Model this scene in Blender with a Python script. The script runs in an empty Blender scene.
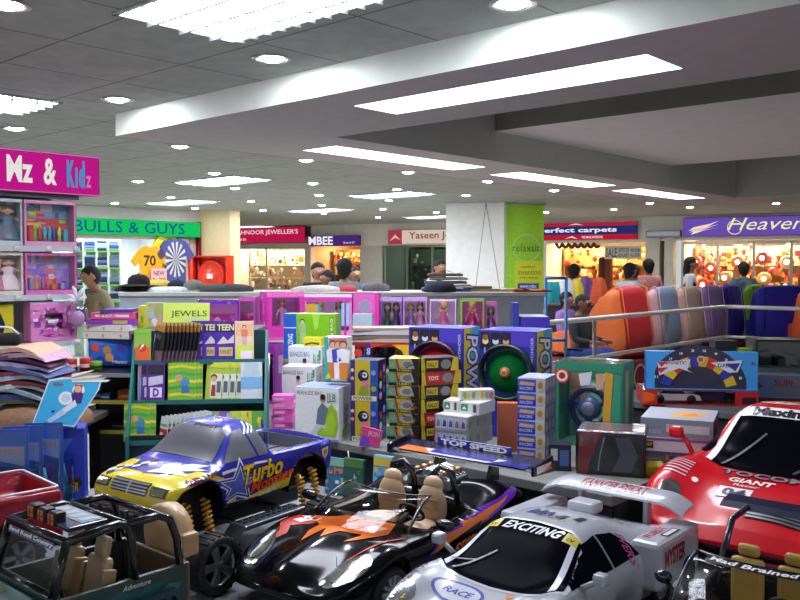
import bpy, bmesh, math, random
from mathutils import Vector as V, Matrix as MX
from mathutils.bvhtree import BVHTree
SC = bpy.context.scene
COL = SC.collection
PI = math.pi
# ------------------------------------------------------------------ camera frame (800 x 600)
F = 860.0
CAMZ = 1.6
PITCH = math.atan(35 / F)
def ray(px, py):
    x = (px - 400) / F; y = (300 - py) / F
    c, s = math.cos(PITCH), math.sin(PITCH)
    return V((x, c + y * s, -s + y * c))
def at(px, py, d):            # point at depth d seen at that pixel
    return V((0, 0, CAMZ)) + ray(px, py) * d
def on(px, py, z):            # point of the horizontal plane z seen at that pixel
    r = ray(px, py)
    return V((0, 0, CAMZ)) + r * ((z - CAMZ) / r.z)
# room axes
AX = V((-.741, .672, 0)).normalized(); BX = V((.672, .741, 0)).normalized()
def ab(a, b, z=0): return AX * a + BX * b + V((0, 0, z))
YA = math.atan2(BX.x, -(-BX.y)) # helper angle
YAW_B = math.radians(-42.2)   # fronts whose normal is -B (faces left-forward)
YAW_A = math.radians(47.8)    # fronts whose normal is -A (faces right-forward)
# ------------------------------------------------------------------ colours and materials
def lin(c): return c / 12.92 if c <= .04045 else ((c + .055) / 1.055) ** 2.4
def H(h):
    if not isinstance(h, str): return h
    return tuple(lin(int(h[i:i + 2], 16) / 255) for i in (0, 2, 4)) + (1.0,)
MATS = {}
def mat(key):
    if key in MATS: return MATS[key]
    m = bpy.data.materials.new('surface_' + key); m.use_nodes = True
    nt = m.node_tree; N = nt.nodes; Lk = nt.links
    for n in list(N): N.remove(n)
    out = N.new('ShaderNodeOutputMaterial')
    at_ = N.new('ShaderNodeAttribute'); at_.attribute_name = 'Col'
    colsock = at_.outputs['Color']
    if key.startswith('emit'):
        e = N.new('ShaderNodeEmission'); e.inputs['Strength'].default_value = EMIT[key]
        Lk.new(colsock, e.inputs['Color']); Lk.new(e.outputs[0], out.inputs[0])
        MATS[key] = m; return m
    P = dict(ink=(.13, 0, 0, 0, 0), card=(.36, 0, 0, 0, .04), matte=(.8, 0, 0, 0, .08), plastic=(.34, 0, 0, 0, .03), paint=(.25, 0, .45, 0, 0),
             metal=(.32, .9, 0, 0, .05), chrome=(.12, 1, 0, 0, 0), cloth=(.9, 0, 0, .25, .18), dark=(.18, 0, 0, 0, 0), skin=(.5, 0, 0, 0, .06),
             rubber=(.6, 0, 0, .1, .05), tile=(.9, 0, 0, .15, .1), wall=(.75, 0, 0, .05, .04), bag=(.62, 0, 0, .12, .06), leaf=(.5,0,0,0,.1))
    if key in P:
        ro, me, coat, bump, var = P[key]
        b = N.new('ShaderNodeBsdfPrincipled')
        b.inputs['Roughness'].default_value = ro; b.inputs['Metallic'].default_value = me
        if key in ('dark', 'ink'): b.inputs['Specular IOR Level'].default_value = .06 if key == 'dark' else .28
        if key == 'dark': b.inputs['IOR'].default_value = 1.13
        b.inputs['Coat Weight'].default_value = coat; b.inputs['Coat Roughness'].default_value = .04
        tc = N.new('ShaderNodeTexCoord')
        nz = N.new('ShaderNodeTexNoise'); nz.inputs['Scale'].default_value = 9 if key in ('wall', 'tile', 'matte') else 60
        nz.inputs['Detail'].default_value = 4
        Lk.new(tc.outputs['Object'], nz.inputs['Vector'])
        if var:
            mr = N.new('ShaderNodeMapRange'); mr.inputs['From Min'].default_value = .3; mr.inputs['From Max'].default_value = .7
            mr.inputs['To Min'].default_value = 1 - var; mr.inputs['To Max'].default_value = 1 + var
            Lk.new(nz.outputs['Fac'], mr.inputs['Value'])
            mx = N.new('ShaderNodeVectorMath'); mx.operation = 'SCALE'
            Lk.new(colsock, mx.inputs[0]); Lk.new(mr.outputs[0], mx.inputs['Scale'])
            colsock = mx.outputs[0]
        Lk.new(colsock, b.inputs['Base Color'])
        if bump:
            bp = N.new('ShaderNodeBump'); bp.inputs['Strength'].default_value = bump; bp.inputs['Distance'].default_value = .01
            Lk.new(nz.outputs['Fac'], bp.inputs['Height']); Lk.new(bp.outputs[0], b.inputs['Normal'])
        if key == 'tile':      # 0.6 m suspended tiles: darker joint lines
            mp = N.new('ShaderNodeMapping'); mp.inputs['Rotation'].default_value = (0, 0, -math.atan2(BX.y, BX.x))
            Lk.new(tc.outputs['Object'], mp.inputs[0])
            br = N.new('ShaderNodeTexBrick'); br.offset = 0; br.inputs['Scale'].default_value = 1
            br.inputs['Brick Width'].default_value = .62; br.inputs['Row Height'].default_value = .62
            br.inputs['Mortar Size'].default_value = .007; br.inputs['Mortar Smooth'].default_value = .2
            br.inputs['Color1'].default_value = (1, 1, 1, 1); br.inputs['Color2'].default_value = (.95, .95, .95, 1); br.inputs['Mortar'].default_value = (.45, .45, .44, 1)
            Lk.new(mp.outputs[0], br.inputs['Vector'])
            m2 = N.new('ShaderNodeVectorMath'); m2.operation = 'MULTIPLY'
            Lk.new(colsock, m2.inputs[0]); Lk.new(br.outputs['Color'], m2.inputs[1]); Lk.new(m2.outputs[0], b.inputs['Base Color'])
        Lk.new(b.outputs[0], out.inputs[0])
    else:                      # see-through sheets: film, clear, pane
        tint, fac, ro = dict(film=(1, .05, .10), clear=(.88, .03, .04), pane=(.95, .05, .03), smoke=(.35, .2, .05))[key]
        tr = N.new('ShaderNodeBsdfTransparent'); gl = N.new('ShaderNodeBsdfGlossy'); gl.inputs['Roughness'].default_value = ro
        mxc = N.new('ShaderNodeVectorMath'); mxc.operation = 'SCALE'; mxc.inputs['Scale'].default_value = tint
        Lk.new(colsock, mxc.inputs[0]); Lk.new(mxc.outputs[0], tr.inputs[0])
        lw = N.new('ShaderNodeFresnel'); lw.inputs[0].default_value = 1.14 if key == 'clear' else 1.35
        ad = N.new('ShaderNodeMath'); ad.inputs[1].default_value = fac; Lk.new(lw.outputs[0], ad.inputs[0])
        ms = N.new('ShaderNodeMixShader'); Lk.new(ad.outputs[0], ms.inputs[0]); Lk.new(tr.outputs[0], ms.inputs[1]); Lk.new(gl.outputs[0], ms.inputs[2])
        if key == 'film':
            nz = N.new('ShaderNodeTexNoise'); nz.inputs['Scale'].default_value = 14; tc = N.new('ShaderNodeTexCoord'); Lk.new(tc.outputs['Object'], nz.inputs[0])
            bp = N.new('ShaderNodeBump'); bp.inputs['Strength'].default_value = .2; bp.inputs['Distance'].default_value = .01
            Lk.new(nz.outputs['Fac'], bp.inputs['Height']); Lk.new(bp.outputs[0], gl.inputs['Normal']); Lk.new(bp.outputs[0], lw.inputs['Normal'])
        Lk.new(ms.outputs[0], out.inputs[0])
    MATS[key] = m
    return m
EMIT = dict(emit_slot=22, emit_troffer=34, emit_down=480, emit_sign=1.25, emit_shop=38, emit_bulb=26, emit_soft=4)
# ------------------------------------------------------------------ text as triangles
_TXT = {}
def text_tris(s, bold=0.0, shear=0.0):
    k = (s, bold, shear)
    if k in _TXT: return _TXT[k]
    cu = bpy.data.curves.new('lettering', 'FONT'); cu.body = s; cu.size = 1; cu.offset = bold; cu.shear = shear; cu.resolution_u = 2
    cu.fill_mode = 'FRONT'
    ob = bpy.data.objects.new('lettering', cu); COL.objects.link(ob)
    bpy.context.view_layer.update()
    me = bpy.data.meshes.new_from_object(ob.evaluated_get(bpy.context.evaluated_depsgraph_get()))
    vs = [(v.co.x, v.co.y) for v in me.vertices]; fs = [tuple(p.vertices) for p in me.polygons]
    bpy.data.objects.remove(ob); bpy.data.curves.remove(cu); bpy.data.meshes.remove(me)
    if not vs: vs = [(0, 0), (1, 0), (1, 1)]; fs = [(0, 1, 2)]
    x0 = min(v[0] for v in vs); x1 = max(v[0] for v in vs); y0 = min(v[1] for v in vs); y1 = max(v[1] for v in vs)
    w = max(x1 - x0, 1e-4); h = max(y1 - y0, 1e-4)
    _TXT[k] = ([((v[0] - x0) / w, (v[1] - y0) / h) for v in vs], fs, w / h)
    return _TXT[k]
# ------------------------------------------------------------------ mesh builder
class MB:
    def __init__(s):
        s.v = []; s.f = []; s.c = []; s.m = []; s.sm = []; s.M = MX.Identity(4)
    def add(s, vs, fs, col, mt, smooth=False):
        o = len(s.v); c = H(col); M = s.M
        s.v += [tuple(M @ V(p)) for p in vs]
        for f in fs:
            s.f.append(tuple(i + o for i in f)); s.c.append(c); s.m.append(mt); s.sm.append(smooth)
        return s
    def box(s, x0, x1, y0, y1, z0, z1, col, mt='card', ch=0.0):
        if x1 < x0: x0, x1 = x1, x0
        if y1 < y0: y0, y1 = y1, y0
        if z1 < z0: z0, z1 = z1, z0
        if ch <= 0:
            vs = [(x, y, z) for x in (x0, x1) for y in (y0, y1) for z in (z0, z1)]
            fs = [(0, 1, 3, 2), (4, 6, 7, 5), (0, 4, 5, 1), (2, 3, 7, 6), (0, 2, 6, 4), (1, 5, 7, 3)]
            return s.add(vs, fs, col, mt)
        ch = min(ch, (x1 - x0) * .45, (y1 - y0) * .45, (z1 - z0) * .45)
        bm = bmesh.new(); bmesh.ops.create_cube(bm, size=1)
        for v in bm.verts:
            v.co = V(((x0 + x1) / 2 + v.co.x * (x1 - x0), (y0 + y1) / 2 + v.co.y * (y1 - y0), (z0 + z1) / 2 + v.co.z * (z1 - z0)))
        bmesh.ops.bevel(bm, geom=bm.edges[:], offset=ch, segments=2, affect='EDGES', profile=.5)
        s.bm(bm, col, mt); return s
    def bm(s, bm, col, mt, smooth=False):
        bm.verts.index_update()
        s.add([v.co[:] for v in bm.verts], [[v.index for v in f.verts] for f in bm.faces], col, mt, smooth); bm.free(); return s
    def quad(s, a, b, c, d, col, mt='card'): return s.add([a, b, c, d], [(0, 1, 2, 3)], col, mt)
    def poly(s, pts, col, mt='card'): return s.add(pts, [tuple(range(len(pts)))], col, mt)
    def prism(s, pts, z0, z1, col, mt='card', axis='z'):
        n = len(pts)
        ar = sum(pts[i][0] * pts[(i + 1) % n][1] - pts[(i + 1) % n][0] * pts[i][1] for i in range(n))
        if ar < 0: pts = pts[::-1]
        def P(p, z): return (p[0], p[1], z) if axis == 'z' else ((p[0], -z, p[1]) if axis == 'y' else (z, p[0], p[1]))
        vs = [P(p, z0) for p in pts] + [P(p, z1) for p in pts]
        fs = [tuple(range(n))[::-1], tuple(range(n, 2 * n))] + [(i, (i + 1) % n, n + (i + 1) % n, n + i) for i in range(n)]
        return s.add(vs, fs, col, mt)
    def tube(s, path, r, col, mt='metal', n=8, closed=False):
        path = [V(p) for p in path]; k = len(path); rs = r if isinstance(r, (list, tuple)) else [r] * k
        vs = []; fs = []; up = None
        for i, p in enumerate(path):
            if closed: t = (path[(i + 1) % k] - path[i - 1])
            else: t = path[min(i + 1, k - 1)] - path[max(i - 1, 0)]
            t.normalize()
            if up is None:
                up = V((0, 0, 1)) if abs(t.z) < .9 else V((1, 0, 0))
            a = t.cross(up); 
            if a.length < 1e-5: a = t.orthogonal()
            a.normalize(); b = a.cross(t); up = b
            for j in range(n):
                g = 2 * PI * j / n
                vs.append(p + a * (math.cos(g) * rs[i]) + b * (math.sin(g) * rs[i]))
        for i in range(k if closed else k - 1):
            for j in range(n):
                i2 = (i + 1) % k
                fs.append((i * n + j, i * n + (j + 1) % n, i2 * n + (j + 1) % n, i2 * n + j))
        if not closed: fs += [tuple(range(n))[::-1], tuple((k - 1) * n + j for j in range(n))]
        return s.add(vs, fs, col, mt, True)
    def lathe(s, prof, col, mt='plastic', n=24, axis='z', o=(0, 0, 0), smooth=True, cap=True):
        vs = []; fs = []
        for r, z in prof:
            for j in range(n):
                g = 2 * PI * j / n; x, y = r * math.cos(g), r * math.sin(g)
                p = (x, y, z) if axis == 'z' else ((y, z, x) if axis == 'y' else (z, x, y))
                vs.append((p[0] + o[0], p[1] + o[1], p[2] + o[2]))
        for i in range(len(prof) - 1):
            for j in range(n):
                fs.append((i * n + j, i * n + (j + 1) % n, (i + 1) * n + (j + 1) % n, (i + 1) * n + j))
        if cap and prof[0][0] > 1e-4: fs.append(tuple(range(n))[::-1])
        if cap and prof[-1][0] > 1e-4: fs.append(tuple((len(prof) - 1) * n + j for j in range(n)))
        return s.add(vs, fs, col, mt, smooth)
    def ball(s, c, r, col, mt='plastic', n=14, m=9):
        if not isinstance(r, (list, tuple)): r = (r, r, r)
        vs = []; fs = []
        for i in range(m + 1):
            t = PI * i / m
            for j in range(n):
                g = 2 * PI * j / n
                vs.append((c[0] + r[0] * math.sin(t) * math.cos(g), c[1] + r[1] * math.sin(t) * math.sin(g), c[2] - r[2] * math.cos(t)))
        for i in range(m):
            for j in range(n): fs.append((i * n + j, i * n + (j + 1) % n, (i + 1) * n + (j + 1) % n, (i + 1) * n + j))
        return s.add(vs, fs, col, mt, True)
    def grid(s, fn, nu, nv, col, mt, smooth=True, flip=False):   # fn(u,v) -> point
        vs = [fn(i / nu, j / nv) for i in range(nu + 1) for j in range(nv + 1)]
        fs = []
        for i in range(nu):
            for j in range(nv):
                q = (i * (nv + 1) + j, (i + 1) * (nv + 1) + j, (i + 1) * (nv + 1) + j + 1, i * (nv + 1) + j + 1)
                fs.append(q[::-1] if flip else q)
        return s.add(vs, fs, col, mt, smooth)
    def build(s, name, parent=None, loc=None, rz=0.0):
        me = bpy.data.meshes.new(name)
        me.from_pydata(s.v, [], s.f)
        keys = []
        for k in s.m:
            if k not in keys: keys.append(k)
        for k in keys: me.materials.append(mat(k))
        idx = {k: i for i, k in enumerate(keys)}
        ca = me.color_attributes.new('Col', 'FLOAT_COLOR', 'CORNER')
        buf = []
        for p in me.polygons:
            p.material_index = idx[s.m[p.index]]; p.use_smooth = s.sm[p.index]
            buf += list(s.c[p.index]) * p.loop_total
        ca.data.foreach_set('color', buf)
        me.validate(); me.update()
        ob = bpy.data.objects.new(name, me); COL.objects.link(ob)
        if parent: ob.parent = parent
        if loc is not None: ob.location = loc
        ob.rotation_euler = (0, 0, rz)
        return ob
def tag(o, label, cat, group=None):
    o['label'] = label; o['category'] = cat
    if group: o['group'] = group
    return o
def thing(name, label, cat, loc=(0, 0, 0), rz=0.0, group=None):
    o = bpy.data.objects.new(name, None); COL.objects.link(o); o.empty_display_size = .05
    o.location = loc; o.rotation_euler = (0, 0, rz)
    return tag(o, label, cat, group)
def struct(o): o['kind'] = 'structure'; return o
KIDS = {}
def dup(root, loc, rz=None, label=None, group=None):
    r = root.copy(); COL.objects.link(r); r.location = loc
    if rz is not None: r.rotation_euler = (0, 0, rz)
    if label: r['label'] = label
    if group: r['group'] = group
    for ch in list(root.children):
        c = ch.copy(); COL.objects.link(c); c.parent = r
        for g in list(ch.children):
            d = g.copy(); COL.objects.link(d); d.parent = c
    return r
# ------------------------------------------------------------------ painter: flat print on one face of a thing
class Face:
    dm = 'card'
    def __init__(s, mb, o, ux, uy, w, h):
        s.mb = mb; s.o = V(o); s.ux = V(ux); s.uy = V(uy); s.n = s.ux.cross(s.uy); s.w = w; s.h = h; s.k = 0
    def P(s, x, y): return s.o + s.ux * (x * s.w) + s.uy * (y * s.h) + s.n * (.0004 + .00022 * s.k)
    def poly(s, pts, col, mt=None):
        s.k += 1
        n = len(pts); ar = sum((pts[i][0] * pts[(i + 1) % n][1] - pts[(i + 1) % n][0] * pts[i][1]) for i in range(n))
        if ar < 0: pts = pts[::-1]
        s.mb.poly([s.P(*p) for p in pts], col, mt or s.dm); return s
    def rect(s, x0, y0, x1, y1, col, mt=None): return s.poly([(x0, y0), (x1, y0), (x1, y1), (x0, y1)], col, mt)
    def disc(s, x, y, r, col, mt=None, n=18, ry=None):   # r as a fraction of the width, round in metres
        ry = r * s.w / s.h if ry is None else ry
        return s.poly([(x + r * math.cos(2 * PI * i / n), y + ry * math.sin(2 * PI * i / n)) for i in range(n)], col, mt)
    def ring(s, x, y, r0, r1, col, mt=None, n=24):
        s.k += 1; q = s.w / s.h; vs = []; fs = []
        for i in range(n):
            g = 2 * PI * i / n
            vs += [s.P(x + r0 * math.cos(g), y + r0 * q * math.sin(g)), s.P(x + r1 * math.cos(g), y + r1 * q * math.sin(g))]
        for i in range(n):
            j = (i + 1) % n; fs.append((2 * i, 2 * i + 1, 2 * j + 1, 2 * j))
        s.mb.add(vs, fs, col, mt or s.dm); return s
    def text(s, t, x0, y0, x1, y1, col, mt=None, bold=.02, shear=0.0, vert=False):
        s.k += 1
        vs, fs, asp = text_tris(t, bold, shear)
        if not vert: q = [s.P(x0 + a * (x1 - x0), y0 + b * (y1 - y0)) for a, b in vs]
        else: q = [s.P(x1 - b * (x1 - x0), y0 + a * (y1 - y0)) for a, b in vs]     # reads upwards
        if vert == 'down': q = [s.P(x0 + b * (x1 - x0), y1 - a * (y1 - y0)) for a, b in vs]
        s.mb.add(q, fs, col, mt or s.dm); return s
    def busy(s, seed, pal, n, x0=0.04, y0=0.04, x1=.96, y1=.96, big=.3):    # printed jumble of shapes
        r = random.Random(seed)
        for i in range(n):
            cx, cy = r.uniform(x0, x1), r.uniform(y0, y1); k = r.random(); c = r.choice(pal)
            a, b = r.uniform(.25, 1) * big * (x1 - x0), r.uniform(.25, 1) * big * (y1 - y0)
            cl = lambda p: (min(max(p[0], x0), x1), min(max(p[1], y0), y1))
            m = 4 if k < .4 else r.choice((3, 5, 9)); ph = r.uniform(0, 6)
            if k < .4: pts = [(cx - a / 2, cy - b / 2), (cx + a / 2, cy - b / 2), (cx + a / 2, cy + b / 2), (cx - a / 2, cy + b / 2)]
            else: pts = [(cx + a / 2 * math.cos(ph + 2 * PI * j / m), cy + b / 2 * math.sin(ph + 2 * PI * j / m)) for j in range(m)]
            pts = [cl(p) for p in pts]
            ok = []
            for p in pts:
                if not ok or (abs(p[0] - ok[-1][0]) + abs(p[1] - ok[-1][1])) > 1e-4: ok.append(p)
            if len(ok) > 2: s.poly(ok, c)
        return s
    def figure(s, x, y, h, skin, top, bottom, hair='201510'):      # small printed person
        w = h * s.h / s.w * .3
        s.poly([(x - w * .35, y), (x + w * .35, y), (x + w * .4, y + h * .45), (x - w * .4, y + h * .45)], bottom)
        s.poly([(x - w * .5, y + h * .42), (x + w * .5, y + h * .42), (x + w * .6, y + h * .74), (x, y + h * .8), (x - w * .6, y + h * .74)], top)
        s.disc(x, y + h * .89, w * .36, hair); s.disc(x, y + h * .865, w * .28, skin)
        return s
def carton_mb(w, d, h, col, side=None, top=None, mt='card', ch=.0015):
    mb = MB(); side = side or col; top = top or col
    x, y = w / 2, d / 2
    vs = [(-x, -y, 0), (x, -y, 0), (x, y, 0), (-x, y, 0), (-x, -y, h), (x, -y, h), (x, y, h), (-x, y, h)]
    mb.add(vs, [(0, 1, 5, 4)], col, mt); mb.add(vs, [(2, 3, 7, 6)], side, mt)
    mb.add(vs, [(1, 2, 6, 5), (3, 0, 4, 7)], side, mt); mb.add(vs, [(4, 5, 6, 7)], top, mt); mb.add(vs, [(3, 2, 1, 0)], side, mt)
    fr = Face(mb, (-x, -y, 0), (1, 0, 0), (0, 0, 1), w, h)
    rt = Face(mb, (x, -y, 0), (0, 1, 0), (0, 0, 1), d, h)
    lf = Face(mb, (-x, y, 0), (0, -1, 0), (0, 0, 1), d, h)
    tp = Face(mb, (-x, -y, h), (1, 0, 0), (0, 1, 0), w, d)
    return mb, fr, rt, lf, tp
ORD = ['zeroth', 'first', 'second', 'third', 'fourth', 'fifth', 'sixth', 'seventh', 'eighth', 'ninth', 'tenth', 'eleventh', 'twelfth', 'thirteenth', 'fourteenth', 'fifteenth']
# ================================================================== model cars
def pchip(xs, ys, x):
    n = len(xs)
    if x <= xs[0]: return ys[0]
    if x >= xs[-1]: return ys[-1]
    h = [xs[i + 1] - xs[i] for i in range(n - 1)]; dl = [(ys[i + 1] - ys[i]) / h[i] for i in range(n - 1)]
    def slope(i):
        if i == 0: return dl[0]
        if i == n - 1: return dl[-1]
        if dl[i - 1] * dl[i] <= 0: return 0
        w1, w2 = 2 * h[i] + h[i - 1], h[i] + 2 * h[i - 1]
        return (w1 + w2) / (w1 / dl[i - 1] + w2 / dl[i])
    for i in range(n - 1):
        if x <= xs[i + 1]:
            t = (x - xs[i]) / h[i]; a, b = slope(i), slope(i + 1)
            return (2 * t**3 - 3 * t**2 + 1) * ys[i] + (t**3 - 2 * t**2 + t) * h[i] * a + (-2 * t**3 + 3 * t**2) * ys[i + 1] + (t**3 - t**2) * h[i] * b
def sec(zt, wt, zs, ws, zb, wb, e=.008, bul=.0, zc=None, wi=None):
    zc = zt if zc is None else zc
    wi = wt * .55 if wi is None else wi
    zm = zs * .62 + zb * .38; zl = zs * .25 + zb * .75
    return [(0, zc), (wi, zc), (wt, zt - e), (wt * .35 + ws * .65, zt * .3 + zs * .7), (ws, zs), (ws + bul, zm), (max(ws + bul, wb) * .5 + wb * .5, zl), (wb, zb), (wb - .014, zb + .004)]
def loft_body(keys, arches=(), N=30, level=2, deform=None, extra=()):
    keys = sorted(keys, key=lambda k: k[0]); xs = [k[0] for k in keys]; K = len(keys[0][1])
    st = set(xs) | set(xs[0] + (xs[-1] - xs[0]) * i / N for i in range(N + 1)) | set(extra)
    for xw, zw, R in arches:
        for q in (-1.04, -1.0, -.93, -.75, -.5, -.2, .2, .5, .75, .93, 1.0, 1.04):
            x = xw + R * q
            if xs[0] < x < xs[-1]: st.add(x)
    st = sorted(st); out = [st[0]]
    for x in st[1:]:
        if x - out[-1] > .004 or x in xs: out.append(x)
    vs = []; fs = []
    for x in out:
        pts = [[pchip(xs, [k[1][i][j] for k in keys], x) for j in (0, 1)] for i in range(K)]
        za = -9
        for xw, zw, R in arches:
            if abs(x - xw) < R: za = max(za, zw + math.sqrt(R * R - (x - xw)**2))
        if za > -9:
            top = pts[4][1]
            za = min(za, top - .012)
            pts[K - 1][1] = max(pts[K - 1][1], za + .002); pts[K - 2][1] = max(pts[K - 2][1], za)
            pts[K - 3][1] = max(pts[K - 3][1], za + (top - za) * .25); pts[K - 4][1] = max(pts[K - 4][1], za + (top - za) * .6)
            for q in (K - 1, K - 2, K - 3): pts[q][0] = max(pts[q][0], pts[4][0] + (.0 if q != K - 1 else -.014))
        row = [(x, -p[0], p[1]) for p in pts[::-1]] + [(x, p[0], p[1]) for p in pts[1:]]
        if deform: row = [deform(*p) for p in row]
        vs += row
    R_ = 2 * K - 1; n = len(out)
    for i in range(n - 1):
        for j in range(R_ - 1):
            a = i * R_ + j
            fs.append((a, a + R_, a + R_ + 1, a + 1)[::-1])
    for i, rev in ((0, False), (n - 1, True)):
        for j in range(K - 1):
            a, b, c, d = i * R_ + j, i * R_ + j + 1, i * R_ + R_ - 2 - j, i * R_ + R_ - 1 - j
            q = (a, b, c, d) if b != c else (a, b, d)
            fs.append(q if rev else q[::-1])
    me = bpy.data.meshes.new('cage'); me.from_pydata([tuple(v) for v in vs], [], fs); me.validate()
    bm = bmesh.new(); bm.from_mesh(me); bmesh.ops.recalc_face_normals(bm, faces=bm.faces[:]); bm.to_mesh(me); bm.free()
    ob = bpy.data.objects.new('cage', me); COL.objects.link(ob)
    md = ob.modifiers.new('s', 'SUBSURF'); md.levels = level; md.render_levels = level
    bpy.context.view_layer.update()
    m2 = bpy.data.meshes.new_from_object(ob.evaluated_get(bpy.context.evaluated_depsgraph_get()))
    V_ = [v.co[:] for v in m2.vertices]; F_ = [tuple(p.vertices) for p in m2.polygons]
    bpy.data.objects.remove(ob); bpy.data.meshes.remove(me); bpy.data.meshes.remove(m2)
    # outward check: roof faces should point up
    return V_, F_, BVHTree.FromPolygons([V(v) for v in V_], F_)
X_, Y_, Z_ = V((1, 0, 0)), V((0, 1, 0)), V((0, 0, 1))
VIEW = dict(left=(-X_, Z_), right=(X_, Z_), top=(Y_, -X_), front=(Y_, Z_), back=(-Y_, Z_))
def view(nm):
    if nm in VIEW: return VIEW[nm]
    n = V(nm).normalized(); u = V((0, 0, 1)).cross(n).normalized(); return (u, n.cross(u))
class Skin:                    # graphics, panes and lamps laid on a body by projecting them along a view
    def __init__(s, bvh): s.bvh = bvh
    def lay(s, mb, vs, fs, vw, col, mt='paint', off=.0012, L=.014):
        ux, uy = view(vw); n = ux.cross(uy)
        bm = bmesh.new(); bv = [bm.verts.new((p[0], p[1], 0)) for p in vs]
        for f in fs:
            try: bm.faces.new([bv[i] for i in f])
            except ValueError: pass
        bmesh.ops.triangulate(bm, faces=bm.faces[:])
        for _ in range(7):
            le = [e for e in bm.edges if e.calc_length() > L]
            if not le: break
            bmesh.ops.subdivide_edges(bm, edges=le, cuts=1)
            bmesh.ops.triangulate(bm, faces=bm.faces[:])
        bm.verts.index_update(); pos = {}
        for v in bm.verts:
            o = ux * v.co.x + uy * v.co.y + n * 2
            loc, nr, i, d = s.bvh.ray_cast(o, -n)
            if loc is not None:
                if nr.dot(n) < 0: nr = -nr
                pos[v.index] = loc + nr * off
        V2 = []; idx = {}; F2 = []
        for f in bm.faces:
            ids = [v.index for v in f.verts]
            if all(i in pos for i in ids):
                pp = [pos[i] for i in ids]
                if max((pp[0] - pp[1]).length, (pp[1] - pp[2]).length, (pp[2] - pp[0]).length) > max(.05, L * 5): continue
                q = []
                for i in ids:
                    if i not in idx: idx[i] = len(V2); V2.append(pos[i])
                    q.append(idx[i])
                nn = (V2[q[1]] - V2[q[0]]).cross(V2[q[2]] - V2[q[0]])
                F2.append(tuple(q) if nn.dot(n) > 0 else tuple(q[::-1]))
        bm.free()
        mb.add(V2, F2, col, mt, True)
    def poly(s, mb, pts, vw, col, mt='paint', off=.0012, L=.014): s.lay(mb, pts, [tuple(range(len(pts)))], vw, col, mt, off, L)
    def text(s, mb, t, p0, dx, dy, vw, col, mt='paint', off=.002, bold=.02, shear=0.0, L=.02):   # dx, dy: 2-D edge vectors
        vs, fs, asp = text_tris(t, bold, shear)
        s.lay(mb, [(p0[0] + a * dx[0] + b * dy[0], p0[1] + a * dx[1] + b * dy[1]) for a, b in vs], fs, vw, col, mt, off, L)
def wheel(par, x, y, z, r, w, rim='b8bcc4', spokes=5, side=1, rimr=.66, tread=True):
    t = MB(); n = 36; hw = w / 2
    prof = [(r * rimr, -hw * .9), (r * .9, -hw), (r * .98, -hw * .75), (r, -hw * .3), (r, hw * .3), (r * .98, hw * .75), (r * .9, hw), (r * rimr, hw * .9)]
    t.lathe([(a, b + y) for a, b in prof], '141416', 'rubber', n, 'y', (x, 0, z), True, False)
    if tread:
        for i in range(24):
            g = 2 * PI * i / 24; c, s_ = math.cos(g), math.sin(g); t.M = MX.Translation((x, y, z)) @ MX.Rotation(-g, 4, 'Y')
            t.box(r * .97, r * 1.02, -hw * .8, hw * .8, -r * .06, r * .06, '161618', 'rubber')
        t.M = MX.Identity(4)
    ty = t.build('wheel', par)
    m = MB(); yo = y + side * hw * .8
    rr = r * rimr
    m.lathe([(rr, y - side * hw * .8), (rr, yo), (rr * .9, yo - side * .004), (rr * .88, yo - side * hw * .7)], rim, 'metal', n, 'y', (x, 0, z), True, False)
    m.lathe([(rr * .86, yo - side * hw * .72), (.001, yo - side * hw * .72)], '202226', 'plastic', n, 'y', (x, 0, z))
    for i in range(spokes):
        g = 2 * PI * i / spokes; m.M = MX.Translation((x, yo - side * .004, z)) @ MX.Rotation(-g, 4, 'Y')
        wd = rr * (.55 / spokes + .07)
        m.add([(rr * .12, -.004, -wd * .9), (rr * .9, -.004, -wd * 1.2), (rr * .9, -.004, wd * 1.2), (rr * .12, -.004, wd * .9), (rr * .12, .005, -wd * .6), (rr * .9, .003, -wd), (rr * .9, .003, wd), (rr * .12, .005, wd * .6)],
              [(0, 1, 2, 3), (4, 7, 6, 5), (0, 4, 5, 1), (3, 2, 6, 7), (1, 5, 6, 2), (0, 3, 7, 4)], rim, 'metal')
    m.M = MX.Identity(4)
    m.lathe([(rr * .2, yo - side * .012), (rr * .2, yo + side * .004), (rr * .1, yo + side * .006), (.0005, yo + side * .006)], '3a3c40', 'plastic', 16, 'y', (x, 0, z))
    m.build('rim', ty)
    return ty
def liner(par, arches, yi, yo):
    for xw, zw, R in arches:
        for sd in (-1, 1):
            mb = MB(); R2 = R * .99
            def fn(u, v): g = PI * (u * 1.1 - .05); return (xw + R2 * math.cos(g), sd * (yi + (yo - yi) * v), zw + R2 * math.sin(g))
            mb.grid(fn, 16, 2, '08080a', 'plastic')
            mb.poly([(xw + R2 * math.cos(PI * i / 16), sd * yi, zw + R2 * math.sin(PI * i / 16)) for i in range(17)], '08080a', 'plastic')
            mb.build('wheel_well', par)
def spring(par, p, q, r, col='d8a030', turns=9):
    mb = MB(); p, q = V(p), V(q); ax = q - p; a = ax.normalized().orthogonal().normalized(); b = ax.normalized().cross(a)
    path = [p + ax * (i / (turns * 8)) + a * (r * math.cos(2 * PI * i / 8)) + b * (r * math.sin(2 * PI * i / 8)) for i in range(turns * 8 + 1)]
    mb.tube(path, r * .34, col, 'plastic', 5); mb.tube([p, q], r * .45, 'c0a060', 'metal', 8)
    o = mb.build('shock_spring', par); return o
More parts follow.
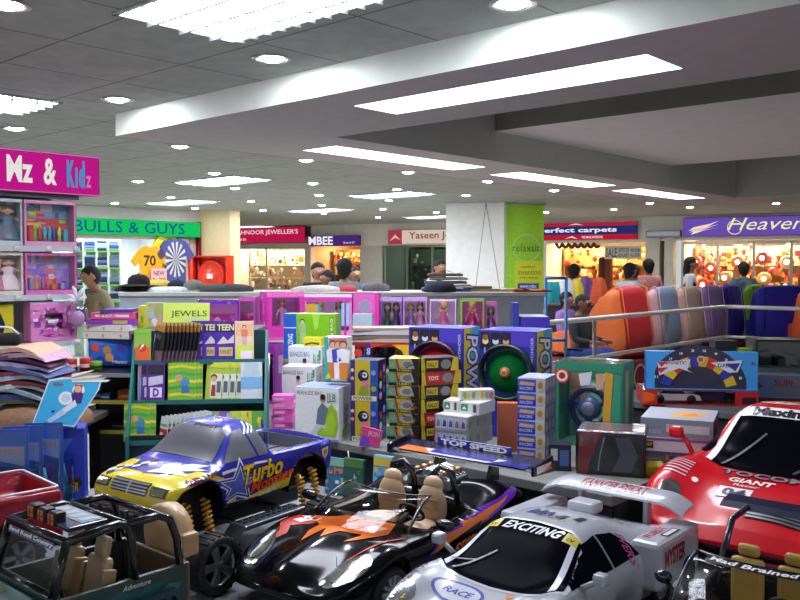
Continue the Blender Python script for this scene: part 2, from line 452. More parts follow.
def bodyobj(par, V_, F_, col, nm='body', mt='paint', colfn=None):
    mb = MB()
    if colfn:
        mb.v = [tuple(v) for v in V_]
        for f in F_:
            c = V((0, 0, 0))
            for i in f: c += V(V_[i])
            mb.f.append(f); mb.c.append(H(colfn(c / len(f)))); mb.m.append(mt); mb.sm.append(True)
    else: mb.add(V_, F_, col, mt, True)
    return mb.build(nm, par)
TZ = .66                       # top of the low display platform the model cars stand on
def heading(hx, hy): return math.atan2(hy, hx)

# ---------------------------------------------------------------- blue and yellow monster pickup
def monster_truck():
    t = thing('monster_truck', 'blue and yellow toy monster pickup lettered Turbo Monster', 'toy truck', (-.587, 2.80, TZ), heading(-.58, -.815))
    BL, YE = '2b2fa8', 'e3cf12'
    b = lambda z: dict()
    keys = [(-.372, sec(.300, .13, .29, .150, .245, .146)), (-.365, sec(.338, .145, .325, .166, .235, .16)), (-.348, sec(.342, .150, .328, .172, .228, .168)),
            (-.340, sec(.342, .148, .328, .173, .222, .168, zc=.275, wi=.138)), (-.072, sec(.345, .148, .328, .178, .206, .172, zc=.275, wi=.138)),
            (-.064, sec(.348, .146, .328, .178, .206, .172, zc=.345, wi=.13)), (-.058, sec(.385, .125, .328, .179, .206, .173)), (-.045, sec(.422, .118, .328, .18, .206, .173)),
            (-.02, sec(.440, .118, .328, .181, .206, .174)), (.055, sec(.439, .12, .328, .181, .206, .174)), (.085, sec(.428, .123, .328, .181, .206, .174)),
            (.175, sec(.350, .142, .326, .183, .210, .176)), (.205, sec(.336, .15, .320, .186, .212, .178)), (.315, sec(.316, .148, .300, .182, .22, .176)),
            (.345, sec(.306, .145, .290, .175, .224, .17)), (.365, sec(.284, .14, .270, .165, .228, .16)), (.375, sec(.252, .12, .248, .148, .234, .146))]
    ar = [(.250, .205, .104), (-.238, .205, .098)]
    V_, F_, bv = loft_body(keys, ar, 34)
    bodyobj(t, V_, F_, BL, colfn=lambda c: YE if c.x > .30 or (c.x > .24 and c.z < .30) else BL)
    S = Skin(bv)
    g = MB()
    for sd, vw in ((1, 'left'), (-1, 'right')):
        q = (lambda pts: [(-x, z) for x, z in pts]) if sd > 0 else (lambda pts: [(x, z) for x, z in pts])
        S.poly(g, q([(.38, .20), (.36, .20), (.335, .28), (.285, .312), (.225, .312), (.165, .285), (.142, .245), (.136, .205), (.10, .205), (.11, .25), (.16, .30), (.225, .327), (.32, .315), (.38, .29)]), vw, YE, off=.0012)
        S.poly(g, q([(.10, .204), (-.14, .204), (-.155, .268), (-.02, .232), (.06, .215)]), vw, YE, off=.0014)
        cx, cz = .098, .264; star = []
        for i in range(10):
            a = PI / 2 + i * PI / 5 + .12; r = (.118, .047)[i % 2]; star.append((cx + r * 1.05 * math.cos(a), max(.207, cz + r * math.sin(a) * .72)))
        S.poly(g, q(star), vw, 'e8ecf8', off=.0016)
        S.poly(g, q([(cx + (x - cx) * .87, cz + (z - cz) * .87) for x, z in star]), vw, '3448b8', off=.0021)
        S.poly(g, q([(cx + (x - cx) * .70, cz + (z - cz) * .70) for x, z in star]), vw, 'c8d4f4', off=.0024)
        S.poly(g, q([(cx + (x - cx) * .60, cz + (z - cz) * .60) for x, z in star]), vw, '4a64cc', off=.0028)
        S.poly(g, q([(.165, .318), (.02, .322), (-.05, .318), (-.05, .312), (.02, .315), (.165, .309)]), vw, 'f0f4ff', off=.0017)
    S.text(g, 'Turbo', (-.092, .256), (.190, .006), (.012, .064), 'left', '2a1c04', off=.0032, bold=.07)
    S.text(g, 'Turbo', (-.090, .258), (.186, .006), (.012, .060), 'left', 'f0c818', off=.0040, bold=.03)
    S.text(g, 'Monster', (-.048, .224), (.196, .020), (.008, .040), 'left', '2a0804', off=.0034, bold=.06)
    S.text(g, 'Monster', (-.046, .226), (.192, .020), (.008, .036), 'left', 'f04a18', off=.0042, bold=.03)
    S.text(g, 'POWER RACE', (-.01, .208), (.10, .012), (.002, .012), 'left', 'f4f4f4', off=.0034)
    S.text(g, 'SUPER RIDER', (-.29, .300), (.10, .012), (.0, .012), 'left', '8a3010', off=.003)
    S.text(g, '///', (-.03, .405), (.05, 0), (.02, .03), 'left', 'f0f4ff', off=.002)
    # bonnet graphics
    for k in range(12):
        q_ = (k % 6, k // 6); x0_, y0_ = -.155 + q_[0] * .020 + q_[1] * .012, -.325 + q_[0] * .016 + q_[1] * -.013
        S.poly(g, [(x0_, y0_), (x0_ + .020, y0_ + .014), (x0_ + .008, y0_ + .030), (x0_ - .012, y0_ + .016)], 'top', 'f4f4f4' if (q_[0] + q_[1]) % 2 == 0 else '16162a', off=.0022)
    S.poly(g, [(.0, -.30), (.15, -.265), (.10, -.25), (.165, -.205), (.08, -.222), (.12, -.238), (.02, -.262)], 'top', 'f4f6fc', off=.0024)
    for k in range(5):
        S.poly(g, [(-.12 + k * .016, -.30 + k * .012), (-.10 + k * .016, -.292 + k * .012), (-.112 + k * .016, -.27 + k * .012), (-.132 + k * .016, -.278 + k * .012)], 'top', 'f4f4f4' if k % 2 == 0 else '18182a', off=.0016)
    S.poly(g, [(-.10, -.27), (.0, -.31), (.13, -.25), (.15, -.20), (-.02, -.22), (-.13, -.21)], 'top', '30349c', off=.0013)
    S.poly(g, [(.02, -.265), (.14, -.225), (.12, -.215), (.15, -.185), (.09, -.20), (.06, -.222), (.0, -.235)], 'top', 'eef2fa', off=.0018)
    S.poly(g, [(-.06, -.255), (-.02, -.268), (.02, -.25), (-.02, -.238)], 'top', '8a6ad0', off=.002)
    S.text(g, 'POWER', (-.07, -.245), (.07, 0), (0, .014), 'top', 'e8d060', off=.0024)
    # tail badge
    S.poly(g, [(.30, .305), (.335, .31), (.332, .285), (.318, .27), (.304, .285)], 'left', 'f0e8d0', off=.0018)
    S.poly(g, [(.306, .302), (.33, .305), (.327, .287), (.318, .277), (.309, .287)], 'left', 'd8b020', off=.0022)
    S.text(g, '52', (.312, .288), (.014, .002), (0, .012), 'left', '181818', off=.0026)
    S.text(g, 'TURBO X', (.296, .318), (.045, .003), (0, .007), 'left', 'c8d0ff', off=.0022)
    # bumper text and round sticker
    S.poly(g, [(-.13 + .0 + .022 * math.cos(i * PI / 8) + .26, .268 + .020 * math.sin(i * PI / 8)) for i in range(16)], (1, .55, 0), 'c02820', off=.002)
    S.poly(g, [(-.13 + .0 + .014 * math.cos(i * PI / 8) + .26, .268 + .006 * math.sin(i * PI / 8)) for i in range(16)], (1, .55, 0), 'f0e0d0', off=.0026)
    g.build('body_graphics', t)
    w = MB()
    S.poly(w, [(-.118, .112), (.118, .112), (.142, .028), (-.142, .028)], (.62, 0, .78), 'x' if False else '8e909c', 'dark', off=.0018) if False else None
    ux, uy = view((.62, 0, .78))
    def pz(y, x, z): return (y, V((x, y, z)).dot(uy))
    S.poly(w, [pz(-.114, .080, .430), pz(.114, .080, .430), pz(.142, .178, .350), pz(-.142, .178, .350)], (.62, 0, .78), '5e6068', 'plastic', off=.0018)
    w.build('windscreen', t)
    w = MB()
    S.text(w, 'ENERGY', (-.03, pz(0, .088, .424)[1]), (.11, 0), (0, .011), (.62, 0, .78), '15151c', off=.0026, shear=.2)
    w.build('windscreen_lettering', t)
    for vw, sg in (('left', -1), ('right', 1)):
        w = MB()
        S.poly(w, [(sg * .145, .338), (sg * .07, .415), (sg * .03, .422), (sg * .01, .337)], vw, '5e6068', 'plastic', off=.0016)
        S.poly(w, [(sg * .002, .337), (sg * .02, .42), (sg * -.025, .412), (sg * -.045, .36), (sg * -.038, .337)], vw, '5e6068', 'plastic', off=.0016)
        w.build('side_window', t)
    # grille, lamps, bumper
    m = MB(); S.poly(m, [(-.085, .305), (.085, .305), (.08, .272), (-.08, .272)], 'front', '2a2c34', 'plastic', off=.002)
    for k in range(4): S.poly(m, [(-.08, .277 + k * .0075), (.08, .277 + k * .0075), (.08, .280 + k * .0075), (-.08, .280 + k * .0075)], 'front', 'c8ccd8', 'metal', off=.0035)
    S.poly(m, [(-.004, .305), (.004, .305), (.004, .272), (-.004, .272)], 'front', 'c8ccd8', 'metal', off=.004)
    m.build('grille', t)
    for sg in (-1, 1):
        m = MB(); S.poly(m, [(sg * .09, .300), (sg * .158, .297), (sg * .160, .275), (sg * .098, .276)], 'front', '4a4440', 'plastic', off=.0022)
        S.poly(m, [(sg * .097, .296), (sg * .152, .293), (sg * .154, .279), (sg * .103, .280)], 'front', 'd8d4c8', 'chrome', off=.0035)
        m.build('headlight', t)
    m = MB()
    m.box(.345, .40, -.15, .15, .205, .238, '18181c', 'plastic', .01); m.box(.395, .41, -.045, .045, .195, .235, '505460', 'metal', .004)
    for y in (-.11, -.06, .06, .11): m.box(.398, .404, y - .014, y + .014, .215, .228, '3a3c44', 'plastic', .002)
    m.build('bull_bar', t)
    liner(t, ar, .07, .168)
    m = MB(); m.box(-.335, -.078, -.136, .136, .279, .283, '7a7a80', 'plastic'); [m.box(-.335, -.078, y - .0015, y + .0015, .28, .328, '7a7a80', 'plastic') for y in (-.137, .137)]; [m.box(x - .0015, x + .0015, -.136, .136, .28, .328, '7a7a80', 'plastic') for x in (-.336, -.077)]; [m.box(-.335, -.078, y - .004, y + .004, .283, .287, '5a5a60', 'plastic') for y in (-.10, -.05, 0, .05, .10)]; m.build('bed_liner', t)
    m = MB(); m.box(-.34, .33, -.10, .10, .17, .262, '111114', 'plastic', .01); m.box(-.33, .33, -.045, .045, .10, .18, '26282e', 'plastic', .01)
    for x in (.225, -.235): m.tube([(x, -.25, .085), (x, .25, .085)], .016, '303238', 'metal')
    m.build('chassis', t)
    for sd in (-1, 1):
        m = MB()
        m.box(-.14, .13, sd * .175, sd * .245, .140, .155, '9aa0ac', 'metal', .004)
        for i in range(10):
            for j in range(2): m.box(-.125 + i * .025, -.112 + i * .025, sd * (.19 + j * .025), sd * (.197 + j * .025), .154, .159, '5a5e68', 'metal')
        for x in (-.1, .1): m.tube([(x, sd * .05, .15), (x, sd * .2, .147)], .008, '606470', 'metal')
        m.add([(.13, sd * .175, .15), (.13, sd * .245, .15), (.17, sd * .245, .11), (.17, sd * .175, .11)], [(0, 1, 2, 3) if sd > 0 else (3, 2, 1, 0)], '9aa0ac', 'metal')
        m.build('side_step', t)
    for x in (.245, -.235):
        for sd in (-1, 1):
            wheel(t, x + .025, sd * .255, .085, .085, .075, spokes=5, side=sd, rimr=.72)
            spring(t, (x - .03, sd * .19, .12), (x - .035, sd * .155, .245), .012)
            if x < 0: spring(t, (x + .05, sd * .20, .12), (x + .04, sd * .165, .235), .012)
            else: spring(t, (x + .04, sd * .185, .12), (x + .035, sd * .15, .245), .012)
    m = MB(); m.tube([(-.30, -.08, .28), (-.32, -.09, .62)], .0018, 'b8bcc4', 'metal', 6); m.build('antenna', t)
    return t

# ---------------------------------------------------------------- black open roadster with flames
def roadster():
    hx, hy = -.62, -.785
    t = thing('roadster', 'black open toy roadster with orange flames and a tall rear wing', 'toy car', (-.345 + .49 * .62, 2.235 + .49 * .785, TZ), heading(hx, hy)); t.scale = (1.1, 1.24, 1)
    BK = '08080e'
    keys = [(-.44, sec(.14, .10, .13, .150, .08, .14)), (-.425, sec(.185, .13, .165, .175, .062, .165)), (-.33, sec(.225, .13, .19, .198, .055, .19)), (-.26, sec(.235, .11, .19, .20, .05, .19)),
            (-.20, sec(.215, .10, .185, .198, .045, .19)), (-.16, sec(.195, .125, .18, .196, .042, .185)), (-.15, sec(.19, .135, .178, .195, .042, .185, zc=.09, wi=.12)),
            (.05, sec(.185, .137, .172, .192, .042, .182, zc=.085, wi=.122)), (.06, sec(.19, .13, .172, .192, .042, .182, zc=.165, wi=.09)), (.09, sec(.195, .11, .17, .192, .042, .182)),
            (.2, sec(.185, .11, .15, .19, .045, .184)), (.3, sec(.165, .10, .125, .186, .05, .18)), (.38, sec(.138, .08, .108, .168, .055, .165)), (.425, sec(.108, .06, .092, .135, .06, .13)), (.44, sec(.085, .04, .08, .10, .065, .095))]
    ar = [(.235, .064, .078), (-.29, .066, .082)]
    def df(x, y, z):
        s = min(1, abs(y) / .19)
        k = math.exp(-((x - .24) / .10)**2) * .030 + math.exp(-((x + .29) / .12)**2) * .030
        if z > .1: z += k * math.exp(-((abs(y) - .148) / .05)**2) - (.022 * math.exp(-((abs(y) - .085) / .035)**2) if x > .1 else 0) * min(1, (x - .1) / .06)
        if z > .1 and x > .12: z += .012 * math.exp(-(y / .035)**2)
        return (x, y, z)
    V_, F_, bv = loft_body(keys, ar, 34, deform=df)
    bodyobj(t, V_, F_, BK, mt='ink')
    S = Skin(bv); g = MB()
    OR, RE = 'f07820', 'c02818'
    def flame(pts, vw, c, off): S.poly(g, pts, vw, c, off=off)
    # bonnet flames (a = y, b = -x)
    flame([(-.15, -.17), (-.06, -.16), (-.09, -.21), (-.12, -.24), (-.105, -.27), (-.135, -.34), (-.13, -.27), (-.155, -.24)], 'top', RE, .0014)
    flame([(-.12, -.15), (-.02, -.13), (.09, -.12), (.06, -.17), (.09, -.18), (.02, -.22), (.0, -.27), (-.02, -.22), (-.035, -.30), (-.06, -.24), (-.06, -.20)], 'top', OR, .0018)
    flame([(.02, -.125), (.10, -.10), (.12, -.16), (.09, -.21), (.055, -.25), (.07, -.20), (.05, -.17)], 'top', OR, .002)
    flame([(.05, -.135), (.10, -.13), (.08, -.165), (.05, -.16)], 'top', 'f0d8e8', .0024)
    flame([(-.13, -.19), (-.10, -.185), (-.11, -.215), (-.135, -.215)], 'top', 'f4f0f8', .0024)
    S.text(g, '4U', (-.135, -.19), (.05, .004), (0, .03), 'top', 'f8f0f8', off=.003, bold=.03)
    flame([(.10, -.36), (.115, -.30), (.14, -.24), (.165, -.15), (.15, -.18), (.13, -.25), (.11, -.30)], 'top', RE, .002)
    # door arrow (left view: a = -x, b = z)
    for vw, sg in (('left', 1), ('right', -1)):
        flame([(sg * a, z) for a, z in [(-.10, .118), (-.02, .165), (.05, .17), (.04, .182), (.13, .185), (.30, .215), (.40, .218), (.26, .18), (.16, .152), (.17, .165), (.06, .152)]], vw, '6a30b8', .0014)
        flame([(sg * a, z) for a, z in [(-.08, .120), (-.02, .160), (.06, .164), (.055, .174), (.13, .176), (.29, .206), (.14, .150), (.15, .162), (.04, .142)]], vw, OR, .002)
    S.text(g, 'SPIDER', (.02, .085), (.17, .018), (.006, .036), 'left', OR, off=.0026, bold=.04)
    g.build('body_graphics', t)
    for sd in (-1, 1):
        m = MB(); pts = [(sd * (.135 + .034 * math.cos(i * PI / 9) + .014 * math.sin(i * PI / 9)), -.335 + .062 * math.sin(i * PI / 9)) for i in range(18)]
        S.poly(m, pts, 'top', '9aa0a4', 'chrome', off=.002)
        S.poly(m, [(sd * (.136 + .024 * math.cos(i * PI / 9) + .010 * math.sin(i * PI / 9)), -.333 + .046 * math.sin(i * PI / 9)) for i in range(18)], 'top', 'b4b8ac', 'chrome', off=.0035)
        S.poly(m, [(sd * .136 + .010 * math.cos(i * PI / 6), -.315 + .014 * math.sin(i * PI / 6)) for i in range(12)], 'top', 'e8ece4', 'chrome', off=.0045)
        m.build('headlight', t)
    for sd in (-1, 1): m = MB(); S.poly(m, [(sd * .105 + .007 * math.cos(i * PI / 6), -.385 + .009 * math.sin(i * PI / 6)) for i in range(12)], 'top', 'f0f0ec', 'plastic', off=.003); m.build('fog_lamp', t)
    # wrap-round clear windscreen and its rim
    def ws(u, v):
        g_ = (u - .5) * 2.3; x0 = .035 + .17 * math.cos(g_ * .85); y0 = .150 * math.sin(g_) / math.sin(1.15)
        x1 = -.075 + .10 * math.cos(g_ * .85); y1 = .122 * math.sin(g_) / math.sin(1.15)
        q = v; b_ = .192 - .02 * (abs(u - .5) * 2)**2
        return (x0 + (x1 - x0) * q, y0 + (y1 - y0) * q, b_ + (.252 - b_) * math.sin(q * PI / 2))
    m = MB(); m.grid(ws, 24, 8, 'f4ece0', 'clear'); m.build('windscreen', t)
    m = MB(); m.tube([ws(i / 24, 1) for i in range(25)], .003, '14141a', 'paint'); m.tube([ws(0, i / 8) for i in range(9)], .004, '14141a', 'paint'); m.tube([ws(1, i / 8) for i in range(9)], .004, '14141a', 'paint')
    m.build('windscreen_frame', t)
    for sd in (-1, 1):
        m = MB()
        m.ball((-.06, sd * .065, .125), (.065, .045, .03), 'c8a888', 'plastic'); m.ball((-.115, sd * .065, .185), (.022, .045, .075), 'c8a888', 'plastic'); m.ball((-.122, sd * .065, .250), (.018, .030, .03), 'c8a888', 'plastic')
        for k in range(3): m.box(-.10, -.092, sd * .065 - .03, sd * .065 + .03, .15 + k * .03, .153 + k * .03, 'a88868', 'plastic')
        m.build('seat', t)
        m = MB(); m.tube([(-.165, sd * .02, .19), (-.165, sd * .03, .265), (-.165, sd * .06, .30), (-.165, sd * .095, .285), (-.165, sd * .115, .19)], .009, '101014', 'paint', 10); m.build('roll_hoop', t)
        m = MB(); m.ball((.06, sd * .215, .205), (.016, .026, .017), '0c0c12', 'paint'); m.tube([(.055, sd * .175, .185), (.058, sd * .205, .20)], .006, '0c0c12', 'paint'); m.build('wing_mirror', t)
    m = MB(); m.tube([(-.02 + .018 * math.cos(i * PI / 10), .065 + .034 * math.sin(i * PI / 10), .19 + .028 * math.cos(i * PI / 10)) for i in range(20)], .0045, '18181c', 'rubber', 6, True); m.tube([(0, .065, .19), (.05, .065, .17)], .006, '18181c', 'rubber'); m.build('steering_wheel', t)
    m = MB()
    rnd = random.Random(4)
    m.box(-.30, -.19, -.07, .07, .21, .25, '9098a0', 'metal', .008)
    for i in range(6): m.tube([(-.29 + i * .018, -.06, .25), (-.29 + i * .018, 0, .272), (-.29 + i * .018, .06, .25)], .006, 'c8ccd4', 'chrome', 6)
    for i in range(3):
        for sd in (-1, 1): m.ball((-.28 + i * .035, sd * .045, .262), .012, 'a07850', 'metal', 8, 6)
    m.build('engine', t)
    wing = MB()
    hw = .24
    wing.M = MX.Translation((-.40, 0, 0))
    wing.prism([(.055, .272), (.045, .279), (.0, .282), (-.055, .293), (-.06, .291), (.0, .274)], -hw, hw, '17173a', 'paint', 'y')
    wing.M = MX.Identity(4)
    wo = wing.build('rear_wing', t)
    g = MB()
    fc = Face(g, (-.347, -hw, .279), (0, 1, 0), V((-.055, 0, .004)).normalized(), 2 * hw, .055)
    fc.rect(.06, .04, .94, .96, 'd8d4e0', 'paint'); fc.poly([(.06, .04), (.3, .04), (.2, .96), (.06, .96)], 'e87838', 'paint'); fc.poly([(.7, .04), (.94, .04), (.94, .96), (.78, .96)], '2a2c88', 'paint')
    fc.rect(.28, .30, .72, .98, '2a2ea0', 'paint')
    g.build('wing_print', wo)
    g = MB(); g.box(-.452, -.446, -.13, .12, .288, .316, '2028a0', 'paint', .002); f9 = Face(g, (-.4455, -.13, .288), (0, 1, 0), (0, 0, 1), .25, .028); f9.text('TOP SPEED', .05, .14, .95, .88, 'f8f8f8', 'plastic', bold=.05); g.build('lettered_flap', wo)
    g = MB(); g.prism([(-.34, .262), (-.34, .292), (-.455, .310), (-.47, .255)], -hw - .004, -hw + .004, '15152a', 'paint', 'y'); g.build('wing_end_plate', wo)
    g = MB(); g.prism([(-.34, .262), (-.34, .292), (-.455, .310), (-.47, .255)], hw - .004, hw + .004, '15152a', 'paint', 'y')
    fcs = Face(g, (-.345, hw + .0045, .262), (-1, 0, 0), (0, 0, 1), .11, .034)
    fcs.poly([(.1, .1), (.8, .3), (.9, .9), (.1, .8)], 'e8e4f0', 'paint'); fcs.poly([(.4, .1), (.95, .2), (.8, .6)], 'f08030', 'paint')
    g.build('wing_end_plate', wo)
    for sd in (-1, 1): g = MB(); g.prism([(-.36, .21), (-.385, .275), (-.42, .275), (-.42, .20)], sd * .09 - .006, sd * .09 + .006, '101018', 'paint', 'y'); g.build('wing_post', wo)
    liner(t, ar, .09, .178)
    m = MB(); m.box(-.41, .40, -.085, .085, .035, .10, '0c0c10', 'plastic', .01); m.build('chassis', t)
    for x, r in ((.235, .064), (-.29, .066)):
        for sd in (-1, 1): wheel(t, x, sd * .168, r, r, .05, 'c4c8d0', 10, sd, .7, False)
    m = MB(); m.tube([(.33, .10, .165), (.335, .105, .02)], .0012, 'd8d8d8', 'metal', 6); m.build('antenna', t)
    return t

# ---------------------------------------------------------------- silver endurance racer
def gt_car(t, col, L2=.47, S_=1.0, name='', nose=1.0):
    pass
def silver_racer():
    hx, hy = -.65, -.76
    t = thing('racing_car', 'silver toy endurance racing car lettered Exciting with rear wing', 'toy car', (.379, 2.238, TZ), heading(hx, hy))
    CO = 'b2b4bd'
    keys = [(-.46, sec(.13, .16, .12, .19, .07, .18)), (-.445, sec(.165, .17, .15, .205, .055, .20)), (-.36, sec(.195, .13, .165, .215, .05, .21)), (-.26, sec(.222, .11, .165, .215, .05, .205)),
            (-.16, sec(.258, .112, .165, .205, .05, .195)), (-.08, sec(.272, .125, .165, .200, .05, .19)), (.02, sec(.270, .13, .163, .198, .05, .19)), (.06, sec(.258, .138, .162, .198, .05, .19)),
            (.20, sec(.182, .155, .155, .20, .05, .195)), (.24, sec(.166, .16, .15, .204, .05, .20)), (.36, sec(.135, .16, .128, .212, .052, .205)), (.43, sec(.112, .14, .108, .198, .055, .19)), (.465, sec(.09, .11, .088, .165, .058, .16)), (.475, sec(.075, .09, .073, .14, .06, .135))]
    ar = [(.30, .062, .076), (-.30, .066, .080)]
    def df(x, y, z):
        k = math.exp(-((x - .30) / .12)**2) * .042 + math.exp(-((x + .31) / .13)**2) * .035
        if z > .1: z += k * math.exp(-((abs(y) - .172) / .045)**2)
        if x > .1 and z > .1: z -= .016 * math.exp(-((abs(y) - .115) / .04)**2) * min(1, (x - .1) / .12)
        return (x, y, z)
    V_, F_, bv = loft_body(keys, ar, 34, deform=df)
    bodyobj(t, V_, F_, CO)
    S = Skin(bv)
    vv = (.5, 0, .86); ux, uy = view(vv)
    pz = lambda x, y, z: (y, V((x, y, z)).dot(uy))
    def pane(nm, pts, vw, c='0a0a14', mt='dark', off=.0016):
        m = MB(); S.poly(m, pts, vw, c, mt, off=off); return m.build(nm, t)
    wsp = [pz(.035, -.10, .262), pz(.028, 0, .268), pz(.035, .10, .262), pz(.055, .138, .25), pz(.205, .178, .172), pz(.235, .14, .168), pz(.25, 0, .165), pz(.235, -.14, .168), pz(.205, -.178, .172), pz(.055, -.138, .25)]
    m = MB()
    cen = V((0, V((.14, 0, .21)).dot(uy)))
    S.poly(m, [tuple(cen + (V(p) - cen) * 1.06) for p in wsp], vv, 'd8dae4', 'paint', off=.0012); m.build('windscreen_surround', t)
    pane('windscreen', wsp, vv, off=.0022)
    g = MB()
    for sg in (-1, 1): S.poly(g, [pz(.045, sg * .128, .255), pz(.048, sg * .116, .256), pz(.225, sg * .148, .170), pz(.212, sg * .163, .172)], vv, 'dcdef0', 'paint', off=.003)
    yb = pz(.072, 0, .246)[1]; yt = pz(.040, 0, .262)[1]
    S.text(g, 'EXCITING', (-.085, yb + .002), (.17, 0), (.006, yt - yb - .004), vv, 'f4f4ff', off=.0035, bold=.03, shear=.25)
    for sg in (-1, 1):
        S.poly(g, [(sg * .095, yb), (sg * .132, yb - .004), (sg * .13, yt - .008), (sg * .095, yt)], vv, 'd8c850', off=.0035)
    S.text(g, 'CV', (.103, yb + .006), (.018, 0), (0, .010), vv, '3a3010', off=.0045)
    S.text(g, 'CV', (-.121, yb + .006), (.018, 0), (0, .010), vv, '3a3010', off=.0045)
    g.build('windscreen_lettering', t)
    g = MB(); a, b_, c = (V(p) for p in ((.226, -.13, .172), (.185, -.075, .20), (.14, -.03, .228)))
    S.poly(g, [pz(.23, -.125, .17), pz(.15, -.045, .22), pz(.147, -.049, .222), pz(.227, -.131, .172)], vv, '3a3c44', 'plastic', off=.006)
    S.poly(g, [pz(.20, -.155, .175), pz(.185, -.085, .195), pz(.182, -.085, .197), pz(.197, -.157, .176)], vv, '3a3c44', 'plastic', off=.006)
    g.build('wiper', t)
    for vw, sg in (('left', -1), ('right', 1)):
        pane('side_window', [(sg * .185, .178), (sg * .155, .200), (sg * .06, .243), (sg * -.02, .250), (sg * -.02, .176)], vw, '0c0e18')
        pane('side_window', [(sg * -.028, .176), (sg * -.028, .250), (sg * -.10, .240), (sg * -.15, .205), (sg * -.16, .180)], vw, '0c0e18')
    g = MB()
    # roof graphics, tail texts (top view a=y, b=-x)
    S.poly(g, [(-.07, .035), (-.015, .03), (-.02, .05), (-.05, .055)], 'top', '3a3a90', off=.0016)
    S.text(g, 'NA', (-.075, .03), (.075, 0), (.006, .042), 'top', '4a4890', off=.002, bold=.05, shear=.2)
    S.poly(g, [(.005, .035), (.035, .03), (.045, .06), (.03, .06)], 'top', '30346a', off=.002)
    S.poly(g, [(.06, .045), (.08, .04), (.085, .075), (.07, .075)], 'top', '202438', off=.002)
    S.text(g, 'SPIRIT', (-.04, .018), (.10, 0), (0, .012), 'top', 'a89858', off=.0022)
    S.text(g, 'EVER', (-.14, .16), (.02, .06), (-.02, .02), 'top', 'b85070', off=.002)
    S.text(g, 'EVERS', (.14, .115), (.055, -.012), (.01, .03), 'top', 'b85090', off=.003)
    for sd in (-1, 1):
        fc = Face(g, (-.18, sd * .25 - (.075 if sd > 0 else 0), .2155), (-1, 0, 0), (0, -1, 0), .23, .075) if False else Face(g, (-.17, sd * .25 - sd * .075, .2155), (0, 1, 0), (-1, 0, 0), .075, .23)
        if sd > 0:
            fc.text('FURIX', .10, .12, .42, .62, 'c04858', 'paint', bold=.03, vert=True); fc.rect(.52, .30, .82, .66, '282a34', 'paint'); fc.rect(.58, .33, .76, .63, 'e8e8ee', 'paint')
            f2 = Face(g, (-.17, .2503, .085), (-1, 0, 0), (0, 0, 1), .25, .13); f2.text('MYSTER', .08, .45, .62, .82, 'a82838', 'paint', bold=.04)
            f2.disc(.70, .05, .2, '15151a', 'paint')
    S.text(g, 'Valiant', (-.205, -.26), (.012, -.11), (.025, .0), 'top', '50546a', off=.002, bold=.02)
    S.poly(g, [(-.19, -.40), (-.175, -.395), (-.175, -.375), (-.19, -.38)], 'top', '50408a', off=.002); S.poly(g, [(-.17, -.40), (-.155, -.395), (-.155, -.375), (-.17, -.38)], 'top', 'e8c030', off=.002)
    ring = []
    S.poly(g, [(-.06 + .075 * math.cos(i * PI / 12), -.30 + .04 * math.sin(i * PI / 12)) for i in range(24)], 'top', '3038a8', off=.0018)
    S.poly(g, [(-.06 + .066 * math.cos(i * PI / 12), -.30 + .032 * math.sin(i * PI / 12)) for i in range(24)], 'top', 'c8ccd8', off=.0024)
    S.text(g, 'RACE', (-.10, -.31), (.08, 0), (.006, .022), 'top', '3038a8', off=.003, bold=.03)
    S.poly(g, [(.06, -.27), (.075, -.262), (.07, -.255), (.082, -.25), (.05, -.255)], 'top', 'e08040', off=.002)
    g.build('body_graphics', t)
    for sd in (-1, 1):
        m = MB()
        m.M = MX.Translation((.13, 0, 0)); m.box(-.005, .028, sd * .222, sd * .256, .192, .222, 'a8aab4', 'paint', .008); m.tube([(.01, sd * .18, .17), (.01, sd * .23, .20)], .007, 'a8aab4', 'paint'); m.M = MX.Identity(4)
        m.build('wing_mirror', t)
        m = MB(); S.poly(m, [(sd * (.165 + .028 * math.cos(i * PI / 8)), -.385 + .045 * math.sin(i * PI / 8)) for i in range(16)], 'top', 'd8dce8', 'chrome', off=.002); m.build('headlight', t)
        m = MB(); m.box(-.43, -.16, sd * .165, sd * .25, .085, .215, 'b4b6c0', 'paint', .014); m.build('side_pod', t)
    m = MB(); m.box(-.36, -.29, -.10, -.01, .21, .245, 'b8bac4', 'paint', .012); m.build('air_intake', t)
    wing = MB(); hw = .225
    def wg(u, v):
        y = -hw + 2 * hw * u; dr = -.028 * max(0, (abs(y) - .15) / .075)**2
        return (-.36 - .085 * v, y, .268 + dr + .016 * v + .006 * math.sin(v * PI))
    wing.grid(wg, 28, 6, 'b4b6c0', 'paint', flip=True); wing.grid(lambda u, v: tuple(V(wg(u, v)) - V((0, 0, .006))), 28, 6, '6a6c78', 'paint')
    for vv2 in (0, 1): wing.grid(lambda u, v: tuple(V(wg(u, vv2)) - V((0, 0, .006 * v))), 28, 1, 'c4c6ce', 'paint', flip=(vv2 == 1))
    for uu in (0, 1): wing.grid(lambda u, v: tuple(V(wg(uu, u)) - V((0, 0, .006 * v))), 6, 1, 'c4c6ce', 'paint', flip=(uu == 0))
    wo = wing.build('rear_wing', t)
    g = MB()
    q = text_tris('MANAGER EXHIBIT', .03, 0)
    g.add([tuple(V(wg(.27 + .46 * a, .2 + .6 * b)) + V((0, 0, .0015))) for a, b in q[0]], q[1], 'b83040', 'paint')
    g.build('wing_lettering', wo)
    for sd in (-1, 1): g = MB(); g.box(-.415, -.385, sd * .105 - .008, sd * .105 + .008, .18, .275, 'a8aab4', 'paint', .004); g.build('wing_post', wo)
    liner(t, ar, .09, .19)
    m = MB(); m.box(-.43, .44, -.09, .09, .03, .09, '101014', 'plastic', .01); m.build('chassis', t)
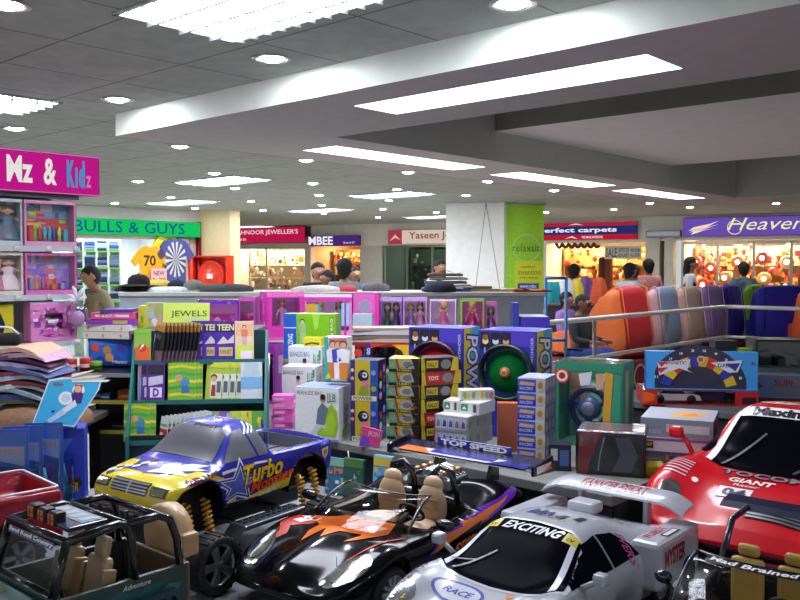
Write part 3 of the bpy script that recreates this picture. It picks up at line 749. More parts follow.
    for x, r in ((.30, .062), (-.30, .066)):
        for sd in (-1, 1): wheel(t, x, sd * .178, r, r, .05, 'c4c8d0', 8, sd, .7, False)
    return t

# ---------------------------------------------------------------- giant red coupe
def red_coupe():
    hx, hy = -.65, -.76
    t = thing('sports_coupe', 'big glossy red toy coupe lettered Tocomp Giant at right edge', 'toy car', (1.385, 2.96, TZ), heading(hx, hy))
    RD = 'c81020'
    keys = [(-.62, sec(.24, .20, .22, .28, .10, .26)), (-.60, sec(.29, .22, .26, .315, .08, .30)), (-.45, sec(.33, .20, .29, .335, .07, .32)), (-.30, sec(.385, .18, .28, .325, .07, .31)), (-.15, sec(.442, .18, .275, .31, .07, .30)),
            (0, sec(.452, .19, .262, .305, .07, .295)), (.05, sec(.442, .195, .258, .308, .07, .295)), (.22, sec(.285, .215, .240, .33, .07, .31)), (.26, sec(.262, .22, .232, .345, .07, .32)), (.38, sec(.222, .21, .205, .365, .072, .34)), (.48, sec(.182, .19, .170, .35, .076, .33)), (.54, sec(.145, .15, .135, .30, .08, .28)), (.575, sec(.105, .12, .103, .23, .09, .21))]
    ar = [(.36, .085, .112), (-.38, .09, .118)]
    def df(x, y, z):
        k = math.exp(-((x - .37) / .15)**2) * .085 + math.exp(-((x + .38) / .17)**2) * .05
        if z > .15: z += k * math.exp(-((abs(y) - .285) / .068)**2)
        if x > .15 and z > .15: z -= .022 * math.exp(-((abs(y) - .19) / .035)**2) * min(1, (x - .15) / .15)
        return (x, y, z)
    V_, F_, bv = loft_body(keys, ar, 34, deform=df)
    bodyobj(t, V_, F_, RD)
    S = Skin(bv); vv = (.55, 0, .83); ux, uy = view(vv)
    pz = lambda x, y, z: (y, V((x, y, z)).dot(uy))
    wsp = [pz(.055, -.15, .432), pz(.048, 0, .442), pz(.055, .15, .432), pz(.075, .182, .415), pz(.235, .236, .272), pz(.262, .18, .26), pz(.275, 0, .255), pz(.262, -.18, .26), pz(.235, -.236, .272), pz(.075, -.182, .415)]
    m = MB(); S.poly(m, wsp, vv, '0a0a12', 'dark', off=.003); m.build('windscreen', t)
    g = MB()
    for sg in (-1, 1): S.poly(g, [pz(.062, sg * .178, .422), pz(.063, sg * .163, .424), pz(.245, sg * .212, .264), pz(.235, sg * .236, .272)], vv, 'e8e8f8', 'paint', off=.005)
    yb, yt = pz(.082, 0, .412)[1], pz(.052, 0, .438)[1]
    S.poly(g, [(-.185, yb - .006), (.185, yb - .006), (.165, yt + .004), (-.165, yt + .004)], vv, 'e4e4ec', 'paint', off=.0045)
    S.text(g, 'Maximum', (-.13, yb - .002), (.26, 0), (0, yt - yb + .002), vv, '14141c', 'paint', off=.006, bold=.05)
    g.build('windscreen_lettering', t)
    g = MB()
    S.poly(g, [pz(.26, -.17, .262), pz(.14, -.06, .36), pz(.137, -.066, .363), pz(.255, -.178, .265)], vv, '30343c', 'plastic', off=.008)
    S.poly(g, [pz(.26, .06, .262), pz(.15, .16, .35), pz(.147, .155, .353), pz(.255, .05, .265)], vv, '30343c', 'plastic', off=.008)
    g.build('wiper', t)
    for vw, sg in (('left', -1), ('right', 1)):
        m = MB(); S.poly(m, [(sg * .20, .29), (sg * .17, .315), (sg * .06, .392), (sg * -.06, .40), (sg * -.14, .388), (sg * -.22, .33), (sg * -.22, .29)], vw, '0c0c16', 'dark', off=.002); m.build('side_window', t)
    g = MB()
    S.text(g, 'TOCOMP', (-.165, -.305), (.315, 0), (.0, .032), 'top', '241014', off=.003, bold=.06)
    S.text(g, 'TOCOMP', (-.162, -.303), (.309, 0), (.0, .028), 'top', '8a8088', off=.004, bold=.03)
    S.text(g, 'GIANT', (-.125, -.342), (.14, 0), (.006, .026), 'top', 'f4f4f4', off=.003, bold=.03)
    S.text(g, 'Racer', (-.10, -.362), (.08, 0), (.004, .013), 'top', 'e8d8d8', off=.003)
    S.poly(g, [(-.135, -.425), (-.03, -.425), (-.03, -.375), (-.135, -.375)], 'top', 'ece8ec', off=.003)
    S.text(g, '04', (-.12, -.42), (.075, 0), (0, .038), 'top', '26304a', off=.0045, bold=.04)
    S.poly(g, [(-.215 + .011 * math.cos(i * PI / 6), -.385 + .011 * math.sin(i * PI / 6)) for i in range(12)], 'top', 'f0f0f0', off=.003)
    for k in range(6): S.poly(g, [(-.315, -.40 + k * .017), (-.245, -.392 + k * .017), (-.245, -.387 + k * .017), (-.315, -.394 + k * .017)], 'top', 'd8c8d8', off=.003)
    S.poly(g, [(-.065 + .07 * math.cos(i * PI / 10), .01 + .018 * math.sin(i * PI / 10)) for i in range(20)], 'top', 'e0e0d8', off=.003)
    S.text(g, 'CHAMPION', (-.12, .005), (.11, 0), (0, .011), 'top', '3a7a50', off=.004)
    S.text(g, 'POWER', (-.13, .035), (.20, .0), (0, .014), 'top', 'd8b0b8', off=.003)
    S.poly(g, [(-.06, .10), (.06, .10), (.05, .108), (-.05, .108)], 'top', 'f0e8ec', off=.003)
    g.build('body_graphics', t)
    g = MB()
    S.poly(g, [(-.02, -.50), (.16, -.50), (.16, -.43), (.0, -.43)], 'top', '15151a', 'plastic', off=.003)
    for k in range(6): S.poly(g, [(-.015, -.497 + k * .012), (.157, -.497 + k * .012), (.157, -.491 + k * .012), (-.012, -.491 + k * .012)], 'top', '9a9ea6', 'metal', off=.005)
    g.build('grille', t)
    for sd in (-1, 1):
        m = MB(); m.box(.175, .21, sd * .335, sd * .385, .325, .365, 'd81420', 'paint', .012); m.tube([(.19, sd * .30, .275), (.19, sd * .325, .32), (.19, sd * .35, .34)], .009, 'd81420', 'paint'); m.build('wing_mirror', t)
        m = MB(); S.poly(m, [(sd * (.265 + .034 * math.cos(i * PI / 8)), -.47 + .045 * math.sin(i * PI / 8)) for i in range(16)], 'top', 'c8ccd4', 'chrome', off=.003); m.build('headlight', t)
    liner(t, ar, .14, .29)
    m = MB(); m.box(-.57, .50, -.14, .14, .05, .14, '101014', 'plastic', .01); m.build('chassis', t)
    for x, r in ((.36, .088), (-.38, .092)):
        for sd in (-1, 1): wheel(t, x, sd * .268, r, r, .075, 'c4c8d0', 8, sd, .7, False)
    return t

# ---------------------------------------------------------------- clear-screened open racer, bottom right
def open_racer():
    hx, hy = -.65, -.76
    t = thing('open_racer', 'black open toy racer lettered Mad Brained with tan seat', 'toy car', (.82, 1.955, TZ), heading(hx, hy)); t.scale = (1, 1, .9)
    BK = '0a0a10'
    keys = [(-.36, sec(.12, .08, .11, .13, .07, .12)), (-.34, sec(.16, .10, .145, .155, .055, .15)), (-.20, sec(.185, .10, .16, .168, .05, .16)), (-.155, sec(.18, .11, .16, .17, .045, .16)),
            (-.145, sec(.175, .12, .158, .17, .045, .16, zc=.08, wi=.105)), (.06, sec(.17, .12, .152, .168, .045, .16, zc=.08, wi=.105)), (.07, sec(.172, .11, .152, .168, .045, .16, zc=.15, wi=.08)),
            (.2, sec(.15, .10, .13, .165, .05, .16)), (.32, sec(.11, .08, .095, .145, .055, .14)), (.36, sec(.085, .06, .08, .11, .06, .105))]
    ar = [(.21, .055, .068), (-.23, .055, .068)]
    V_, F_, bv = loft_body(keys, ar, 26, deform=lambda x, y, z: (x, y, z + ((math.exp(-((x - .21) / .09)**2) + math.exp(-((x + .23) / .09)**2)) * .022 * math.exp(-((abs(y) - .13) / .04)**2) if z > .09 else 0)))
    bodyobj(t, V_, F_, BK, mt='ink')
    def ws(u, v):
        g_ = (u - .5) * 2.2; x0 = .03 + .16 * math.cos(g_ * .8); y0 = .148 * math.sin(g_) / math.sin(1.1)
        x1 = -.07 + .075 * math.cos(g_ * .8); y1 = .142 * math.sin(g_) / math.sin(1.1)
        b_ = .168 - .012 * (abs(u - .5) * 2)**2
        return (x0 + (x1 - x0) * v, y0 + (y1 - y0) * v, b_ + (.275 - b_) * math.sin(v * PI / 2)**.9)
    m = MB(); m.grid(ws, 26, 8, 'f2f2ea', 'clear'); m.build('windscreen', t)
    m = MB(); m.tube([ws(i / 26, 1) for i in range(27)], .004, '101016', 'paint'); m.tube([ws(0, i / 8) for i in range(9)], .0055, '141c3a', 'paint'); m.tube([ws(1, i / 8) for i in range(9)], .0055, '141c3a', 'paint')
    m.build('windscreen_frame', t)
    m = MB()
    m.grid(lambda u, v: tuple(V(ws(.16 + .68 * u, .80 + .20 * v)) + V((.002, 0, .002))), 20, 3, '0a0a10', 'paint')
    q = text_tris('Mad Brained', .03, .1)
    m.add([tuple(V(ws(.20 + .60 * a, .84 + .12 * b)) + V((.004, 0, .0035))) for a, b in q[0]], q[1], 'f8f8f8', 'paint')
    m.build('windscreen_banner', t)
    for sd in (-1, 1):
        m = MB(); sc = 'b89850' if sd < 0 else 'b09048'
        m.ball((-.05, sd * .055, .11), (.06, .042, .03), sc, 'plastic'); m.box(-.125, -.10, sd * .055 - .040, sd * .055 + .040, .10, .25, sc, 'plastic', .012); m.box(-.13, -.108, sd * .055 - .026, sd * .055 + .026, .252, .285, sc, 'plastic', .01)
        m.build('seat', t)
    for sd in (-1, 1): m = MB(); m.tube([(-.10, sd * .13, .16), (-.20, sd * .125, .32), (-.30, sd * .12, .33)], .009, '141828', 'paint', 10); m.build('wing_strut', t)
    m = MB(); m.prism([(-.285, .325), (-.31, .338), (-.36, .345), (-.36, .338), (-.31, .330)], -.19, .19, '1a1e3c', 'paint', 'y'); m.build('rear_wing', t)
    m = MB(); m.tube([(-.02 + .012 * math.cos(i * PI / 10), .055 + .030 * math.sin(i * PI / 10), .175 + .026 * math.cos(i * PI / 10)) for i in range(20)], .004, '18181c', 'rubber', 6, True); m.tube([(-.02, .055, .175), (.05, .055, .15)], .005, '18181c', 'rubber'); m.build('steering_wheel', t)
    for sd in (-1, 1):
        m = MB(); m.ball((.05, sd * .20, .21), (.016, .022, .018), '101430', 'paint'); m.tube([(.06, sd * .155, .165), (.055, sd * .19, .20)], .006, '101430', 'paint'); m.build('wing_mirror', t)
        m = MB(); Skin(bv).poly(m, [(sd * (.10 + .03 * math.cos(i * PI / 8)), -.28 + .04 * math.sin(i * PI / 8)) for i in range(16)], 'top', 'c8ccd4', 'chrome', off=.002); m.build('headlight', t)
    liner(t, ar, .07, .15)
    m = MB(); m.box(-.33, .32, -.07, .07, .03, .09, '0c0c10', 'plastic', .01); m.build('chassis', t)
    for x in (.21, -.23):
        for sd in (-1, 1): wheel(t, x, sd * .142, .055, .055, .045, 'c4c8d0', 8, sd, .7, False)
    return t

# ---------------------------------------------------------------- camouflage jeep, bottom left
def jeep():
    hx, hy = -.66, -.75
    t = thing('off_roader', 'camouflage toy off-roader with black roll cage and tan spare wheel cover', 'toy car', (-.815, 2.0, TZ), heading(hx, hy))
    G1, G2, G3, BK = '3a7468', '6e5a46', '1e4440', '0c0d12'
    m = MB()
    # tub: floor and three walls
    m.box(-.27, .07, -.145, .145, .085, .105, G3, 'plastic', .003)
    for sd in (-1, 1): m.box(-.27, .07, sd * .135, sd * .150, .10, .205, '33403a', 'plastic', .004)
    m.box(-.275, -.262, -.15, .15, .10, .205, G2, 'plastic', .004); m.box(.06, .085, -.15, .15, .10, .215, G3, 'plastic', .004)
    # bonnet, grille and wings
    m.box(.085, .30, -.105, .105, .11, .205, G1, 'plastic', .012); m.box(.295, .32, -.115, .115, .10, .20, G1, 'plastic', .006)
    for sd in (-1, 1):
        m.prism([(.10, .135), (.14, .165), (.27, .165), (.32, .14), (.32, .125), (.27, .15), (.15, .15), (.11, .125)], sd * .10, sd * .165, '20363a', 'plastic', 'y')
        m.prism([(-.25, .105), (-.225, .155), (-.10, .155), (-.065, .105), (-.075, .10), (-.11, .142), (-.215, .142), (-.235, .10)], sd * .148, sd * .172, '1c3a44', 'plastic', 'y')
        fc = Face(m, (.07, .1505, .10), (-1, 0, 0), (0, 0, 1), .34, .105) if sd > 0 else Face(m, (-.27, -.1505, .10), (1, 0, 0), (0, 0, 1), .34, .105)
        r = random.Random(7 + sd)
        for k in range(9):
            cx, cy = r.uniform(.1, .9), r.uniform(.15, .85); a0 = r.uniform(0, 6)
            fc.poly([(min(1, max(0, cx + r.uniform(.06, .16) * math.cos(a0 + i * PI / 4))), min(.98, max(.02, cy + r.uniform(.12, .3) * math.sin(a0 + i * PI / 4)))) for i in range(8)], r.choice([G1, '3a6a60', G2, '17403e', '1a5a5e']), 'plastic')
        if sd > 0: fc.text('Adventure', .46, .78, .68, .9, 'c8ccd0', 'plastic', shear=.3)
    fc = Face(m, (.30, -.10, .2055), (0, 1, 0), (-1, 0, 0), .20, .20)
    r = random.Random(3)
    for k in range(9):
        cx, cy = r.uniform(.1, .9), r.uniform(.1, .9)
        fc.poly([(min(.98, max(.02, cx + r.uniform(.08, .2) * math.cos(i * PI / 4))), min(.98, max(.02, cy + r.uniform(.08, .2) * math.sin(i * PI / 4)))) for i in range(8)], r.choice(['4a7068', G2, '6a5a48', '23504e']), 'plastic')
    m.build('body', t)
    g = MB()
    for i in range(7): g.box(.319, .324, -.06 + i * .018, -.052 + i * .018, .12, .185, '08080c', 'plastic')
    g.build('grille', t)
    for sd in (-1, 1):
        g = MB(); g.lathe([(.022, 0), (.022, .008), (.016, .010), (.0005, .010)], 'e0e4e8', 'chrome', 18, 'x', (.32, sd * .088, .16)); g.build('headlight', t)
    # windscreen frame
    P = lambda y, k: (.075 - .035 * k, y, .21 + .115 * k)
    f = MB()
    for sd in (-1, 1): f.tube([P(sd * .14, 0), P(sd * .136, 1)], .011, BK, 'paint', 10)
    f.tube([P(-.136, 1), P(.136, 1)], .012, BK, 'paint', 10); f.tube([P(-.14, 0), P(.14, 0)], .010, BK, 'paint', 10)
    fo = f.build('windscreen_frame', t)
    g = MB(); g.quad(P(-.132, .03), P(.132, .03), P(.13, .97), P(-.13, .97), 'c8d0d8', 'clear'); g.build('windscreen', fo)
    g = MB(); a, b_ = V(P(-.11, .84)), V(P(.11, .84)); fc = Face(g, a + V((.0125, 0, .0)), (0, 1, 0), (V(P(0, 1)) - V(P(0, 0))).normalized(), .22, .016)
    fc.rect(0, 0, 1, 1, '20307a', 'paint'); fc.text('Sand Road Country', .02, .12, .98, .88, 'f0f0f0', 'paint', bold=.03); g.build('windscreen_lettering', fo)
    # cage
    c = MB()
    for sd in (-1, 1):
        c.tube([P(sd * .134, 1), (-.09, sd * .13, .335), (-.115, sd * .13, .328), (-.12, sd * .137, .30), (-.125, sd * .142, .20)], .011, BK, 'paint', 10)
        c.tube([(-.11, sd * .13, .33), (-.20, sd * .13, .332), (-.228, sd * .132, .318), (-.245, sd * .137, .27), (-.25, sd * .142, .20)], .010, BK, 'paint', 10)
    c.tube([(-.11, -.13, .33), (-.11, .13, .33)], .011, BK, 'paint', 10); c.tube([(-.23, -.132, .318), (-.23, .132, .318)], .009, BK, 'paint', 10)
    c.box(-.085, .015, -.09, .10, .333, .345, '2a3450', 'paint', .004)
    c.build('roll_cage', t)
    g = MB(); fc = Face(g, (-.02, -.085, .3455), (0, 1, 0), (-1, 0, 0), .18, .06); fc.rect(.02, .05, .98, .95, '8a98a8', 'plastic'); 
    for k in range(4): fc.poly([(.05 + k * .23, .2), (.2 + k * .23, .2), (.25 + k * .23, .8), (.1 + k * .23, .8)], 'b8c4cc', 'plastic')
    g.build('roof_panel', t)
    for k in range(3):
        y = -.075 + k * .05
        g = MB(); g.M = MX.Translation((-.012, 0, -.012)); g.box(.0, .03, y - .017, y + .017, .345, .380, '101014', 'plastic', .005); g.box(.030, .033, y - .013, y + .013, .350, .375, 'd06a28', 'plastic', .002)
        g.box(.0325, .0335, y - .002, y + .002, .350, .375, '402010', 'plastic'); g.box(.0325, .0335, y - .013, y + .013, .361, .364, '402010', 'plastic'); g.build('roof_lamp', t)
    for sd in (-1, 1):
        m = MB(); sc = 'b89c78'
        m.box(-.06, .03, sd * .065 - .04, sd * .065 + .04, .105, .145, sc, 'plastic', .015)
        m.M = MX.Translation((-.058, sd * .065, .13)) @ MX.Rotation(-.22, 4, 'Y')
        m.box(-.014, .014, -.042, .042, 0, .125, sc, 'plastic', .012); m.box(-.012, .012, -.024, .024, .12, .17, sc, 'plastic', .01)
        for q in (-1, 1): m.box(-.018, .02, q * .046 - .006, q * .046 + .006, .01, .10, 'a88c68', 'plastic', .005)
        m.M = MX.Identity(4); m.build('seat', t)
    m = MB(); m.tube([(.035 + .012 * math.cos(i * PI / 10), .065 + .032 * math.sin(i * PI / 10), .205 + .028 * math.cos(i * PI / 10)) for i in range(20)], .0045, '101014', 'rubber', 6, True); m.tube([(.035, .065, .205), (.07, .065, .18)], .006, '101014', 'rubber'); m.build('steering_wheel', t)
    m = MB(); m.lathe([(.001, -.345), (.068, -.345), (.078, -.337), (.082, -.32), (.082, -.295), (.074, -.285), (.001, -.285)], 'c8a47c', 'plastic', 32, 'x', (0, .0, .235)); m.box(-.34, -.29, .045, .10, .195, .255, 'c09c74', 'plastic', .008)
    m.build('spare_wheel_cover', t)
    m = MB()
    for x in (.20, -.165): m.tube([(x, -.13, .07), (x, .13, .07)], .014, '26282c', 'metal')
    m.box(-.26, .30, -.06, .06, .06, .10, '101014', 'plastic', .008); m.box(.32, .35, -.14, .14, .09, .12, '141418', 'plastic', .006); m.build('chassis', t)
    for x in (.20, -.165):
        for sd in (-1, 1): wheel(t, x, sd * .155, .07, .07, .06, 'b0b4bc', 5, sd, .6)
    for sd in (-1, 1): spring(t, (.21, sd * .10, .08), (.21, sd * .09, .15), .012, 'd89030', 6)
    return t
def red_pickup():
    t = thing('toy_pickup', 'dark red toy pickup bed with white edging at left edge', 'toy truck', (-1.40, 2.50, TZ), heading(-.72, -.69)); t.scale = (1, 1, 1.04)
    R_ = 'a01430'
    keys = [(-.355, sec(.21, .12, .20, .15, .10, .145)), (-.345, sec(.245, .14, .23, .16, .08, .155)), (-.335, sec(.25, .15, .238, .165, .07, .16)), (-.325, sec(.25, .145, .238, .165, .07, .16, zc=.16, wi=.137)), (-.06, sec(.25, .145, .238, .168, .07, .16, zc=.16, wi=.137)),
            (-.05, sec(.26, .14, .238, .168, .10, .16)), (-.03, sec(.34, .11, .238, .168, .10, .16)), (.08, sec(.345, .115, .238, .168, .10, .16)), (.19, sec(.25, .14, .232, .168, .10, .16)), (.33, sec(.225, .135, .21, .165, .10, .16)), (.36, sec(.19, .12, .18, .15, .11, .145))]
    ar = [(.22, .08, .09), (-.20, .08, .09)]
    V_, F_, bv = loft_body(keys, ar, 26); bodyobj(t, V_, F_, R_)
    S = Skin(bv)
    m = MB(); P = [(x, sd * .150, .252) for sd in (1,) for x in (-.05, -.15, -.25, -.335)]
    m.tube([(-.05, .152, .247), (-.20, .152, .248), (-.325, .150, .248), (-.338, .14, .248), (-.338, -.14, .248), (-.325, -.150, .248), (-.05, -.152, .247)], .004, 'e8d8e0', 'paint', 6); m.build('rim_trim', t)
    m = MB(); S.poly(m, [(.09, .338), (.0, .338), (-.08, .25), (-.05, .25)][::-1], 'left', '101018', 'dark', off=.002); m.build('side_window', t)
    g = MB(); S.text(g, 'SUPER', (-.13, .252), (.16, 0), (.0, .02), (1, 0, 1.2), 'f0f0f0', off=.003); S.poly(g, [(-.12, .2), (.12, .2), (.12, .215), (-.12, .215)], 'back', 'c8a0a8', off=.002); g.build('body_graphics', t)
    liner(t, ar, .08, .155); m = MB(); m.box(-.32, .32, -.08, .08, .06, .15, '101014', 'plastic', .01); m.build('chassis', t)
    for x in (.22, -.20):
        for sd in (-1, 1):
            wheel(t, x, sd * .17, .078, .078, .07, 'b0b4bc', 5, sd, .6)
        spring(t, (x + .05, .14, .10), (x + .045, .12, .19), .012)
    return t
# ================================================================== the hall
LAST = [None]
HC, HS = 2.6, 2.455           # tiled ceiling, lowered soffit
def quads_with_holes(mb, a0, a1, b0, b1, holes, z, col, mt, down=True):
    As = sorted({a0, a1} | {min(max(v, a0), a1) for h in holes for v in h[:2]}); Bs = sorted({b0, b1} | {min(max(v, b0), b1) for h in holes for v in h[2:]})
    for i in range(len(As) - 1):
        for j in range(len(Bs) - 1):
            ca, cb = (As[i] + As[i + 1]) / 2, (Bs[j] + Bs[j + 1]) / 2
            if any(h[0] < ca < h[1] and h[2] < cb < h[3] for h in holes): continue
            p = [ab(As[i], Bs[j], z), ab(As[i + 1], Bs[j], z), ab(As[i + 1], Bs[j + 1], z), ab(As[i], Bs[j + 1], z)]
            # A x B points down, so a->b order is seen from below
            mb.quad(*(p if down else p[::-1]), col, mt)
def vface(mb, a0, b0, a1, b1, z0, z1, col, mt='wall'): mb.quad(ab(a0, b0, z0), ab(a1, b1, z0), ab(a1, b1, z1), ab(a0, b0, z1), col, mt)
SLOTS = [(1.63, 3.32, 3.29, 3.63), (4.52, 4.88, 4.30, 6.10), (4.52, 4.88, 6.65, 8.45), (4.52, 4.88, 9.0, 10.8)]
def build_room():
    mb = MB(); mb.quad((-30, -3, 0), (30, -3, 0), (30, 40, 0), (-30, 40, 0), 'b4b0a8', 'tile'); struct(mb.build('floor'))
    mb = MB(); quads_with_holes(mb, -14, 26, -4, 30, [(-14, 4.25, 3.95, 11.05)] + [s for s in SLOTS], HC, 'aab0a8', 'tile'); struct(mb.build('ceiling'))
    mb = MB()
    quads_with_holes(mb, -14, 5.26, 2.99, 12.05, [(-14, 4.21, 4.0, 11.0)] + SLOTS, HS, 'b8b4b2', 'wall')
    vface(mb, 5.26, 2.99, -14, 2.99, HS, HC, 'e0e6de'); vface(mb, 5.26, 12.05, 5.26, 2.99, HS, HC, 'b8b6b4'); vface(mb, -14, 12.05, 5.26, 12.05, HS, HC, 'b8b6b4')
    vface(mb, 4.21, 4.0, 4.21, 11.0, HS, 3.3, 'bcbcb6'); vface(mb, -14, 4.0, 4.21, 4.0, HS, 3.3, 'bcbcb6'); vface(mb, 4.21, 11.0, -14, 11.0, HS, 3.3, 'b4b4ac')
    mb.M = MX.Identity(4)
    so = struct(mb.build('ceiling_soffit'))
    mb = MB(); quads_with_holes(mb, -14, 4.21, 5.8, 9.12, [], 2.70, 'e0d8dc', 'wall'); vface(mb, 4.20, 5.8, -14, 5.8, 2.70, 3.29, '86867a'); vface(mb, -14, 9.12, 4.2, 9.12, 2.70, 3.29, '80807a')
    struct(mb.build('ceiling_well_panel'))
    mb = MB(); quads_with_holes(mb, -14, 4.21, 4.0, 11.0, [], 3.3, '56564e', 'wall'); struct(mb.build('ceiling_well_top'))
    # slot lamps in the soffit
    names = ['long recessed slot lamp in the front of the lowered soffit', 'recessed slot lamp left of the ceiling well, nearest of three in line', 'recessed slot lamp left of the ceiling well, middle of three in line', 'recessed slot lamp left of the ceiling well, farthest of three in line']
    for (a0, a1, b0, b1), nm in zip(SLOTS, names):
        t = thing('slot_lamp', nm, 'ceiling light', ab((a0 + a1) / 2, (b0 + b1) / 2, HS), 0, 'slot lamps in the soffit')
        c = V(t.location); m = MB(); m.M = MX.Translation(-c)
        zt = HS + .115
        for p, q in (((a0, b0), (a1, b0)), ((a1, b0), (a1, b1)), ((a1, b1), (a0, b1)), ((a0, b1), (a0, b0))):
            vface(m, *q, *p, HS, zt, 'e4e6e0', 'wall'); 
        m.build('housing', t)
        m = MB(); m.M = MX.Translation(-c)
        quads_with_holes(m, a0, a1, b0, b1, [], zt - .002, 'f2f4ff', 'emit_slot'); m.build('diffuser', t)
    # louvred troffers in the tiles
    def troffer(label, px, py, la, lb):
        p = on(px, py, HC); t = thing('troffer', label, 'ceiling light', (p.x, p.y, HC), math.atan2(AX.y, AX.x), 'louvred troffers'); LAST[0] = t
        m = MB(); 
        for x0, x1, y0, y1 in ((-la, la, -lb, -lb + .02), (-la, la, lb - .02, lb), (-la, -la + .02, -lb, lb), (la - .02, la, -lb, lb)): m.box(x0, x1, y0, y1, -.012, -.001, '9a9c98', 'metal')
        m.build('frame', t)
        m = MB(); m.quad((-la + .02, lb - .02, -.003), (la - .02, lb - .02, -.003), (la - .02, -lb + .02, -.003), (-la + .02, -lb + .02, -.003), 'eef2ff', 'emit_troffer'); m.build('diffuser', t)
        m = MB(); n = int(la * 2 / .09)
        for i in range(1, n): x = -la + 2 * la * i / n; m.box(x - .004, x + .004, -lb + .02, lb - .02, -.03, -.004, 'a0a4a8', 'metal')
        for j in (-1, 0, 1): m.box(-la + .02, la - .02, j * lb * .5 - .006, j * lb * .5 + .006, -.034, -.004, 'b0b4b8', 'metal')
        m.build('louvre', t)
    troffer('large louvred troffer at the top edge of the picture', 268, -2, .6, .30)
    troffer('louvred troffer cut by the left edge above the pink sign', -8, 101, .3, .3)
    troffer('louvred troffer nearest behind the soffit', 222, 180.5, .6, .3)
    troffer('louvred troffer above the green shop sign', 182, 202, .6, .3)
    troffer('louvred troffer above the jewellery shop sign', 320, 210, .6, .3)
    troffer('louvred troffer left of the white column, nearer of two', 392, 194.5, .6, .3)
    troffer('louvred troffer left of the white column, farther of two', 434, 216.5, .6, .3)
    troffer('louvred troffer at the far ceiling edge over the crimson sign', 252, 226.5, .6, .3)
    for i, (a, b) in enumerate(((-1.6, 1.7), (4.4, -2.2), (6.0, .4), (6.9, 2.2), (.6, -2.6))):  # extra troffers outside the view, added to brighten the toys in front
        p = ab(a, b, HC)
        troffer('unseen louvred troffer added overhead to light the foreground', 0, 0, .6, .3)
        LAST[0].location = p
    # downlights
    proto = thing('downlight', '', 'ceiling light', (0, 0, HC), 0)
    m = MB(); m.lathe([(.085, -.001), (.098, -.004), (.085, -.010), (.066, -.006), (.06, -.001)], 'b0b0ac', 'metal', 20, cap=False); m.build('trim_ring', proto)
    m = MB(); m.lathe([(.0005, -.018), (.035, -.015), (.06, -.003)], 'f2f6ff', 'emit_down', 16, cap=False); m.build('bulb', proto)
    pts = [(513, 3, 'above the lowered bulkhead, at the top edge'), (272, 58, 'beside the large troffer and left of the bulkhead'), (118, 99, 'left of the bulkhead end'), (15, 128, 'near the left edge above the pink sign'), (5, 4, 'in the top left corner of the picture'),
           (180, 146, 'just beyond the left end of the bulkhead'), (138, 181, 'above the green sign, left of the nearest troffer'), (115, 203, 'right above the green shop sign letters'), (171, 197, 'beside the troffer over the green sign'), (195, 208, 'at the end of the green sign'),
           (214, 173, 'beside the nearest troffer behind the soffit'), (235, 188, 'right of the nearest troffer, first of a receding row'), (251, 201, 'second of the row right of the nearest troffer'), (263, 210, 'third of the row right of the nearest troffer'),
           (306, 160, 'nearest of the row of five left of the slot lamp'), (313, 183, 'second of the row of five in mid ceiling'), (319, 195, 'third of the row of five in mid ceiling'), (322, 205, 'fourth of the row of five in mid ceiling'), (324, 213, 'farthest of the row of five in mid ceiling'),
           (408, 172, 'nearest of the row under the nearer slot lamp'), (397, 189, 'second of the row under the nearer slot lamp'), (389, 200, 'third of the row under the nearer slot lamp'), (383, 209, 'fourth of the row under the nearer slot lamp'), (378, 217, 'farthest of the row under the nearer slot lamp'),
           (436, 212, 'above the wooden jewellery sign, beside a troffer'), (426, 218, 'farthest above the wooden jewellery sign'), (466, 195, 'directly above the white column'), (488, 181, 'between the first two slot lamps'), (554, 190, 'right of the green banner, nearer one'),
           (546, 212, 'close beside the green banner top'), (650, 203, 'between the carpet sign and the purple sign'), (690, 207, 'above the left end of the purple sign'), (776, 203, 'above the script of the purple sign'), (614, 209, 'above the carpet shop sign')]
    for i, (px, py, w) in enumerate(pts):
        z = HC
        p = on(px, py, HC); a, b = p.x * AX.x + p.y * AX.y, p.x * BX.x + p.y * BX.y
        if a < 5.26 and 2.99 < b < 12.05: z = HS; p = on(px, py, HS)
        o = proto if i == 0 else dup(proto, (0, 0, 0)); o.location = (p.x, p.y, z); o['label'] = 'round ceiling downlight ' + w; o['group'] = 'ceiling downlights'
# ================================================================== shop fronts
P0 = V((-5.465, 23.5, 0)); UW = V((.883, -.470, 0)).normalized(); YW = math.atan2(UW.y, UW.x)
def wx(px): k = (px - 400) / F; return (P0.y * k - P0.x) / (UW.x - UW.y * k)
def wz(px, py): d = P0.y + UW.y * wx(px); return CAMZ - (py - 265) * d / F
def wpt(s, y=0, z=0): n = V((-UW.y, UW.x, 0)); return P0 + UW * s + n * y + V((0, 0, z))
def clutter(seed, mb, x0, x1, y0, y1, z0, z1, pal, n, sz=.05, kinds='bxl', mt='card'):
    r = random.Random(seed)
    for i in range(n):
        x, y, z = r.uniform(x0, x1), r.uniform(y0, y1), r.uniform(z0, z1); s = sz * r.uniform(.4, 1.3); c = r.choice(pal); k = r.choice(kinds)
        if k == 'b': mb.ball((x, y, z), (s * r.uniform(.5, 1), s * .6, s * r.uniform(.5, 1.2)), c, mt, 8, 6)
        elif k == 'x': mb.box(x - s, x + s * r.uniform(.3, 1), y, y + s, z, z + s * r.uniform(.6, 2), c, mt)
        else: mb.lathe([(.001, z), (s * .6, z), (s * .3, z + s * .8), (s * .7, z + s * 1.6), (s * .2, z + s * 2)], c, mt, 8, 'z', (x, y, 0))
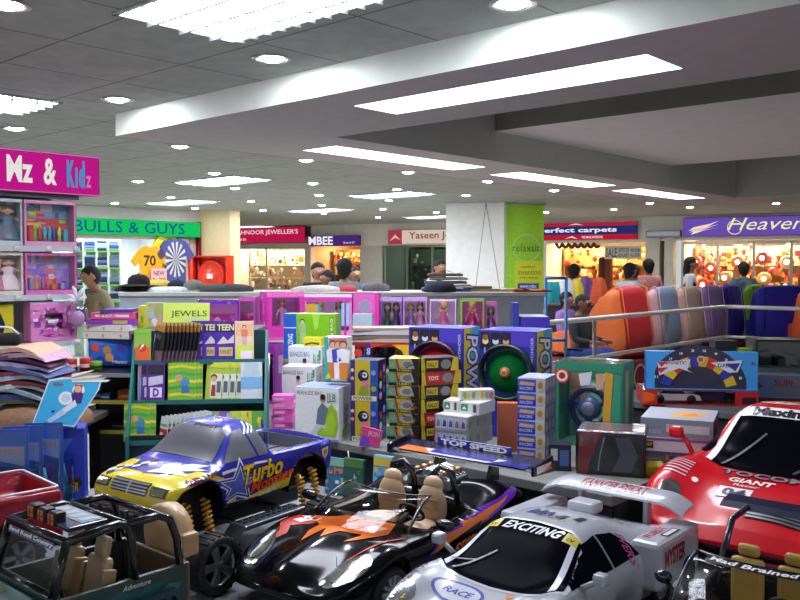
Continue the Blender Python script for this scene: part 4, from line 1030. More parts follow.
def shop_shell(nm, t, x0, x1, D, ztop, wallc, floorc='6a6660', lamp='ffe6b8', lampk='emit_shop', lw=.5):
    m = MB()
    m.quad((x0, D, 0), (x1, D, 0), (x1, D, ztop), (x0, D, ztop), wallc, 'wall')
    m.quad((x0, 0, 0), (x0, D, 0), (x0, D, ztop), (x0, 0, ztop), wallc, 'wall'); m.quad((x1, D, 0), (x1, 0, 0), (x1, 0, ztop), (x1, D, ztop), wallc, 'wall')
    m.quad((x0, D, ztop), (x1, D, ztop), (x1, 0, ztop), (x0, 0, ztop), 'd0ccc4', 'wall')
    o = m.build(nm); o.location = t[0]; o.rotation_euler = (0, 0, t[1]); struct(o)
    return o
def shop_lamp(label, loc, rz, x0, x1, y0, y1, z, col='ffe2b0', k='emit_shop'):
    t = thing('shop_lamp', label, 'ceiling light', loc, rz)
    m = MB(); m.box(x0, x1, y0, y1, z, z + .04, 'd8d4cc', 'metal', .004); m.build('housing', t)
    m = MB(); m.quad((x0 + .03, y1 - .03, z - .002), (x1 - .03, y1 - .03, z - .002), (x1 - .03, y0 + .03, z - .002), (x0 + .03, y0 + .03, z - .002), col, k); m.build('diffuser', t)
def sign(nm, label, loc, rz, w, h, dpt, col, paintfn, mt='emit_sign', frame=None):
    t = thing(nm, label, 'sign', loc, rz)
    m = MB(); m.box(-w / 2, w / 2, 0, dpt, 0, h, frame or col, 'plastic', .004); m.build('housing', t)
    m = MB(); m.quad((-w / 2 + .01, -.003, .01), (w / 2 - .01, -.003, .01), (w / 2 - .01, -.003, h - .01), (-w / 2 + .01, -.003, h - .01), col, mt); pn = m.build('face_panel', t)
    m = MB(); fc = Face(m, (-w / 2, -.004, 0), (1, 0, 0), (0, 0, 1), w, h); fc.dm = mt; paintfn(fc); m.build('lettering', t)
    return t
def wsign(nm, label, pl, pr, pyt, pyb, col, fn, y=-.12, dpt=.1, frame=None, mt='emit_sign'):
    pm = (pl + pr) / 2; s0, s1 = wx(pl), wx(pr); zt, zb = wz(pm, pyt), wz(pm, pyb)
    return sign(nm, label, wpt((s0 + s1) / 2, y, zb), YW, s1 - s0, zt - zb, dpt, col, fn, mt, frame)
def tshirt(label, loc, rz, w, h, col, deco=None):
    m = MB(); out = [(-.28, 0), (.28, 0), (.28, .62), (.42, .52), (.52, .66), (.30, .93), (.12, 1), (0, .95), (-.12, 1), (-.30, .93), (-.52, .66), (-.42, .52), (-.28, .62)]
    m.prism([(x * w, z * h) for x, z in out], 0, .05, col, 'cloth', 'y')
    if deco: deco(Face(m, (-w / 2, -.051, 0), (1, 0, 0), (0, 0, 1), w, h))
    o = m.build('t_shirt'); o.location = loc; o.rotation_euler = (0, 0, rz); tag(o, label, 'shirt', 'shirts hung at the clothes shop'); return o
WARM = ['f4c060', 'e89030', 'fff0c0', 'c06820', 'f8d890', '8a4a18', 'ffe8a0', 'b03820', 'e0a850']
def build_shops():
    H0 = 2.08
    # back wall: header, piers, openings
    s = {k: wx(k) for k in (180, 228, 306, 314, 360, 382, 458, 470, 540, 546, 646, 652, 660, 665, 674, 682, 830)}
    m = MB()
    def hb(a, b, z0, z1, y0=0, y1=.2, c='d8d0c0'): m.box(a, b, y0, y1, z0, z1, c, 'wall')
    hb(s[180], s[646], 2.07, HC, -.02, .2, 'f0ece0'); hb(s[646], s[830] + 2, 2.1, HC, -.02, .2, 'f0ece4')
    hb(s[180] - 1, s[228], 0, HC); hb(s[306] - .04, s[314] - .1, 0, 2.2, c='e0d8c8'); hb(s[360], s[382], 0, 2.2, c='d8d4c8'); hb(s[458], s[546], 0, 2.2, c='d8d4c8'); hb(s[646], s[660], 0, 2.3, -.1, .2, 'd4d0c0'); hb(s[665], s[674], 0, 2.3, -.1, .2, 'd8d4c4')
    o = m.build('wall_back'); o.location = P0; o.rotation_euler = (0, 0, YW); struct(o)
    # interiors
    bays = [('noor', s[228], s[306], 'f0e4c8'), ('ladies', s[314] - .1, s[360], 'e0b888'), ('glass', s[382], s[458], '5a6a58'), ('carpet', s[546], s[646], 'f0dcb0'), ('heaven', s[682], s[830] + 1.5, 'f4e4cc')]
    for nm, a, b, c in bays:
        o = shop_shell('wall_shop_interior', (P0, YW), a, b, 2.4, 2.25, c)
        o.location = wpt(0, .2, 0)
    for lb, a, b, c, k in (('ceiling light panel inside the jewellery shop with the crimson sign', s[228], s[306], 'fff2dc', 'emit_shop'), ('ceiling light panel inside the shop with the violet sign', s[314], s[360], 'ffdcb0', 'emit_shop'), ('dim ceiling light panel inside the glass-fronted jewellery shop', s[382], s[458], 'e8ffe8', 'emit_soft'),
                    ('ceiling light panel inside the carpet shop', s[546], s[646], 'ffeac8', 'emit_shop'), ('ceiling light panel inside the lamp shop at right', s[682], s[830], 'ffeccc', 'emit_shop')):
        shop_lamp(lb, wpt(0, .2, 0), YW, a + .3, b - .3, .4, 1.3, 2.2, c, k)
    # window frames and panes
    def pane(n, a, b, zs, fr='b8b4a8', mull=1):
        m = MB()
        for q in range(mull + 1): x = a + (b - a) * q / mull; m.box(x - .025, x + .025, .02, .07, 0, 2.08, fr, 'metal')
        m.box(a, b, .02, .07, 2.02, 2.08, fr, 'metal'); m.box(a, b, .02, .07, 0, .08, fr, 'metal')
        o = m.build('window_%d' % n); o.location = P0; o.rotation_euler = (0, 0, YW); struct(o)
        g = MB(); g.quad((a, .045, .08), (b, .045, .08), (b, .045, 2.02), (a, .045, 2.02), 'eef4ee', 'pane'); g.build('glass', o)
    pane(1, s[228], s[306], 2, 'd8d0c0', 2); pane(2, s[382], s[458], 2, 'a8aca0', 3); pane(3, s[682], s[830], 2, 'c0b8a8', 4)
    # goods
    def shelves(nm, label, cat, a, b, y, zs, col='c8c0b0', d=.3):
        t = thing(nm, label, cat, wpt(0, .2, 0), YW); 
        m = MB(); m.box(a, b, y + d, y + d + .02, 0, 2.0, col, 'matte'); m.build('back_panel', t)
        for z in zs: m = MB(); m.box(a, b, y, y + d, z - .02, z, col, 'matte'); m.build('shelf', t)
        for x in (a, b - .03): m = MB(); m.box(x, x + .03, y, y + d, 0, 2.0, col, 'matte'); m.build('side_panel', t)
    def goods(nm, label, cat, seed, a, b, y0, y1, zs, hgt, pal, n, sz, kinds='bxl'):
        m = MB()
        for i, z in enumerate(zs): clutter(seed + i, m, a + .05, b - .05, y0, y1, z + .005, z + hgt, pal, n, sz, kinds, 'plastic')
        o = m.build(nm); o.location = wpt(0, .2, 0); o.rotation_euler = (0, 0, YW); tag(o, label, cat); o['kind'] = 'stuff'
    zs = [.5, .9, 1.25, 1.6]
    shelves('display_shelf', 'pale display shelving in the jewellery shop with the crimson sign', 'shelf', s[228] + .05, s[306] - .1, .7, zs, 'e0d0b0')
    goods('jewellery_stock', 'glittering jewellery and gift stock behind the crimson sign window', 'jewellery', 11, s[228] + .1, s[306] - .2, .45, .95, zs, .25, ['fff4d8', 'e8c890', 'c89050', 'ffffff', 'a07048', 'f0b870', '705038', 'd0e0d8', 'e07850'], 40, .07)
    shelves('display_shelf', 'dark display shelving in the shop with the violet sign', 'shelf', s[314], s[360] - .05, .7, zs, '8a5a30')
    goods('cosmetics_stock', 'glowing amber goods on shelves behind the violet sign', 'goods', 31, s[314], s[360] - .1, .45, .95, zs, .28, WARM, 44, .06)
    shelves('display_shelf', 'grey display shelving in the glass-fronted jewellery shop', 'shelf', s[382] + .05, s[458] - .05, 1.2, zs, '4a5648')
    goods('jewellery_stock', 'green tinted jewellery stock behind the tall glass front', 'jewellery', 51, s[382] + .1, s[458] - .1, .9, 1.4, zs, .25, ['3a4a3a', '90a088', 'd8d8b8', '5a6850', 'b08850', '2a3228'], 22, .05)
    shelves('display_shelf', 'wide display shelving in the carpet shop', 'shelf', s[546] + .05, s[646] - .05, .9, zs, 'b88848')
    goods('textile_stock', 'golden lit stock packed on the carpet shop shelves', 'goods', 71, s[546] + .1, s[646] - .1, .6, 1.1, zs, .3, WARM, 60, .07)
    shelves('display_shelf', 'tall display shelving in the lamp shop under the purple sign', 'shelf', s[682] + .05, s[830], 1.0, [.5, .9, 1.25, 1.6], 'c0a078')
    goods('ornament_stock', 'red and gold ornaments packed on the lamp shop shelves', 'goods', 91, s[682] + .1, s[830], .6, 1.2, [.5, .9, 1.25, 1.6], .3, WARM + ['d03030', 'e05030', 'a82040', 'f06840', '6a8a40', 'e8a0b0'], 70, .075)
    # table lamps and hanging lanterns in the lamp shop window
    spots = [(700, 285, 'e02818', 'red glowing lantern left of the woman in the vest'), (683 + 9, 262, 'f05838', 'orange paper lantern hung at the left of the lamp shop'), (722, 278, 'c89060', 'tan shaded table lamp right of the woman in the vest'), (708, 268, 'f04828', 'bright red lantern beside the head of the woman in the vest'), (735, 262, 'f07030', 'orange pumpkin-shaped lantern above the man in plaid'),
             (762, 279, 'f8b060', 'glowing amber lamp just right of the man in plaid'), (760, 258, 'd03828', 'red lantern high behind the man in plaid'), (785, 262, 'e8c8a0', 'cream shaded lamp near the right edge of the lamp shop')]
    for px, py, c, lb in spots:
        x = wx(px); z = wz(px, py)
        t = thing('lantern', lb, 'lamp', wpt(x, .45, z), YW, 'lanterns in the lamp shop')
        m = MB(); m.lathe([(.03, -.14), (.12, -.08), (.14, 0), (.11, .09), (.04, .13)], c, 'plastic', 14); m.build('lamp_shade', t)
        m = MB(); m.ball((0, -.145, -.0), (.045, .02, .045), 'ffe0b0', 'emit_bulb', 10, 6); m.build('bulb', t)
        m = MB(); m.tube([(0, 0, .12), (0, 0, 2.2 - z)], .006, '3a2a20', 'metal', 6); m.build('cord', t)
    # hanging rugs and the paper banner in the carpet shop
    x0 = wx(604); x1 = wx(641)
    sign('sale_banner', 'white paper banner lettered SALE hung in the carpet shop', wpt((x0 + x1) / 2, .02, wz(622, 259)), YW, x1 - x0, wz(622, 246) - wz(622, 259), .01, 'c8c8bc', lambda f: (f.text('SALE', .04, .15, .34, .85, '2a2a2a', bold=.01), f.text('UPTO 50', .38, .52, .66, .85, '3a3a3a'), f.text('RUGS CARPETS', .38, .15, .66, .42, '3a3a3a'), f.text('AND KILIMS', .70, .55, .96, .8, '4a4a4a'), f.text('ALL SIZES', .70, .18, .96, .42, '4a4a4a')), 'card')
    x0 = wx(556); x1 = wx(600); m = MB()
    path = []
    for k in range(7):
        xa, xb = x0 + (x1 - x0) * k / 7, x0 + (x1 - x0) * (k + 1) / 7
        path += [(xa + (xb - xa) * i / 6, 0, -.10 * math.sin(PI * i / 6)) for i in range(6)]
    m.tube(path, .035, '6a3a20', 'cloth', 6); o = m.build('garland'); o.location = wpt(0, .0, wz(578, 243)); o.rotation_euler = (0, 0, YW); tag(o, 'brown scalloped garland along the top of the carpet shop opening', 'decoration')
    for px, c, lb in ((601, '5a2c18', 'dark rolled carpet leaning upright in the carpet shop doorway'), (607, '7a3a20', 'rust brown rolled carpet leaning beside the darker roll')):
        m = MB(); m.lathe([(.001, 0), (.09, 0), (.09, 1.75), (.001, 1.78)], c, 'cloth', 14); o = m.build('rolled_carpet'); o.location = wpt(wx(px), .12, 0); tag(o, lb, 'carpet', 'rolled carpets in the carpet shop')
    # signs
    wsign('shop_sign', "crimson shop sign lettered Noor Jeweller's with a lit face", 230, 312, 228, 243.5, 'b81848', lambda f: (f.rect(0, 0, .08, 1, '4a1420'), f.text("MAHNOOR JEWELLER'S", .13, .48, .92, .85, 'f0d8dc', bold=.01), f.text('Shop # 26', .13, .14, .30, .34, 'f0d8dc')), y=-.3, dpt=.26, frame='4a1420')
    wsign('shop_sign', 'violet shop sign lettered MBEE in white capitals', 311, 362, 236, 246, '4a2878', lambda f: (f.text('MBEE', .02, .1, .50, .95, 'f4f0fc', bold=.03), f.text('Shop # 27', .70, .15, .92, .4, 'd8c8f0')), y=-.14)
    wsign('shop_sign', 'pale wooden shop sign lettered Yaseen Jew left of the column', 391, 462, 230, 244, 'd8c4b4', lambda f: (f.rect(0, 0, .2, 1, 'a83848'), f.poly([(.02, .2), (.1, .7), (.18, .3), (.1, .45)], 'e8b8b8'), f.text('Yaseen Jew', .30, .22, .98, .86, '7a2c24', bold=.01)), y=-.14)
    def carpets(f):
        f.rect(0, .0, 1, .30, 'c01830', 'emit_sign'); f.rect(0, .80, 1, 1, 'c01830', 'emit_sign')
        f.text('perfect carpets', -.02, .36, .80, .72, 'e8ecff', bold=.03); f.text('WE MAKE INTERIORS', .44, .08, .66, .22, 'f0e0e0'); f.poly([(.30, .86), (.38, .96), (.46, .86), (.38, .90)], 'f0e8e8'); f.poly([(.26, .06), (.34, .22), (.40, .06), (.33, .14)], 'f0e8e8')
    wsign('shop_sign', 'red and navy shop sign lettered perfect carpets right of the column', 542, 638, 223, 240, '20306a', carpets, y=-.14)
    def heaven(f):
        for k, c in enumerate(('f8e0d0', 'f0c8a8', 'f4f0e8')): f.poly([(.04 + k * .01, .30 - k * .1), (.16, .42 - k * .05), (.27, .82 - k * .18), (.20, .66 - k * .14), (.08, .5 - k * .12)], c)
        f.text('Heavenly', .33, .10, 1.02, .94, 'f0f0b0', bold=.0, shear=.35)
        f.ring(.385, .45, .05, .056, 'f0f0b0')
    wsign('shop_sign', 'purple shop sign with script lettering Heavenly at right edge', 684, 822, 217, 236, '6a4cb0', heaven, y=-.16)
    wsign('air_curtain', 'slim white unit on the wall left of the purple sign', 648, 682, 231, 237.5, 'b8c0d8', lambda f: f.rect(.03, .3, .97, .75, 'd8e0f0'), y=-.25, dpt=.15, frame='4a4478', mt='plastic')
    # left wall with the clothes shop
    AL = 13.66; YL = math.radians(47.8); B0 = 7.04
    def lpt(b, y=0, z=0): return ab(AL + y, b, z)
    bp = lambda px: (lambda k: (lambda Y: k * Y * BX.x + Y * BX.y)(AL / (k * AX.x + AX.y)))((px - 400) / F)
    bz = lambda px, py: CAMZ - (py - 265) * (AL / ((px - 400) / F * AX.x + AX.y)) / F
    rz = math.atan2(BX.y, BX.x)
    m = MB(); b_0, b_1, be = bp(20), bp(186), bp(199)
    m.box(-6, be, 0, .2, 2.06, HC, 'd4d0cc', 'wall'); m.box(b_1, be, 0, .2, 0, 2.1, 'd8d0b8', 'wall'); m.box(-6, b_0, 0, .2, 0, 2.1, 'd8d0b8', 'wall')
    # return pier carrying the hose reel
    o = m.build('wall_left'); o.location = ab(AL, 0, 0); o.rotation_euler = (0, 0, rz); struct(o)
    o = shop_shell('wall_shop_interior', (ab(AL, 0, 0) + AX * .2, rz), b_0, b_1, 1.4, 2.25, 'b8c4cc')
    shop_lamp('ceiling light panel inside the clothes shop under the green sign', ab(AL + .2, 0, 0), rz, b_0 + .2, b_1 - .2, .1, .7, 2.2, 'eef4ff')
    p1 = lpt(be); u2 = UW; m = MB(); wpier = .74
    m.box(0, wpier, 0, .3, 0, HC, 'e8d8a8', 'wall'); o = m.build('wall_pier'); o.location = p1; o.rotation_euler = (0, 0, YW); struct(o)
    sign('shop_sign', 'bright green curved shop sign lettered ULLS & GUYS', lpt((bp(70) + bp(196)) / 2, -.16, bz(137, 236)), rz, bp(196) - bp(70), bz(137, 220.5) - bz(137, 236), .14, '18c860', lambda f: f.text('BULLS & GUYS', .0, .16, .86, .86, '14489a', bold=.0), frame='18a850')
    # folded jeans in pigeonholes
    t = thing('pigeonhole_rack', 'lime edged pigeonhole rack full of folded jeans in the clothes shop', 'shelf', lpt(0, .2, 0), rz)
    xs = [bp(84), bp(97), bp(110), bp(122), bp(134)]; zz = [.65, .95, 1.25, 1.55, 1.85]
    for x in xs: m = MB(); m.box(x - .015, x + .015, .25, .6, 0, 2.05, 'c8d8c8', 'matte'); m.build('upright', t)
    for z in zz: m = MB(); m.box(xs[0], xs[-1], .25, .6, z - .02, z, '70c828', 'matte'); m.build('shelf', t)
    proto = None; r = random.Random(5); k = 0; ch = [('jeans', '2c4a80'), ('jeans', '1e3560'), ('jeans', '6888b0'), ('jeans', '98b0c8')]; pr = {}
    for c in ch:
        m = MB(); m.box(-.13, .13, 0, .26, 0, .045, c[1], 'cloth', .015); o = m.build('folded_jeans'); pr[c[1]] = o; o['used'] = 0
    for i in range(4):
        for j in range(5):
            n = r.choice((3, 4, 5)) if j < 4 else 4
            for q in range(n):
                c = r.choice(ch)[1]; src = pr[c]
                if src['used']: o = src.copy(); COL.objects.link(o)
                else: o = src; src['used'] = 1
                o.location = lpt((xs[i] + xs[i + 1]) / 2 + r.uniform(-.02, .02), .2 + .27, zz[j] + .001 + q * .046); o.rotation_euler = (0, 0, rz)
                nm = {'2c4a80': 'mid blue', '1e3560': 'dark blue', '6888b0': 'light blue', '98b0c8': 'pale washed blue'}[c]
                tag(o, 'pair of %s folded jeans in the lime pigeonhole rack' % nm, 'jeans', '%s folded jeans in the pigeonholes' % nm)
    for o in pr.values(): del o['used']
    w = .55
    tshirt('mustard yellow shirt numbered 70 hung in the clothes shop', lpt(bp(147), -.10, bz(147, 288)), rz, .75, .75, 'e8a818', lambda f: f.text('70', .30, .52, .62, .78, '2a2010', bold=.03))
    def burst(f):
        for i in range(14): g = 2 * PI * i / 14; f.poly([(.5, .55), (.5 + .30 * math.cos(g), .55 + .38 * math.sin(g)), (.5 + .30 * math.cos(g + .2), .55 + .38 * math.sin(g + .2))], 'd0d4c0', 'cloth')
    tshirt('blue and cream tie-dye shirt with a starburst in the clothes shop', lpt(bp(171.5), -.10, bz(174, 285)), rz, .75, .85, '4a5290', burst)
    tshirt('plain bright yellow shirt behind the tie-dye shirt', lpt(bp(165), -.03, bz(165, 268)), rz, .6, .6, 'e8dc40')
    tshirt('orange and green shirt low beside the yellow numbered shirt', lpt(bp(162), .02, bz(162, 296)), rz, .5, .7, 'd88828')
    sign('price_card', 'pink paper price card leaning on the yellow numbered shirt', lpt(bp(153), -.20, bz(153, 284)), rz, .32, .28, .01, 'e8b8b8', lambda f: (f.text('NEW', .15, .55, .85, .85, '8a3040'), f.text('Rs 299', .1, .12, .9, .42, 'a02838')), 'card')
    sign('wall_poster', 'small grey framed poster right of the tie-dye shirt', lpt(bp(183), -.03, bz(183, 252)), rz, .3, .3, .01, '8a7a88', lambda f: (f.rect(.1, .55, .9, .8, 'd0c8d0'), f.rect(.1, .15, .9, .4, 'c8c0c8')), 'card')
    # red hose reel cabinet on the pier
    pc = p1 + UW * .40; Wd = .88; t = thing('hose_reel_cabinet', 'open bright red cabinet with a fire hose reel on cream pier', 'fire cabinet', pc + V((UW.y, -UW.x, 0)) * .21, YW); t.location.z = 1.02
    m = MB()
    for b in ((-.44, .44, 0, .2, 0, .03), (-.44, .44, 0, .2, .72, .75), (-.44, -.41, 0, .2, 0, .75), (.41, .44, 0, .2, 0, .75), (-.44, .44, .18, .2, 0, .75)): m.box(*b, 'e02c14', 'paint', .003)
    m.build('cabinet', t); m = MB(); m.box(-.60, -.44, -.02, .0, 0, .75, 'd02410', 'paint', .004); m.box(-.44, -.36, -.01, .02, .0, .75, 'e83418', 'paint'); m.build('door', t)
    m = MB(); m.lathe([(.001, .04), (.10, .03), (.12, .06), (.27, .06), (.29, .03), (.30, .06), (.30, .15), (.001, .15)], 'e03a1c', 'plastic', 32, 'y', (0.02, 0, .36)); m.build('hose_reel', t)
    m = MB(); m.box(-.05, .09, .02, .03, .33, .42, 'e8e4dc', 'card'); m.build('instruction_plate', t)
    m = MB(); m.lathe([(.05, 0), (.05, 2.4)], '9a2838', 'metal', 12); o = m.build('riser_pipe'); o.location = p1 + UW * .05 + V((UW.y, -UW.x, 0)) * .06; o.rotation_euler = (0, 0, YW); tag(o, 'dark red riser pipe at the corner left of the fire cabinet', 'pipe')
def build_column():
    p = on(490, 202, HC); m = MB()
    # faces: one towards -A side and one towards -B side
    w = .95
    o_ = at(504.5, 250, 13.7); base = V((o_.x, o_.y, 0))
    rz = YAW_B + math.radians(8)
    m = MB(); m.box(-.95, 0, 0, 1.0, 0, HC, 'eef0ea', 'wall', .01); o = m.build('column'); o.location = base; o.rotation_euler = (0, 0, math.radians(-14)); struct(o)
    t = thing('banner', 'lime green hanging banner lettered relaxsit on white column', 'banner', base + V((.02, -.06, 1.0)), math.radians(2))
    m = MB(); W, Hh = .60, 1.55
    def fn(u, v): return (u * W, .012 * math.sin(u * 9) * v + .01 * math.sin(v * 7 + u * 4), v * Hh)
    m.grid(fn, 16, 24, '98d038', 'cloth'); m.grid(lambda u, v: tuple(V(fn(u, v)) + V((0, .006, 0))), 16, 24, '98d038', 'cloth', flip=True); m.build('cloth', t)
    m = MB(); fc = Face(m, (0, -.035, 0), (1, 0, 0), (0, 0, 1), W, Hh)
    fc.ring(.52, .56, .34, .37, 'a8d878'); fc.text('relaxsit', .16, .525, .88, .60, '3a4420', bold=-.01)
    fc.rect(.22, .03, .98, .43, 'c8d028'); fc.rect(.28, .03, .92, .13, 'a8b468'); fc.text('comfort', .38, .355, .76, .385, '6a7818'); fc.text('invention', .30, .285, .90, .34, '7a8010', bold=.01); fc.text('of the century', .36, .24, .84, .27, '6a7818'); fc.rect(.30, .145, .86, .20, '38389a'); fc.text('www.relax', .36, .155, .80, .19, 'd8e0f0'); fc.text('bean bags', .34, .06, .84, .10, '5a6a20')
    m.build('lettering', t)
    m = MB(); m.tube([(-.02, -.01, Hh + .01), (W + .02, -.01, Hh + .01)], .012, 'b0b0a8', 'metal'); m.build('rod', t)
    for px0, py0, px1, py1, lb in ((486, 203, 476, 285, 'thin grey cable hanging straight down the column face'), (486, 203, 500, 290, 'thin grey cable slanting down the column to the banner')):
        a, b_ = at(px0, py0, 13.35), at(px1, py1, 13.3); m = MB(); m.tube([tuple(a), tuple(a.lerp(b_, .5)), tuple(b_)], .006, '8a8c88', 'plastic', 6); tag(m.build('cable'), lb, 'cable')
def build_lights():
    w = bpy.data.worlds.new('World'); SC.world = w; w.use_nodes = True
    bg = w.node_tree.nodes['Background']; bg.inputs[0].default_value = (.93, .97, 1, 1); bg.inputs[1].default_value = .8
def build_camera():
    cam = bpy.data.objects.new('camera', bpy.data.cameras.new('camera')); COL.objects.link(cam)
    cam.location = (0, 0, CAMZ); cam.rotation_euler = (PI / 2 - PITCH, 0, 0); cam.data.sensor_width = 36; cam.data.lens = F / 800 * 36; cam.data.clip_start = .05
    SC.camera = cam
    vs = SC.view_settings; vs.view_transform = 'Standard'; vs.look = 'None'; vs.gamma = 1; vs.use_curve_mapping = False; vs.exposure = -.40
# ================================================================== people, bean bags, rail
def skin_mesh(nodes, edges, level=1):
    me = bpy.data.meshes.new('sk'); me.from_pydata([n[0] for n in nodes], edges, [])
    ob = bpy.data.objects.new('sk', me); COL.objects.link(ob)
    md = ob.modifiers.new('skin', 'SKIN'); md.use_smooth_shade = True
    if not me.skin_vertices: me.skin_vertices.new()
    for i, n in enumerate(nodes): r = n[1]; me.skin_vertices[0].data[i].radius = (r, r) if not isinstance(r, tuple) else r
    me.skin_vertices[0].data[0].use_root = True
    sb = ob.modifiers.new('sub', 'SUBSURF'); sb.levels = sb.render_levels = level
    bpy.context.view_layer.update()
    m2 = bpy.data.meshes.new_from_object(ob.evaluated_get(bpy.context.evaluated_depsgraph_get()))
    r = ([v.co[:] for v in m2.vertices], [tuple(p.vertices) for p in m2.polygons])
    bpy.data.objects.remove(ob); bpy.data.meshes.remove(me); bpy.data.meshes.remove(m2)
    return r
def person(label, loc, rz, shirt='8a8a8a', trou='2a2a30', hair='0c0a09', skin='9a6a4c', sc=1.0, pose='stand', lean=0.0, head=(0, 0), arms='down', long_hair=False, vest=None, stripes=None):
    t = thing('person', label, 'person', loc, rz)
    t.scale = (sc, sc, sc)
    hip = .92 if pose == 'stand' else .12
    def B(x, y, z): return (x, y - lean * (z - 0) , hip + z - abs(lean) * .25 * z)        # trunk leans forwards (-y)
    N = {}
    N['pel'] = (B(0, 0, 0), .125); N['spi'] = (B(0, 0, .18), .118); N['che'] = (B(0, .0, .36), .135); N['nb'] = (B(0, .005, .50), .075); N['nk'] = (B(0, 0, .548), .054)
    hx, hy = head
    hc = V(B(0, -.015, .668)); hd = V((hx, hy, 0))
    N['jaw'] = (tuple(V(B(0, -.02, .60)) + hd * .5), .072); N['hd'] = (tuple(hc + hd * .8), .099); N['top'] = (tuple(hc + V((0, .01, .06)) + hd), .088)
    N['nose'] = (tuple(hc + V((0, -.122, -.02)) + hd * .8), .011)
    E = [('pel', 'spi'), ('spi', 'che'), ('che', 'nb'), ('nb', 'nk'), ('nk', 'jaw'), ('jaw', 'hd'), ('hd', 'top'), ('hd', 'nose')]
    for s in (-1, 1):
        k = 'LR'[s > 0]
        N['ear' + k] = (tuple(hc + V((s * .098, .01, -.015)) + hd * .8), .014); E.append(('hd', 'ear' + k))
        sh = V(B(s * .175, .01, .445)); N['sh' + k] = (tuple(sh), .062); E.append(('che', 'sh' + k))
        mode = arms if isinstance(arms, str) else arms[s > 0]
        el = {'down': V((s * .05, .04, -.28)), 'fwd': V((s * .05, -.06, -.27)), 'hip': V((s * .14, .08, -.24)), 'up': V((s * .08, -.20, -.16))}[mode]
        wr = {'down': V((s * .01, -.05, -.25)), 'fwd': V((-s * .06, -.22, -.02)), 'hip': V((-s * .15, -.12, -.10)), 'up': V((-s * .06, -.16, .12))}[mode]
        N['el' + k] = (tuple(sh + el), .043); N['wr' + k] = (tuple(sh + el + wr), .028)
        dr = wr.normalized(); pm = sh + el + wr + dr * .075; N['pm' + k] = (tuple(pm), .030)
        E += [('sh' + k, 'el' + k), ('el' + k, 'wr' + k), ('wr' + k, 'pm' + k)]
        sd = dr.cross(V((s, 0, 0.2))).normalized()
        for q in range(4):
            b0 = pm + sd * (.014 * (q - 1.5)); ln = (.055, .068, .072, .060)[q]
            N['f%d%s' % (q, k)] = (tuple(b0 + dr * (.03 + ln * .5)), .0085); N['g%d%s' % (q, k)] = (tuple(b0 + dr * (.03 + ln) + V((-s * .012, 0, 0))), .007)
            E += [('pm' + k, 'f%d%s' % (q, k)), ('f%d%s' % (q, k), 'g%d%s' % (q, k))]
        N['t0' + k] = (tuple(pm - dr * .03 + sd * -.045), .010); N['t1' + k] = (tuple(pm + dr * .01 + sd * -.058), .008); E += [('pm' + k, 't0' + k), ('t0' + k, 't1' + k)]
        N['hp' + k] = ((s * .09, 0, hip - .05), .092)
        if pose == 'stand': N['kn' + k] = ((s * .10, -.02, .49), .062); N['an' + k] = ((s * .10, .02, .09), .042); N['to' + k] = ((s * .115, -.14, .045), .038)
        else: N['kn' + k] = ((s * .13, -.42, hip + .02), .066); N['an' + k] = ((s * .12, -.48, hip - .40), .044); N['to' + k] = ((s * .13, -.62, hip - .44), .038)
        E += [('pel', 'hp' + k), ('hp' + k, 'kn' + k), ('kn' + k, 'an' + k), ('an' + k, 'to' + k)]
    ks = list(N); ix = {k: i for i, k in enumerate(ks)}
    vs, fs = skin_mesh([N[k] for k in ks], [(ix[a], ix[b]) for a, b in E])
    m = MB(); m.add(vs, fs, skin, 'skin', True); m.build('body', t)
    def cloth(nm, sub, grow, edges, col, mt='cloth', cut=None):
        nodes = []; k2 = {}
        for k in sub: k2[k] = len(nodes); p, r = N[k]; nodes.append((cut[k] if cut and k in cut else p, r * (1 + grow) + .006))
        v, f = skin_mesh(nodes, [(k2[a], k2[b]) for a, b in edges]); mm = MB(); mm.add(v, f, col, mt, True); return mm, v, f
    half = {('el' + k): tuple(V(N['el' + k][0]).lerp(V(N['sh' + k][0]), .25)) for k in 'LR'}
    mm, v, f = cloth('shirt', ['pel', 'spi', 'che', 'nb', 'shL', 'shR', 'elL', 'elR', 'wrL', 'wrR'], .09, [('pel', 'spi'), ('spi', 'che'), ('che', 'nb'), ('che', 'shL'), ('che', 'shR'), ('shL', 'elL'), ('shR', 'elR'), ('elL', 'wrL'), ('elR', 'wrR')], shirt, cut={'pel': tuple(V(N['pel'][0]) + V((0, 0, -.10)))})
    if stripes:
        for i in range(len(mm.f)):
            z = sum(mm.v[j][2] for j in mm.f[i]) / len(mm.f[i]); x = sum(mm.v[j][0] for j in mm.f[i]) / len(mm.f[i])
            if (int(z / .07) + int((x + 2) / .07)) % 2: mm.c[i] = H(stripes)
    mm.build('shirt', t)
    if vest:
        mm, v, f = cloth('vest', ['pel', 'spi', 'che', 'nb', 'shL', 'shR'], .16, [('pel', 'spi'), ('spi', 'che'), ('che', 'nb'), ('che', 'shL'), ('che', 'shR')], vest); mm.build('vest', t)
    tk = ['pel', 'hpL', 'hpR', 'knL', 'knR', 'anL', 'anR']
    mm, v, f = cloth('trousers', tk, .12, [('pel', 'hpL'), ('pel', 'hpR'), ('hpL', 'knL'), ('hpR', 'knR'), ('knL', 'anL'), ('knR', 'anR')], trou); mm.build('trousers', t)
    # hair, eyes, shoes
    m = MB(); c = hc + hd * .85 + V((0, .018, .016))
